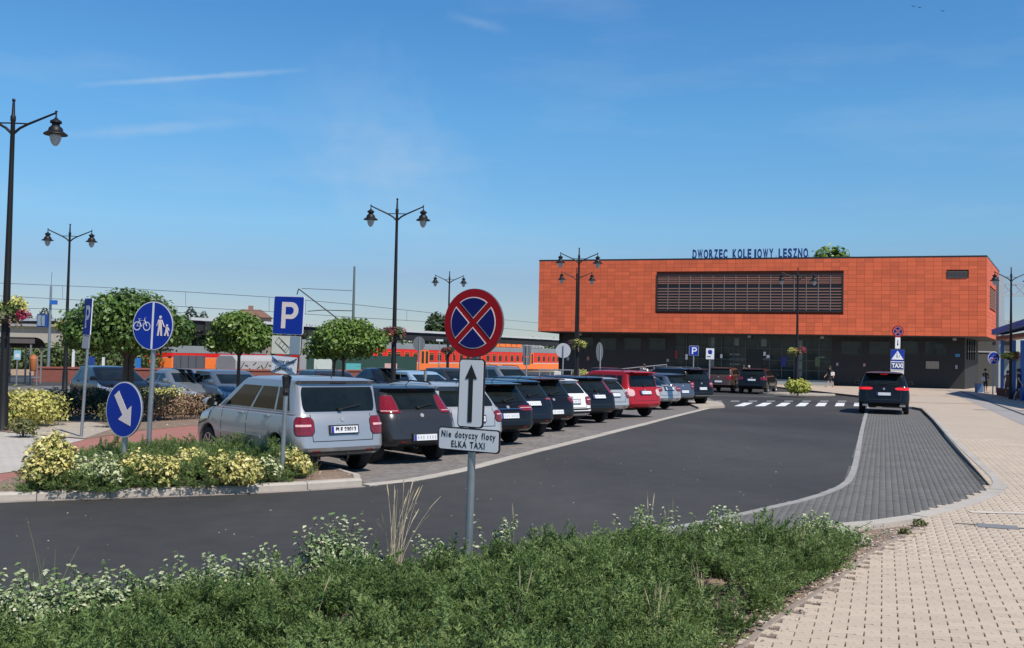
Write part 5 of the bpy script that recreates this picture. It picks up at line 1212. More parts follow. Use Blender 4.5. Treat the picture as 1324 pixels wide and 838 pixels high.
M_BARK = mat('bark', (.075, .062, .05), .9, var=.35, scale=9, bump=.7)
def crown_tree(name, px, dist, zlo, zhi, width, label, n, leaf, material, seed, trunks=((0, 0),), group=None, tr=.07, lobes=16, z0=.1, cat='tree', flat=False):
    p = at(px, 460, dist); root = empty(name, (p.x, p.y, z0), 0, label, cat, group); rs = np.random.RandomState(seed)
    zc = (zlo+zhi)/2-z0; hh = (zhi-zlo)/2; R = width/2; cs = [(0, 0, zc)]; rd = [(R*.82, R*.82, hh*.84)]
    cs.append((0, 0, zc+hh*.50)); rd.append((R*.55, R*.55, hh*.50))
    for k in range(lobes):
        a = 2*math.pi*k/lobes*2.4+rs.rand(); e = rs.uniform(-.55, .9); q = R*.70*math.sqrt(max(0, 1-e*e))
        cs.append((q*math.cos(a), q*math.sin(a), zc+e*hh*.62)); t = rs.uniform(.24, .40); rd.append((R*t, R*t, hh*t*1.15))
    leaf_cloud('crown', cs, rd, n, leaf, material, root, seed=seed, shell=.6, lo=-.75, up=.35)
    for (dx, dy) in trunks:
        m = MB(); m.tube([(dx, dy, -.15), (dx*1.05, dy, .8), (dx*.9, dy, zlo-z0+.1), (dx*.5, dy*.5, zc)], [tr*1.25, tr, tr*.85, tr*.5], 9)
        for k in range(7):
            a = k*.9+rs.rand(); m.tube([(dx*.9, dy, zlo-z0+rs.uniform(.1, .3)), (dx+R*.35*math.cos(a), dy+R*.35*math.sin(a), zc-.1), (dx+R*.6*math.cos(a), dy+R*.6*math.sin(a), zc+hh*.3)], [tr*.5, tr*.35, tr*.15], 5)
        m.build('trunk', M_BARK, root, smooth=True)
    return root
def zpx(px, y, dist): return at(px, y, dist).z
crown_tree('maple_tree', 165, 27, zpx(167, 474, 27), zpx(167, 374, 27), 162*27/F_PX, 'largest round maple with dark green crown, leftmost of the three', 17000, .078, LM_MAPLED, 21, tr=.085, trunks=((-.04, 0), (.09, .05)), group='round crowned maples in the planting bed')
crown_tree('maple_tree', 309, 30, zpx(309, 467, 30), zpx(309, 402, 30), 96*30/F_PX, 'middle of the three round maples, behind the parking sign', 9000, .075, LM_MAPLE, 22, tr=.055, group='round crowned maples in the planting bed')
crown_tree('maple_tree', 445, 33, zpx(448, 474, 33), zpx(448, 411, 33), 110*33/F_PX, 'rightmost of the three round maples, light green, above the silver minivan', 11000, .075, LM_MAPLE, 23, tr=.05, trunks=((-.35, .0), (-.02, .0)), group='round crowned maples in the planting bed')
crown_tree('distant_tree', 563, 190, -2, zpx(563, 403, 190), 34*190/F_PX, 'distant green tree rising above the platform roof left of the big sign', 3200, .5, LM_FARTREE, 24, tr=.3, z0=0)
crown_tree('distant_tree', 586, 200, -2, zpx(586, 398, 200), 18*200/F_PX, 'slim distant tree just behind the big no stopping sign', 900, .5, LM_FARTREE, 25, tr=.3, z0=0)
crown_tree('distant_tree', 1073, 130, 5, zpx(1073, 317.5, 130), 84*130/F_PX, 'green tree top showing above the station roof', 6500, .38, LM_MAPLE, 26, tr=.3, z0=0)
def conifer(px, dist, ytop, w, label, seed):
    p = at(px, 460, dist); root = empty('conifer_tree', (p.x, p.y, 0), 0, label, 'tree', 'conifers beyond the tracks'); H = zpx(px, ytop, dist); rs = np.random.RandomState(seed); n = 700
    t = rs.rand(n)**.8; z = H*(.25+.75*t); a = rs.rand(n)*6.28; q = w/2*(1.05-t)*(.5+.5*rs.rand(n)); P = np.c_[q*np.cos(a), q*np.sin(a), z]; D = np.c_[np.cos(a), np.sin(a), -.1+.3*rs.rand(n)]
    plumes('crown', P, D, w*.22*(0.6+.6*rs.rand(n))*(1.15-t), LM_CON, root, seed, nb=9, wid=.30); MB().tube([(0, 0, 0), (0, 0, H*.95)], [.22, .05], 7).build('trunk', M_BARK, root)
for i, a in enumerate(((245, 150, 396, 6, 'dark conifer just right of the largest maple'), (262, 155, 402, 5, 'smaller dark conifer between the first two maples'), (90, 120, 402, 5, 'conifer top beside the tall lamp left of the largest maple'), (56, 130, 398, 5, 'dark conifer above the blue clock box'), (36, 128, 405, 4, 'low conifer top left of the blue clock box'), (384, 160, 411, 4, 'conifer top just right of the parking sign'))): conifer(*a, 40+i)
# far wood along the tracks
rs = np.random.RandomState(77); cs = []; rd = []
for k in range(60):
    x = -120+k*3.4+rs.rand()*2; cs.append((x*1.4-20, 270+rs.rand()*12, 3+rs.rand())); rd.append((5, 4, 3+1.2*rs.rand()))
leaf_cloud('far_hedgerow', cs, rd, 16000, .7, LM_FARTREE, None, seed=78)['kind'] = 'stuff'
def shrub(name, cpx, R, zh, label, n, leaf, material, seed, z=.1, group=None, lobes=7, cat='shrub', stems=True, cone=False, sq=1.0, sprigs=0):
    p = G(cpx[0], cpx[1], z); root = empty(name, p, 0, label, cat, group); rs = np.random.RandomState(seed); cs = []; rd = []
    for k in range(lobes):
        a = k*2.4; t = (k+.5)/lobes; q = R*.62*math.sqrt(t)
        h = zh*(rs.uniform(.35, .62) if not cone else .25+.6*(1-t)); 
        if cone: q *= .75
        cs.append((q*math.cos(a), q*math.sin(a)*sq, h)); rd.append((R*.42, R*.42*sq, zh*(.36 if not cone else .26)))
    leaf_cloud('foliage', cs, rd, n, leaf, material, root, seed=seed, shell=.45, up=.5, lo=-.8)
    if sprigs:
        P_s = []; N_s = []; m = MB()
        for k in range(sprigs):
            a = rs.rand()*6.28; q0 = R*.75*rs.rand()**.6; top = zh*rs.uniform(.8, 1.25); ln = rs.normal(0, .12, 2); b0 = Vector((q0*math.cos(a), q0*math.sin(a), zh*.35))
            e0 = Vector((b0.x+ln[0], b0.y+ln[1], top)); m.tube([b0, e0], [.004, .002], 4)
            for t in range(16):
                u = (t+.5)/16; ph = t*2.4; c0 = b0.lerp(e0, u); o_ = Vector((math.cos(ph), math.sin(ph), .35)); P_s.append(tuple(c0+o_*leaf*.8)); N_s.append(tuple((o_*.4+Vector((0, 0, .8))).normalized()))
        leaves_at('sprigs', np.array(P_s), np.array(N_s), leaf*1.1, material, root, rs)['kind'] = 'stuff'; m.build('sprig_stem', M_BARK, root)
    if stems:
        m = MB()
        for k in range(9):
            a = rs.rand()*6.28; q = R*.5*rs.rand(); m.tube([(q*.3*math.cos(a), q*.3*math.sin(a), -.02), (q*math.cos(a), q*math.sin(a), zh*.8)], [.012, .005], 5)
        m.build('stem', M_BARK, root)
    return root
GI = 'variegated shrubs on the traffic island'
shrub('euonymus_shrub', (64, 634), .52, .78, 'tall cone shaped yellow variegated shrub at the left end of the island', 2600, .042, LM_VARY, 31, group=GI, cone=True, lobes=10)
shrub('euonymus_shrub', (120, 633), .46, .55, 'loose cream variegated shrub just left of the blue arrow sign post', 1300, .040, LM_VAR, 32, group=GI)
shrub('euonymus_shrub', (142, 634), .25, .40, 'small cream variegated shrub at the foot of the arrow sign', 500, .040, LM_VAR, 38, group=GI)
shrub('euonymus_shrub', (196, 629), .52, .58, 'wide yellow and cream shrub right of the blue arrow sign', 1900, .042, LM_VARY, 33, group=GI)
shrub('euonymus_shrub', (243, 618), .42, .52, 'rounded yellow shrub set among the juniper, midway along the island', 1500, .042, LM_VARY, 34, group=GI)
shrub('euonymus_shrub', (304, 628), .52, .55, 'broad pale yellow shrub left of the parking sign post', 1900, .042, LM_VARY, 35, group=GI)
shrub('euonymus_shrub', (350, 624), .22, .45, 'small cream shrub touching the parking sign post on its left', 450, .040, LM_VAR, 39, group=GI)
shrub('euonymus_shrub', (380, 618), .32, .50, 'small bright yellow shrub right of the parking sign post', 900, .042, LM_VARY, 36, group=GI)
# beds behind
def hedge(name, pts, w, h, label, n, leaf, material, seed, z=.12, cat='hedge', group=None):
    P = resample([Vector(W2(*p, z)) for p in pts], w*.55); c0 = P[len(P)//2]; root = empty(name, (c0.x, c0.y, z), 0, label, cat, group); rs = np.random.RandomState(seed); cs = []; rd = []
    for q in P:
        for k in (-1, 1): cs.append((q.x-c0.x+rs.normal()*.08, q.y-c0.y+k*w*.22, h*rs.uniform(.42, .58))); rd.append((w*.5, w*.45, h*.48))
    leaf_cloud('foliage', cs, rd, n, leaf, material, root, seed=seed, shell=.6, up=.4); return root
hedge('golden_hedge', [(-90, 553), (10, 553), (52, 551)], 1.3, 1.0, 'bright yellow green hedge around the foot of the leftmost lamp', 7000, .06, LM_YEL, 51)
hedge('dark_hedge', [(70, 541), (120, 540), (175, 538)], 1.3, .85, 'dark green clipped hedge between the yellow hedge and arrow sign', 6500, .05, LM_HEDGE, 52)
hedge('golden_hedge', [(196, 531), (235, 530), (268, 528)], 1.2, .78, 'pale yellow hedge under the grey car, right of the cycle sign', 4500, .055, LM_YEL, 53)
hedge('olive_hedge', [(232, 536), (262, 534), (290, 531)], .9, .62, 'olive green low hedge in front of the pale yellow hedge', 3800, .05, LM_OLIVE, 54)
hedge('dark_hedge', [(276, 524), (330, 521), (385, 519)], 1.0, .6, 'dark low hedge behind the nose of the silver minivan', 3500, .05, LM_HEDGE, 55)
hedge('dry_shrub_row', [(195, 544), (225, 543), (248, 541)], .9, .80, 'brown half dead shrubs beside the cycle path', 3000, .045, LM_DEAD, 56, cat='shrub')
shrub('weedy_shrub', (150, 553), .55, .75, 'thin olive shrub left of the blue arrow disc', 900, .05, LM_OLIVE, 57, z=.12); shrub('weedy_shrub', (30, 565), .4, .5, 'sparse grey green weeds at the foot of the leftmost lamp', 500, .05, LM_OLIVE, 58, z=.12)
shrub('yellow_bush', (493, 500), .35, .7, 'tuft of pale plants at the foot of the flower lamp', 500, .07, LM_YEL, 59)
shrub('yellow_bush', (1031, 511.5), .85, 1.15, 'bright yellow green bush around the lamp before the station doors', 3800, .075, leafmat('lime_gold_leaves', [(.22, .28, .04), (.45, .46, .08), (.60, .56, .14)], .5, .25), 60, z=.1)
shrub('yellow_bush', (752, 497), .9, 1.2, 'yellow green bush below the purple flower basket before the dark wall', 1500, .08, LM_YEL, 61)
ip = G(1030, 510.5); ring_pts = [Vector((ip.x+2.2*math.cos(a)*1.1, ip.y+1.6*math.sin(a))) for a in [2*math.pi*i/24 for i in range(25)]]
kerb('lamp_island_kerb', ring_pts, .14, -.05, .11, M_KERB, .7, side=1); sheet('lamp_island', [tuple(q) for q in ring_pts[:-1]], .095, M_GRAVEL, thick=.15)
# juniper carpets
def juniper(name, poly, n, H, L0, seed, z=.1, fade=.45, label=None, lean=(0, -.3)):
    rs = np.random.RandomState(seed); P = np.array(poly); x = rs.uniform(P[:, 0].min(), P[:, 0].max(), n*6); y = rs.uniform(P[:, 1].min(), P[:, 1].max(), n*6)
    ok = in_poly(x, y, [tuple(p) for p in P]); x, y = x[ok][:n], y[ok][:n]; m = len(x)
    nc = max(12, int(n/75)); cx_ = rs.uniform(P[:, 0].min(), P[:, 0].max(), nc*5); cy_ = rs.uniform(P[:, 1].min(), P[:, 1].max(), nc*5)
    okc = in_poly(cx_, cy_, [tuple(p) for p in P]); C_ = np.c_[cx_[okc], cy_[okc]][:nc]; Rc = rs.uniform(.30, .66, len(C_)); Hc = rs.uniform(.6, 1.08, len(C_)); el_x = rs.uniform(.8, 1.6, len(C_))
    def clump(x, y):
        dx = (x[:, None]-C_[None, :, 0])/el_x; dy = y[:, None]-C_[None, :, 1]; q = (dx**2+dy**2)/Rc**2
        v = Hc*(1-1.2*q**.8); i = v.argmax(1); return np.maximum(v[np.arange(len(x)), i], .08), i
    def hf(x, y):
        e = np.clip(poly_dist(x, y, poly)/fade, 0, 1); return z+H*np.sqrt(e)*clump(x, y)[0]
    g_ = clump(x, y)[0]; keep = g_ > .20+.16*rs.rand(len(x)); 
    nh = max(2, int(n/700)); hx = rs.uniform(P[:, 0].min(), P[:, 0].max(), nh*3); hy = rs.uniform(P[:, 1].min(), P[:, 1].max(), nh*3); hr = rs.uniform(.08, .22, nh*3)
    for k in range(nh*3): keep &= ((x-hx[k])/1.7)**2+(y-hy[k])**2 > hr[k]**2
    x, y = x[keep], y[keep]; m = len(x); h = hf(x, y); ci = clump(x, y)[1]; rx = x-C_[ci, 0]; ry = y-C_[ci, 1]; rr = np.hypot(rx, ry)+.05
    a = rs.rand(m)*6.28; k_ = np.clip(rr/Rc[ci], 0, 1)
    D = np.c_[rx/rr*k_*1.1+np.cos(a)*.45+lean[0], ry/rr*k_*1.1+np.sin(a)*.45+lean[1], .42+.35*rs.rand(m)-.25*k_]
    dep = rs.rand(m)**2*.12; L = L0*(.55+.75*rs.rand(m)+.9*(rs.rand(m) < .12)); ct = rs.rand(len(C_))[ci]; Pp = np.c_[x, y, np.maximum(h-dep-L*.2, z)]
    nt_ = 11; t = np.tile((np.arange(nt_)+.5)/nt_, (m, 1)); Dn = D/np.linalg.norm(D, axis=1)[:, None]; S_ = np.cross(Dn, [0, 0, 1.0]); S_ /= np.linalg.norm(S_, axis=1)[:, None]
    w = (1-t)**.6*t**.3*.42*rs.uniform(-1, 1, (m, nt_)); q = Pp[:, None]+Dn[:, None]*(L[:, None]*t)[..., None]+S_[:, None]*(L[:, None]*w)[..., None]+rs.normal(0, .008, (m, nt_, 3)); q[..., 2] += (L[:, None]*.10*np.sin(t*3))
    d2 = Dn[:, None]*1.0+S_[:, None]*(w*2.2)[..., None]+rs.normal(0, .38, (m, nt_, 3)); d2[..., 2] += .35
    base = (.30*ct+.34*rs.rand(m))[:, None]+.16*t+rs.normal(0, .05, (m, nt_)); K = m*nt_
    o = plumes(name, q.reshape(K, 3), d2.reshape(K, 3), (.046+.040*rs.rand(K))*np.repeat(np.clip(L/.2, .8, 1.3), nt_), LM_JUN, None, seed, nb=9, wid=.16, spread=1.15, base=np.clip(base.ravel(), 0, .75)); o['kind'] = 'stuff'
    tw = MB()
    for k in rs.randint(0, m, 60):
        e = Pp[k]+Dn[k]*L[k]*1.5; tw.tube([tuple(Pp[k]), tuple((Pp[k]+e)/2+rs.normal(0, .01, 3)), tuple(e)], [.004, .003, .0015], 4)
    tw.build(name+'_twigs', M_BARK, o)
    return o, hf
isl_j = [W2(38, 637, .1), W2(95, 638, .1), W2(150, 637, .1), W2(230, 632.5, .1), W2(310, 629, .1), W2(372, 624, .1), W2(404, 613, .1), W2(385, 600, .1), W2(300, 588, .1), W2(230, 592, .1), W2(120, 604, .1), W2(50, 616, .1)]
juniper('island_juniper', isl_j, 5400, .37, .17, 71)
fj = [W2(-120, 862, .06), W2(40, 855, .06), W2(150, 832, .06), W2(170, 806, .06), W2(215, 812, .06), W2(300, 802, .06), W2(450, 776, .06), W2(620, 747, .06), W2(760, 730, .06), W2(900, 724, .06), W2(1045, 715, .06), W2(1105, 711, .06), W2(1078, 735, .06), W2(1040, 758, .06), W2(1000, 790, .06), W2(955, 822, .06), W2(915, 870, .06), W2(850, 960, .06), W2(700, 1120, .06), W2(-200, 1120, .06)]
_, hfj = juniper('front_juniper', fj, 12500, .35, .17, 72, z=.06, fade=.5)
GV = 'variegated shrubs along the front planting bed'
for i, (c, R, h, n, lb) in enumerate((((20, 838), .60, .42, 2600, 'widest cream variegated shrub at the lower left corner'), ((-60, 850), .6, .44, 1500, 'cream variegated shrub cut by the left picture edge'), ((95, 828), .42, .43, 1300, 'upright tipped variegated shrub right of the lower left corner shrub'), ((140, 822), .30, .40, 800, 'variegated shrub just left of the visible piece of kerb'), ((215, 806), .34, .38, 700, 'low variegated shrub right of the visible kerb piece'), ((272, 793), .34, .40, 800, 'variegated shrub with forked tips left of the dry grass clump'), ((330, 783), .26, .42, 380, 'spindly variegated shrub before the second visible kerb piece'), ((425, 768), .38, .56, 1200, 'largest variegated shrub left of the dry grass tuft'), ((470, 764), .26, .34, 450, 'low variegated shrub beside the dry grass tuft'), ((575, 745), .24, .34, 380, 'small variegated shrub left of the big sign post'), ((640, 740), .12, .46, 130, 'tiny upright variegated shrub right of the big sign post'), ((838, 722), .32, .44, 800, 'variegated shrub with tall weeds, right of the big sign'), ((935, 717), .42, .42, 1200, 'broad variegated shrub near the middle of the front bed edge'), ((1062, 706), .38, .34, 700, 'sparse variegated shrub close to the lay-by'), ((1100, 705), .25, .20, 350, 'last low variegated shrub before the pavement'))):
    shrub('euonymus_shrub', c, R*.95, h*.98, lb, int(n*1.25), .026, LM_VARG, 80+i, z=.06, group=GV, sprigs=int(6+n/60))
# grasses and weeds
LM_STRAW = leafmat('straw', [(.42, .33, .20), (.58, .48, .32), (.36, .32, .18)], .7, .2)
LM_WEED = leafmat('weed_green', [(.10, .14, .05), (.22, .26, .10), (.30, .30, .14)], .7, .2)
def grass(name, cpx, n, hgt, spread, label, material, seed, z=.06, heads=True, wid=.003, cat='grass'):
    p = G(cpx[0], cpx[1], z); root = empty(name, p, 0, label, cat); rs = np.random.RandomState(seed); V = []; Fc = []; k = 0; HV = []; HF = []
    for i in range(n):
        a = rs.rand()*6.28; L_ = hgt*(.55+.45*rs.rand()); sp = spread*rs.rand(); x0, y0 = rs.normal(0, .03, 2); prev = None
        for t in range(6):
            u = t/5; x = x0+math.cos(a)*sp*u**1.8; y = y0+math.sin(a)*sp*u**1.8; zz = L_*u*(1-.08*u*sp/max(hgt, .1)); w = wid*(1-.7*u)
            V += [(x-w, y, zz), (x+w, y, zz)]
            if t: Fc.append((k-2, k-1, k+1, k))
            k += 2
        if heads and rs.rand() < .7:
            j = len(HV); d = Vector((math.cos(a)*sp*1.8, math.sin(a)*sp*1.8, L_*.8)).normalized()*.10; q = Vector((x, y, zz))
            for u, w in ((-.5, .0015), (0.1, .0045), (.6, .004), (1.1, .001)): e = q+d*u; HV += [(e.x-w, e.y, e.z), (e.x+w, e.y, e.z), (e.x, e.y-w, e.z), (e.x, e.y+w, e.z)]
            for g in range(3): b_ = j+g*4; HF += [(b_, b_+1, b_+5, b_+4), (b_+2, b_+3, b_+7, b_+6)]
    o = np_mesh('blades', np.array(V), np.array(Fc), material, root, rs.rand(len(V)))
    if HV: np_mesh('seed_heads', np.array(HV), np.array(HF), LM_STRAW, root, rs.rand(len(HV)))['kind'] = 'stuff'
grass('dry_grass_tuft', (508, 757), 26, .86, .38, 'tall straw coloured dry grass tuft left of the big sign post', LM_STRAW, 101)
grass('weed_stalks', (838, 722), 5, .80, .12, 'two tall thin weeds in front of the road right of the big sign', LM_WEED, 102)
grass('weed_stalks', (862, 720), 4, .62, .14, 'shorter thin weeds next to the tall ones by the road', LM_WEED, 103)
grass('weed_stalks', (660, 742), 3, .55, .05, 'thin stalk standing right of the big sign post', LM_WEED, 104)
grass('weed_stalks', (62, 830), 4, .95, .22, 'long thin grass stalk at the lower left', LM_WEED, 105, heads=False)
grass('weed_stalks', (35, 835), 7, .62, .14, 'short grass stalks at the lower left corner', LM_WEED, 106, heads=False)
grass('weed_stalks', (850, 850), 12, .42, .10, 'group of pale seed stalks in the juniper at the lower right', LM_STRAW, 107, wid=.003)
grass('weed_stalks', (905, 800), 7, .45, .10, 'pale seed stalks in the juniper near the pavement', LM_STRAW, 108, wid=.003)
grass('weed_stalks', (675, 845), 5, .5, .10, 'few pale stalks in the juniper near the bottom middle', LM_STRAW, 109, wid=.003)
grass('weed_stalks', (1030, 742), 5, .40, .10, 'pale stalks beside the sparse variegated shrub', LM_STRAW, 110, wid=.003)
grass('weed_stalks', (405, 850), 2, .62, .30, 'single bent straw stalk at the lower left middle', LM_STRAW, 111, wid=.004)
grass('bare_twigs', (405, 622), 9, .42, .14, 'small bare twigs at the right tip of the island', LM_DEAD, 112, z=.1, heads=False, cat='plant')
shrub('weed_plant', (1189, 683), .10, .13, 'little green weed at the corner of the tan pavement', 90, .03, LM_OLIVE, 113, z=.1, stems=False); shrub('weed_plant', (1168, 693), .09, .11, 'second little green weed just left of the first on the pavement edge', 70, .03, LM_OLIVE, 114, z=.1, stems=False)
# ------------------------------------------------------------------ railway, platforms and far buildings
def wpt(px, dist, z=0.0): p = at(px, 460, dist); return Vector((p.x, p.y, z))
M_ROOFE = mat('canopy_edge', (.55, .56, .56), .6, .1, .1, .3); M_DARK = mat('canopy_dark', (.018, .018, .02), .7); M_PINKRAIL = mat('faded_red_wall', (.26, .075, .05), .85, var=.15, scale=1)
def canopy(name, a, b, z, depth, label, ncol=8, side=1, fz=.9, tz=.28):
    root = empty(name, a, 0, label, 'platform roof'); d = (b-a); L_ = d.length; d.normalize(); nrm = Vector((-d.y, d.x, 0))*side; o = Vector((0, 0, 0))
    e = b-a
    def q(t, n, zz): return o+e*t+nrm*n+Vector((0, 0, zz))
    m = MB(); m.add([q(0, 0, z-tz), q(1, 0, z-tz), q(1, 0, z), q(0, 0, z), q(0, depth, z-tz+.25), q(1, depth, z-tz+.25), q(1, depth, z+.25), q(0, depth, z+.25)], [(0, 1, 2, 3), (4, 7, 6, 5), (3, 2, 6, 7), (0, 4, 5, 1), (0, 3, 7, 4), (1, 5, 6, 2)]); m.build('roof_slab', M_ROOFE, root)
    m = MB(); m.add([q(0, .25, z-fz), q(1, .25, z-fz), q(1, .25, z-tz-.01), q(0, .25, z-tz-.01), q(0, depth-.2, z-fz), q(1, depth-.2, z-fz), q(1, depth-.2, z-tz-.01), q(0, depth-.2, z-tz-.01)], [(0, 1, 2, 3), (4, 7, 6, 5), (0, 4, 5, 1), (0, 3, 7, 4), (1, 5, 6, 2)]); m.build('underside_shade', M_DARK, root)  # near-black block stands for the shadow beneath the roof
    for k in range(ncol): t = (k+.5)/ncol; MB().bar(q(t, depth*.5, 0), q(t, depth*.5, z-fz), .22).build('column', M_DARK, root)
    for k in range(ncol*3): t = (k+.5)/ncol/3; MB().bar(q(t, .05, z-fz-.05), q(t, depth-.1, z-fz+.02), .08).build('rafter', M_ALU, root)
    return root
canopy('platform_roof', wpt(-60, 116), wpt(262, 98), 5.15, 7, 'long platform roof with white edge behind the left trees', 8, side=1, fz=1.5)
canopy('platform_roof', wpt(246, 96.5), wpt(727, 173), 5.2, 6, 'long dark platform roof with pale edge running above the red train', 12, side=1, fz=1.25)
# train
M_TR = mat('train_red', (.72, .018, .012), .4, var=.1, scale=.5); M_TO = mat('train_orange', (.90, .20, .04), .4, var=.1, scale=.5); M_TG = mat('train_grey', (.16, .17, .165), .55, var=.15, scale=.4); M_TW = mat('train_white', (.55, .48, .46), .5); M_TWIN = mat('train_window', (.012, .012, .014), .1)
M_TLG = mat('train_light_grey', (.30, .30, .30), .5, var=.15, scale=.6)
def train(name, a, b, zt, zb, label, pitch=2.55, seed=1, doors=(), fr=(.10, .335, .375, .80)):
    root = empty(name, a, 0, label, 'train'); e = b-a; L_ = e.length; d = e.normalized(); ang = math.atan2(d.y, d.x); root.rotation_euler = (0, 0, ang); Wd = 2.9; H = zt-zb
    z1, z2, z3, z4 = (zb+H*f for f in fr)
    MB().box((L_/2, Wd/2, (zb+z1)/2), (L_, Wd-.3, z1-zb)).build('skirt', M_TG, root)
    MB().box((L_/2, Wd/2, (z1+z2)/2), (L_, Wd, z2-z1-.004)).build('lower_body', M_TO, root)
    MB().box((L_/2, Wd/2, (z2+z3)/2), (L_, Wd-.02, z3-z2-.004)).build('white_stripe', M_TW, root)
    MB().box((L_/2, Wd/2, (z3+z4)/2), (L_, Wd, z4-z3-.004)).build('upper_body', M_TR, root)
    m = MB(); pr = [(-.02, z4), (.25, z4+(zt-z4)*.7), (.8, zt), (Wd-.8, zt), (Wd-.25, z4+(zt-z4)*.7), (Wd+.02, z4)]
    m.add([(x, y, z) for x in (0, L_) for y, z in pr], [tuple(range(6)), tuple(range(6, 12))[::-1]]+[(i, (i+1) % 6, (i+1) % 6+6, i+6) for i in range(6)]); m.build('train_roof', M_TG, root)
    n = int(L_/pitch)
    for i in range(n):
        x = pitch*(i+.5)
        if any(abs(x-dd) < 1.5 for dd in doors): continue
        w = .95 if i % 4 else .6; zc = z3+(z4-z3)*.44; hh = (z4-z3)*.60
        f = MB().box((x, -.012, zc), (w+.12, .03, hh+.14)).build('window', M_TO, root); MB().box((x, -.035, zc-.08), (w, .02, hh-.16)).build('pane', M_TWIN, f); MB().box((x, -.035, zc+hh*.5-.03), (w, .02, .12)).build('pane', M_TWIN, f)
    for dd in doors:
        f = MB().box((dd, -.02, (z1+z4)/2), (2.0, .04, z4-z1-.1)).build('door', M_TO, root)
        for k in (-.48, .48): MB().box((dd+k, -.05, z3+(z4-z3)*.4), (.55, .03, (z4-z3)*.95)).build('pane', M_TWIN, f)
    return root
ta = wpt(388, 97, 0); tb = wpt(765, 170, 0)
tr = train('red_train', ta, tb, 3.32, -.15, 'long red and orange passenger train with grey roof behind the parked cars', doors=(24, 38, 55, 70), pitch=1.9)
e = (tb-ta).normalized(); TL = (tb-ta).length
for k, x in enumerate((1.5, )): MB().box((x, -.03, 1.35), (3.2, .05, 2.9)).build('grey_end_door', M_TLG, tr)
def tx(px):      # distance along the train of the point seen in this column
    for t in np.linspace(0, TL, 400):
        p = ta+e*t
        if p.x*RIGHT.x/p.y*F_PX+CX > px: return t
    return TL
for a_, b_ in ((643, 680), (684, 705)):
    x0, x1 = tx(a_), tx(b_); o = MB()
    for k in range(5): o.box((x0+(x1-x0)*(k+.5)/5, 1.4, 3.32+.22), ((x1-x0)/6, 1.6, .45-.05*(k % 2)))
    o.build('roof_equipment', M_TO if a_ == 643 else M_TLG, tr)
x0 = tx(716); MB().tube([(x0, 1.4, 3.4), (x0-2.6, 1.4, 4.5), (x0-2.1, 1.4, 4.7)], .06, 5).tube([(x0+1.2, 1.4, 3.4), (x0+1.2, 1.4, 3.9)], .06, 5).build('pantograph', M_DARK, tr)
MB().box((TL*.5, 1.0, -.35), (TL, 3.2, .3)).build('rail_bed', M_DARK, tr)
# orange and grey units behind the left trees
g = train('orange_railcar', wpt(222, 92, 0), wpt(345, 108, 0), 2.45, -.1, 'orange and grey rail vehicle behind the gap between the first two maples', pitch=400, fr=(.08, .55, .57, .73))
nose = empty('graffiti_railcar', wpt(292, 88), math.radians(55), 'pale grey rounded rail vehicle end with black scribbles behind the middle maple', 'train')
M_SPRAY = mat('black_spray', (.02, .02, .02), .6)
m = MB(); m.add([(x, y, z) for x in (0, 5.2) for y, z in ((-1.4, .2), (-1.4, 1.3), (-.9, 1.7), (.9, 1.7), (1.4, 1.3), (1.4, .2))], [tuple(range(6)), tuple(range(6, 12))[::-1]]+[(i, (i+1) % 6, (i+1) % 6+6, i+6) for i in range(6)]); m.build('body', M_TLG, nose, bevel=.1)
m = MB()
for k in range(9): x = .5+k*.45; m.bar((x, -1.42, .55+.3*(k % 2)), (x+.35, -1.42, 1.1-.35*(k % 3)), .10, .02)
m.build('graffiti', M_SPRAY, nose)
cont = empty('dark_container', wpt(222, 84), math.radians(8), 'row of dark grey cabinets beyond the wall, right of the cycle sign', 'container')
for k in range(4): MB().box((.5+k*.62, 0, .95), (.58, .8, 1.3)).build('cabinet_panel', mat('cabinet_grey', (.07, .075, .09), .6), cont)
bb = empty('billboard', wpt(398, 80), math.radians(12), 'dark green advertising board beneath the rightmost maple', 'billboard')
MB().box((4.3, 0, .95), (8.8, .1, 1.9)).build('board', mat('board_green', (.02, .055, .04), .5), bb)
for x0, w, z, h, m_ in ((1.2, 1.4, 1.15, .8, mat('poster_pale', (.45, .5, .45), .5)), (3.6, 1.2, .9, .7, mat('poster_teal', (.08, .35, .35), .5)), (6.6, 1.0, .9, .8, mat('poster_rose', (.55, .35, .3), .5))): MB().box((x0, -.06, z), (w, .02, h)).build('poster', m_, bb)
for x0 in (.6, 4.3, 8): MB().box((x0, .1, .0), (.12, .12, 1.4)).build('post', M_DARK, bb)
# low wall
wl_ = empty('low_brick_wall', wpt(45, 60), 0, 'low red brick wall running behind the parked cars', 'wall'); o = wpt(45, 60)
q = [wpt(45, 60)-o, wpt(200, 62)-o, wpt(360, 66)-o, wpt(480, 72)-o]
M_RB = brickmat('red_brick', (.24, .06, .04), (.19, .05, .035), (.15, .08, .06), .25, .075, vert=True, mort=.01)
for a, b in zip(q, q[1:]): MB().bar(a+Vector((0, 0, .35)), b+Vector((0, 0, .35)), .3, .9).build('wall_section', M_RB, wl_); MB().bar(a+Vector((0, 0, .86)), b+Vector((0, 0, .86)), .42, .1).build('coping', M_PINKRAIL, wl_)
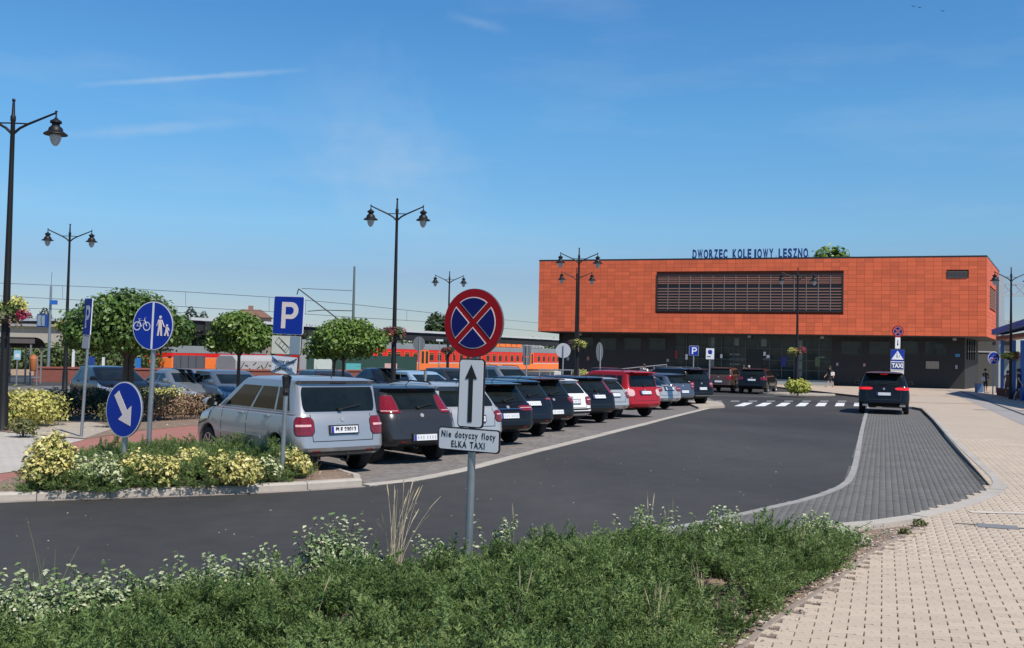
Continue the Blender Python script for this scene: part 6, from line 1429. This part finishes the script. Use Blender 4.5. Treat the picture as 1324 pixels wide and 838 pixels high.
# brown grass strip behind the wall
rs = np.random.RandomState(5)
sheet('dry_verge', [wpt(-80, 70), wpt(500, 80), wpt(500, 92), wpt(-80, 100)], .02, mat('dry_verge_mat', (.30, .20, .12), .95, var=.3, scale=.5, bump=.5))
hs = [wpt(-60+k*22, 90+rs.rand()*3, 1.0) for k in range(12)]
leaf_cloud('green_thicket', [tuple(p) for p in hs], [(2.2, 1.6, 1.3+.5*rs.rand()) for _ in hs], 9000, .22, leafmat('thicket_leaves', [(.04, .07, .02), (.09, .13, .04), (.14, .17, .06)], .6, .2), None, seed=6)['kind'] = 'stuff'
# grey yard containers and pale shed at the left
sh = empty('pale_shed', wpt(30, 108), 0, 'pale flat roofed building behind the bus shelter', 'building'); MB().box((0, 0, 2.2), (22, 6, 4.0)).build('wall', mat('shed_wall', (.36, .33, .28), .9), sh); MB().box((0, -.1, 4.3), (23, 6.6, .25)).build('roof', M_TLG, sh)
# house roof above canopy
hr = empty('distant_house', wpt(327, 175), math.radians(8), 'brown hipped roof with a chimney above the middle maple', 'house'); zb_ = at(327, 411, 175).z; zt_ = at(327, 398, 175).z
MB().box((0, 0, zb_/2), (5.4, 6, zb_)).build('wall', mat('house_wall', (.35, .28, .22), .9), hr); MB().add([(-3.1, -3.4, zb_), (3.1, -3.4, zb_), (3.1, 3.4, zb_), (-3.1, 3.4, zb_), (-2.2, 0, zt_-.3), (1.2, 0, zt_-.3)], [(0, 1, 5, 4), (1, 2, 5), (2, 3, 4, 5), (3, 0, 4), (0, 3, 2, 1)]).build('roof', mat('roof_tile_brown', (.17, .085, .06), .9, var=.2), hr); MB().box((-.6, .2, zt_-.05), (.8, .6, .8)).build('chimney', mat('chimney_brick', (.25, .14, .10), .9), hr)
# catenary
mast = empty('catenary_mast', wpt(455.5, 112), 0, 'slim grey catenary mast rising above the rightmost maple', 'mast'); MB().lathe([(.20, 0), (.16, 6), (.11, zpx(456, 344.5, 112))], n=8).build('mast_pole', mat('mast_green_grey', (.10, .13, .12), .6), mast)
br = empty('catenary_bracket', wpt(455.5, 111), 0, 'diagonal overhead line bracket left of the catenary mast', 'bracket')
def lp(px, py, d_): return at(px, py, d_)-wpt(455.5, 111)
MB().tube([lp(455, 424, 111), lp(435, 411, 111), lp(386, 373.5, 111)], .07, 6).build('strut', M_DARK, br); MB().tube([lp(386, 373.5, 111), lp(384, 381, 111)], .06, 6).build('insulator', M_DARK, br); MB().tube([lp(455, 402, 111), lp(418, 401, 111), lp(398, 402.5, 111)], .05, 6).build('stay', M_DARK, br); MB().tube([lp(455.5, 376, 111), lp(390, 373, 111)], .03, 5).build('tie', M_DARK, br)
M_WIRE = mat('wire', (.06, .06, .065), .5)
for lb, pts in (('upper overhead wire above the train', [(-40, 364.5, 112), (130, 371.5, 112), (250, 378, 112), (350, 384.3, 112), (460, 394, 118), (580, 407, 140), (700, 418, 175)]), ('lower overhead contact wire above the train', [(-40, 380.5, 112), (107, 388.3, 112), (250, 397.5, 112), (350, 403, 112), (460, 410.5, 118), (570, 417, 140), (700, 429, 175)]), ('third, faint overhead wire at the left', [(-30, 397, 125), (120, 401, 125), (260, 405, 125)])):
    w_ = MB().tube([at(*p) for p in pts], .028, 4).build('overhead_wire', M_WIRE, None); tag(w_, lb, 'wire')
dr_ = empty('wire_droppers', (0, 0, 0), 0, 'thin vertical droppers joining the overhead wires', 'wire')
for px, y0, y1, d_ in ((81, 369.5, 387, 112), (240, 377.5, 397, 112), (348, 384, 403, 112), (395, 388, 406, 114), (526, 402, 414, 130), (640, 413, 423, 158)): MB().tube([at(px, y0, d_), at(px, y1, d_)], .02, 4).build('dropper', M_WIRE, dr_)
# bus shelter
bs = empty('bus_shelter', wpt(-2, 57), math.radians(6), 'metal framed bus shelter with dark curved roof at the left edge', 'bus shelter'); k = 57/F_PX
def zz(y_, d_=57): return at(20, y_, d_).z
m = MB(); 
for i in range(6):
    a = i/6*math.pi*.5; b_ = (i+1)/6*math.pi*.5
    m.add([(x, -1.6+1.7*math.sin(t), zz(436)-.55+.55*math.cos(t)) for x, t in ((-3.2, a), (2.5, a), (2.5, b_), (-3.2, b_))]+[(x, -1.6+1.7*math.sin(t), zz(436)-.60+.55*math.cos(t)) for x, t in ((-3.2, a), (2.5, a), (2.5, b_), (-3.2, b_))], [(0, 1, 2, 3), (7, 6, 5, 4), (0, 4, 5, 1), (2, 6, 7, 3)])
m.build('shelter_roof', mat('shelter_roof', (.045, .038, .034), .5), bs)
MB().box((-.35, -1.6, zz(441)), (5.7, .08, .25)).build('roof_beam', mat('shelter_bronze', (.10, .085, .075), .5), bs)
for x in (-2.9, -1.0, .6, 1.45, 2.3):
    for y in ((-1.55, 0.1) if x in (-2.9, .6, 2.3) else (0.1,)): MB().box((x, y, zz(441)/2), (.08, .08, zz(441))).build('post', mat('shelter_post', (.24, .23, .21), .5, .3), bs)
for x0, x1 in ((-2.9, -1.0), (-1.0, .6), (.6, 1.45), (1.45, 2.3)): MB().box(((x0+x1)/2, .1, 1.2), (x1-x0-.1, .02, 1.9)).build('glass_panel', mat('shelter_glass', (.10, .10, .09), .1, spec=.6), bs) if x0 > 5 else MB().box(((x0+x1)/2, .1, .35), (x1-x0-.1, .05, .06)).build('rail', M_ALU, bs)
MB().box((-.6, -.1, .5), (2.6, .4, .06)).build('bench', M_DARK, bs)
ps = empty('timetable_board', wpt(22.5, 54), 0, 'pale blue timetable board standing in the bus shelter', 'notice board'); MB().box((0, 0, zz(459, 54)), (.36, .05, .50)).build('board', mat('timetable_blue', (.25, .48, .55), .5), ps); MB().box((0, 0, zz(466, 54)/2), (.05, .05, zz(466, 54))).build('post', M_ALU, ps)
MB().box((0.02, -.03, zz(460, 54)), (.24, .01, .2)).build('print', M_WHITE, ps)
lb_ = empty('litter_bin', wpt(43.5, 55), 0, 'rusty orange litter bin beside the bus shelter', 'litter bin'); MB().lathe([(.13, .75), (.17, .80), (.20, 1.45), (.16, 1.5), (.15, 1.62), (.01, 1.66)], n=12).build('bin', mat('rusty_orange', (.42, .13, .04), .7, var=.3, scale=6), lb_, smooth=True); MB().box((.22, 0, .8), (.05, .05, 1.6)).build('post', M_ALU, lb_)
# clock box, camera pole
cp = empty('camera_pole', wpt(63, 62), 0, 'pale grey pole with a blue camera and clock box near the bus shelter', 'pole'); s_ = 62/F_PX
def z6(y_): return at(66, y_, 62).z
MB().lathe([(.10, 0), (.085, 2), (.07, z6(370))], n=10).build('pole', M_GALV, cp); MB().tube([(0, 0, z6(370)), (0.02, 0, z6(352))], .012, 5).build('aerial', M_DARK, cp)
MB().box((.24, -.1, z6(391)), (.34, .3, .26)).build('camera', mat('camera_blue', (.02, .12, .45), .5), cp); MB().box((-.44, 0, z6(415)), (.62, .25, .80)).build('clock_box', mat('clock_box_blue', (.015, .06, .24), .5), cp); MB().box((-.48, -.14, z6(415)), (.44, .03, .64)).build('clock_face', mat('clock_face', (.22, .28, .33), .5), cp)
MB().bar((-.48, -.165, z6(413)), (-.40, -.165, z6(408)), .03, .02).bar((-.48, -.165, z6(413)), (-.42, -.165, z6(421)), .03, .02).build('clock_hands', M_DARK, cp)
for i, (px, d_, y_, w, mm, lb) in enumerate(((95, 75, 452, .16, M_WHITE, 'white post left of the largest maple trunk'), (134, 76, 462, .16, M_WHITE, 'second white post, behind the largest maple'), (119, 74, 461, .34, mat('post_blue', (.01, .05, .22), .5), 'dark blue column behind the largest maple'), (179, 80, 463, .34, mat('post_blue2', (.015, .14, .42), .5), 'bright blue column right of the largest maple trunk'))):
    MB().box((0, 0, at(px, y_, d_).z/2), (w, w, at(px, y_, d_).z)).build('marker_post', mm, None).location = wpt(px, d_); tag(bpy.data.objects['marker_post' if i == 0 else 'marker_post.%03d' % i], lb, 'post')
# right side: blue canopy, gantry, masts
M_BLUEST = mat('canopy_blue', (.008, .10, .36), .5, var=.1, scale=.5)
bc = empty('blue_canopy', wpt(1284, 66), 0, 'blue steel canopy over the platform stairs at the right edge', 'canopy'); o = wpt(1284, 66)
def cq(px, py, d_): return at(px, py, d_)-o
m = MB()
def quadbox(m, P, t): m.add([tuple(p) for p in P]+[tuple(p+Vector((0, 0, t))) for p in P], [(0, 1, 2, 3), (7, 6, 5, 4), (0, 4, 5, 1), (1, 5, 6, 2), (2, 6, 7, 3), (3, 7, 4, 0)])
quadbox(m, [cq(1282, 433, 66), cq(1440, 385, 44), cq(1470, 395, 50), cq(1300, 433, 74)], .35); m.build('roof_edge', M_BLUEST, bc)
m = MB(); quadbox(m, [cq(1288, 440, 67), cq(1450, 418, 46), cq(1475, 420, 50), cq(1302, 441, 74)], .25); m.build('underside', mat('canopy_timber', (.20, .075, .05), .7), bc)
for k, (px, d_) in enumerate(((1296, 68), (1311, 62), (1322, 58), (1345, 53), (1380, 47))):
    t = at(px, 440, d_).z; MB().bar(wpt(px, d_)-o, wpt(px, d_, t)-o, .17).build('column', M_BLUEST, bc)
for k, (px0, px1, d_) in enumerate(((1297, 1309, 70), (1312, 1330, 66), (1332, 1360, 60))):
    MB().bar(wpt(px0, d_, 1.6)-o, wpt(px1, d_, 1.6)-o, .05, 2.3).build('glass_panel', mat('canopy_glass', (.16, .20, .22), .12, var=.4, scale=.6), bc)
mt = empty('grey_steel_mast', wpt(1293, 74), 0, 'thick pale grey steel mast beside the right end of the station', 'mast'); MB().box((0, 0, at(1293, 358, 74).z/2), (.42, .42, at(1293, 358, 74).z)).build('mast_pole', mat('mast_grey', (.34, .37, .38), .55, .3), mt)
def gantry(px0, px1, y0, y1, d_, label):
    g = empty('lattice_gantry', wpt(px0, d_), 0, label, 'gantry'); zt, zb = at(px0, y0, d_).z, at(px0, y1, d_).z; L_ = (px1-px0)*d_/F_PX; m = MB(); n = int(L_/((zt-zb)*.9))
    for z_ in (zt, zb): MB().box((L_/2, 0, z_), (L_, .12, .10)).build('chord', MATS['mast_grey'], g)
    for i in range(n):
        x0, x1 = L_*i/n, L_*(i+1)/n; m.bar((x0, 0, zb), (x1, 0, zt), .07).bar((x0, 0.02, zt), (x1, 0.02, zb), .07)
    m.build('lattice', MATS['mast_grey'], g); MB().box((L_*.97, 0, zt/2), (.3, .3, zt)).build('mast_pole', MATS['mast_grey'], g)
gantry(1297, 1500, 367, 382, 74, 'upper grey lattice gantry over the tracks at the right edge'); gantry(1297, 1500, 415, 425, 95, 'lower, more distant lattice gantry at the right edge')
pb = empty('brick_planter', wpt(1300, 66), 0, 'low dark red brick planter by the blue canopy at the right', 'planter'); o = wpt(1300, 66)
MB().bar(wpt(1294, 68, .30)-o, wpt(1400, 48, .30)-o, .5, .5).build('planter_wall', mat('planter_red', (.10, .03, .022), .8), pb); MB().bar(wpt(1294, 68, .58)-o, wpt(1400, 48, .58)-o, .6, .07).build('coping', mat('planter_cap', (.16, .05, .04), .8), pb)
ww = empty('white_luggage_box', wpt(1266, 74), 0, 'blue and white box beside the walkers at the station corner', 'box'); MB().box((0, 0, .45), (.45, .35, .65)).build('box_body', mat('box_blue_white', (.05, .12, .25), .5, var=.6, scale=3), ww)
# dark platform building mass seen under the station corner
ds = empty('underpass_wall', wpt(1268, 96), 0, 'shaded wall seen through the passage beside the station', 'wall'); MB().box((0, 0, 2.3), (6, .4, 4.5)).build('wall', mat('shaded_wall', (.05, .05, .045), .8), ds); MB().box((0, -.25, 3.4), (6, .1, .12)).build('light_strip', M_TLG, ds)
rlb = empty('metal_railing', wpt(700, 66), 0, 'light metal railing before the shaded end of the train', 'railing'); MB().box((1.2, 0, at(715, 478, 66).z), (2.8, .07, .07)).build('top_rail', M_ALU, rlb)
for x in (-.1, .6, 1.3, 2.0, 2.5): MB().box((x, 0, at(715, 478, 66).z/2), (.06, .06, at(715, 478, 66).z)).build('post', M_ALU, rlb)
bn = empty('white_waste_bin', wpt(721, 60), 0, 'white and grey bin at the left foot of the dark wall', 'litter bin'); MB().box((0, 0, .8), (.42, .4, .9)).build('bin_body', M_OFFW, bn, bevel=.02); MB().box((0, -.21, .85), (.25, .02, .4)).build('bin_print', M_ALU, bn)

# ------------------------------------------------------------------ people
M_SKIN = mat('skin', (.50, .30, .21), .55, var=.06); M_HAIRD = mat('dark_hair', (.03, .02, .015), .6); M_HAIRG = mat('grey_hair', (.35, .33, .31), .6)
def cloth(n, c): return mat('cloth_'+n, c, .85, var=.15, scale=12)
def person(pos, rz, label, H=1.7, lean=0.0, stride=.0, arms='down', top=cloth('black', (.015, .015, .017)), low=cloth('dark', (.02, .02, .025)), hair=M_HAIRD, shorts=True, dress=False, bag=None, longhair=False):
    root = empty('person', pos, rz, label, 'person', 'people near the station'); s = H/1.7
    # skeleton, facing local -Y
    J = {'pel': (0, 0, .93), 'wst': (0, -.02*lean, 1.08), 'chs': (0, -lean*.22, 1.30), 'nck': (0, -lean*.38, 1.47), 'hd0': (0, -lean*.40-.01, 1.54), 'hd1': (0, -lean*.42-.02, 1.63)}
    E = [('pel', 'wst'), ('wst', 'chs'), ('chs', 'nck'), ('nck', 'hd0'), ('hd0', 'hd1')]
    R = {'pel': (.135, .10), 'wst': (.12, .085), 'chs': (.145, .10), 'nck': (.05, .05), 'hd0': (.072, .085), 'hd1': (.072, .088)}
    for sd, sg in (('l', 1), ('r', -1)):
        st = stride*sg
        J[sd+'hip'] = (sg*.09, 0, .90); J[sd+'kn'] = (sg*.10, -st*.20-.02, .49+abs(st)*.01); J[sd+'an'] = (sg*.095, -st*.34+(.07 if sg*stride < 0 else 0), .09); J[sd+'toe'] = (sg*.11, -st*.34-.15+(.07 if sg*stride < 0 else 0), .035)
        J[sd+'sh'] = (sg*.18, -lean*.34, 1.40)
        if arms == 'down': el, wr = (sg*.235, .02+st*.1-lean*.3, 1.13), (sg*.24, -.06+st*.22-lean*.3, .89)
        elif arms == 'up': el, wr = (sg*.25, -.16-lean*.35, 1.22), (sg*.13, -.30-lean*.4, 1.42)
        elif arms == 'fold': el, wr = (sg*.24, -.05, 1.14), (sg*.04, -.22, 1.10)
        J[sd+'el'] = el; J[sd+'wr'] = wr; w = Vector(wr); d = (w-Vector(el)).normalized(); J[sd+'pm'] = tuple(w+d*.06)
        E += [('pel', sd+'hip'), (sd+'hip', sd+'kn'), (sd+'kn', sd+'an'), (sd+'an', sd+'toe'), ('chs', sd+'sh'), (sd+'sh', sd+'el'), (sd+'el', sd+'wr'), (sd+'wr', sd+'pm')]
        R.update({sd+'hip': (.088, .095), sd+'kn': (.055, .058), sd+'an': (.036, .042), sd+'toe': (.035, .028), sd+'sh': (.055, .058), sd+'el': (.038, .038), sd+'wr': (.024, .028), sd+'pm': (.020, .034)})
        side = d.cross(Vector((sg, 0, .3))).normalized(); p = w+d*.07
        for k, l in enumerate((.060, .075, .080, .070)):
            q = p+side*(.022*(k-1.5)); f1 = q+d*l*.6; f2 = f1+(d*.8+Vector((-sg*.5, -.2, 0))).normalized()*l*.5
            for nm, v, r_ in (('f%da' % k, q, .009), ('f%db' % k, f1, .008), ('f%dc' % k, f2, .006)): J[sd+nm] = tuple(v); R[sd+nm] = (r_, r_)
            E += [(sd+'pm', sd+'f%da' % k), (sd+'f%da' % k, sd+'f%db' % k), (sd+'f%db' % k, sd+'f%dc' % k)]
        J[sd+'th'] = tuple(w+d*.05-side*.045+Vector((0, -.02, 0))); R[sd+'th'] = (.009, .009); E.append((sd+'wr', sd+'th'))
    names = list(J); idx = {n: i for i, n in enumerate(names)}
    me = bpy.data.meshes.new('body'); me.from_pydata([tuple(c*s for c in J[n]) for n in names], [(idx[a], idx[b]) for a, b in E], [])
    o = link(bpy.data.objects.new('body', me), root); md = o.modifiers.new('skin', 'SKIN'); md.use_smooth_shade = True; md.branch_smoothing = .4
    for n in names: sv_ = me.skin_vertices[0].data[idx[n]]; sv_.radius = tuple(c*s for c in R[n]); sv_.use_root = (n == 'pel')
    o.modifiers.new('sub', 'SUBSURF').levels = 1; o.modifiers['sub'].render_levels = 1
    dg = bpy.context.evaluated_depsgraph_get(); m2 = bpy.data.meshes.new_from_object(o.evaluated_get(dg)); o.modifiers.clear(); o.data = m2; m2.name = 'body'; m2.materials.clear()
    shoe = cloth('shoe', (.03, .03, .03))
    for mm in (M_SKIN, top, low, shoe): m2.materials.append(mm)
    for f in m2.polygons:
        c = f.center/s; ax = abs(c.x)
        arm = ax > .205 and .75 < c.z < 1.5
        if c.z < .075: f.material_index = 3
        elif c.z < (.50 if shorts else .10): f.material_index = 0 if shorts else 2
        elif c.z < .98 and not arm: f.material_index = 1 if dress else 2
        elif c.z < 1.47 and (not arm or c.z > 1.24): f.material_index = 1
        f.use_smooth = True
    hd = Vector(J['hd1'])*s
    m = MB().lathe([(.001, .125*s), (.06*s, .11*s), (.095*s, .05*s), (.10*s, .0), (.09*s, -.05*s), (.05*s, -.07*s)], hd+Vector((0, .022, .0)), 12); 
    if longhair: m.lathe([(.05*s, .0), (.085*s, -.05*s), (.08*s, -.2*s), (.04*s, -.26*s)], hd+Vector((0, .06, 0)), 10)
    hr_ = m.build('hair', hair, root, smooth=True)
    fc = MB(); h0 = (Vector(J['hd0'])+Vector(J['hd1']))*s/2
    fc.lathe([(.001, .018), (.014, .0), (.001, -.018)], h0+Vector((0, -.098*s, 0)), 6); fc.build('nose', M_SKIN, root)
    ey = MB(); 
    for k in (-1, 1): ey.box(h0+Vector((k*.03*s, -.086*s, .028)), (.018, .012, .008))
    ey.box(h0+Vector((0, -.084*s, -.035)), (.035, .01, .007)); ey.build('eyes_and_mouth', mat('face_dark', (.12, .04, .035), .6), root)
    if dress: MB().lathe([(.135*s, 1.05*s), (.16*s, .95*s), (.20*s, .62*s), (.19*s, .60*s)], n=14).build('skirt', top, root, smooth=True)
    if bag: 
        b_ = MB().box((bag[0], bag[1], bag[2]), (.12, .34, .30)).build('bag', bag[3], root, bevel=.04); MB().tube([(bag[0], bag[1]-.12, bag[2]+.14), (bag[0]*.6, -.03, 1.44*s), (bag[0], bag[1]+.12, bag[2]+.14)], .012, 5).build('strap', bag[3], b_)
    return root
def ppos(px, py, z=.12): p = G(px, py, z); return (p.x, p.y, z)
person(ppos(1073, 500.5), math.radians(-75), 'woman in a black dress with a white bag walking left across the forecourt', 1.66, stride=1.0, dress=True, shorts=True, bag=(.18, .12, 1.05, cloth('white_bag', (.60, .55, .55))), longhair=True)
person(ppos(1274, 508.5), math.radians(15), 'person in black holding something at the station corner', 1.72, arms='fold', top=cloth('black', (0, 0, 0)), low=cloth('dark', (0, 0, 0)), bag=(-.20, .0, 1.0, cloth('white_bag', (0, 0, 0))))
person(ppos(1303, 513), math.radians(-20), 'person in a brown red dress beneath the blue canopy', 1.65, dress=True, top=cloth('brown_red', (.14, .05, .045)), longhair=True)
person(ppos(1317, 518), math.radians(60), 'man in black shirt and dark shorts walking at the right edge', 1.80, stride=.5, low=cloth('navy', (.02, .025, .05)))
person((*W2(838, 507, 0), 0.02), math.radians(-35), 'person in a white shirt bending over behind the parked cars', 1.72, lean=1.4, arms='up', top=cloth('white_shirt', (.66, .62, .62)), shorts=False)
person((*W2(961, 503, .0), 0.02), math.radians(30), 'person in dark clothes with an arm raised between the two crossovers', 1.72, arms='up', shorts=False)
person((*W2(968, 501, .0), 0.02), math.radians(20), 'grey haired person behind the black crossover', 1.68, hair=M_HAIRG, shorts=False)
bd = MB()
for px, py in ((1182, 8), (1190, 9.5), (1220, 14)):
    p = at(px, py, 90); bd = MB(); bd.add([(0, 0, 0), (-.32, .1, .12), (-.05, .12, .02), (.32, .1, .12), (.05, .12, .02), (0, .25, .03), (0, -.12, 0), (0, .05, -.06)], [(0, 1, 2), (0, 4, 3), (0, 2, 5, 4), (6, 0, 7), (0, 5, 7)]); o = bd.build('flying_bird', M_INK, None, fix=False); o.location = p; tag(o, {1182: 'leftmost tiny dark bird near the top right of the sky', 1190: 'tiny dark bird just right of the leftmost one', 1220: 'rightmost tiny dark bird high in the sky'}[px], 'bird', 'birds high in the sky')
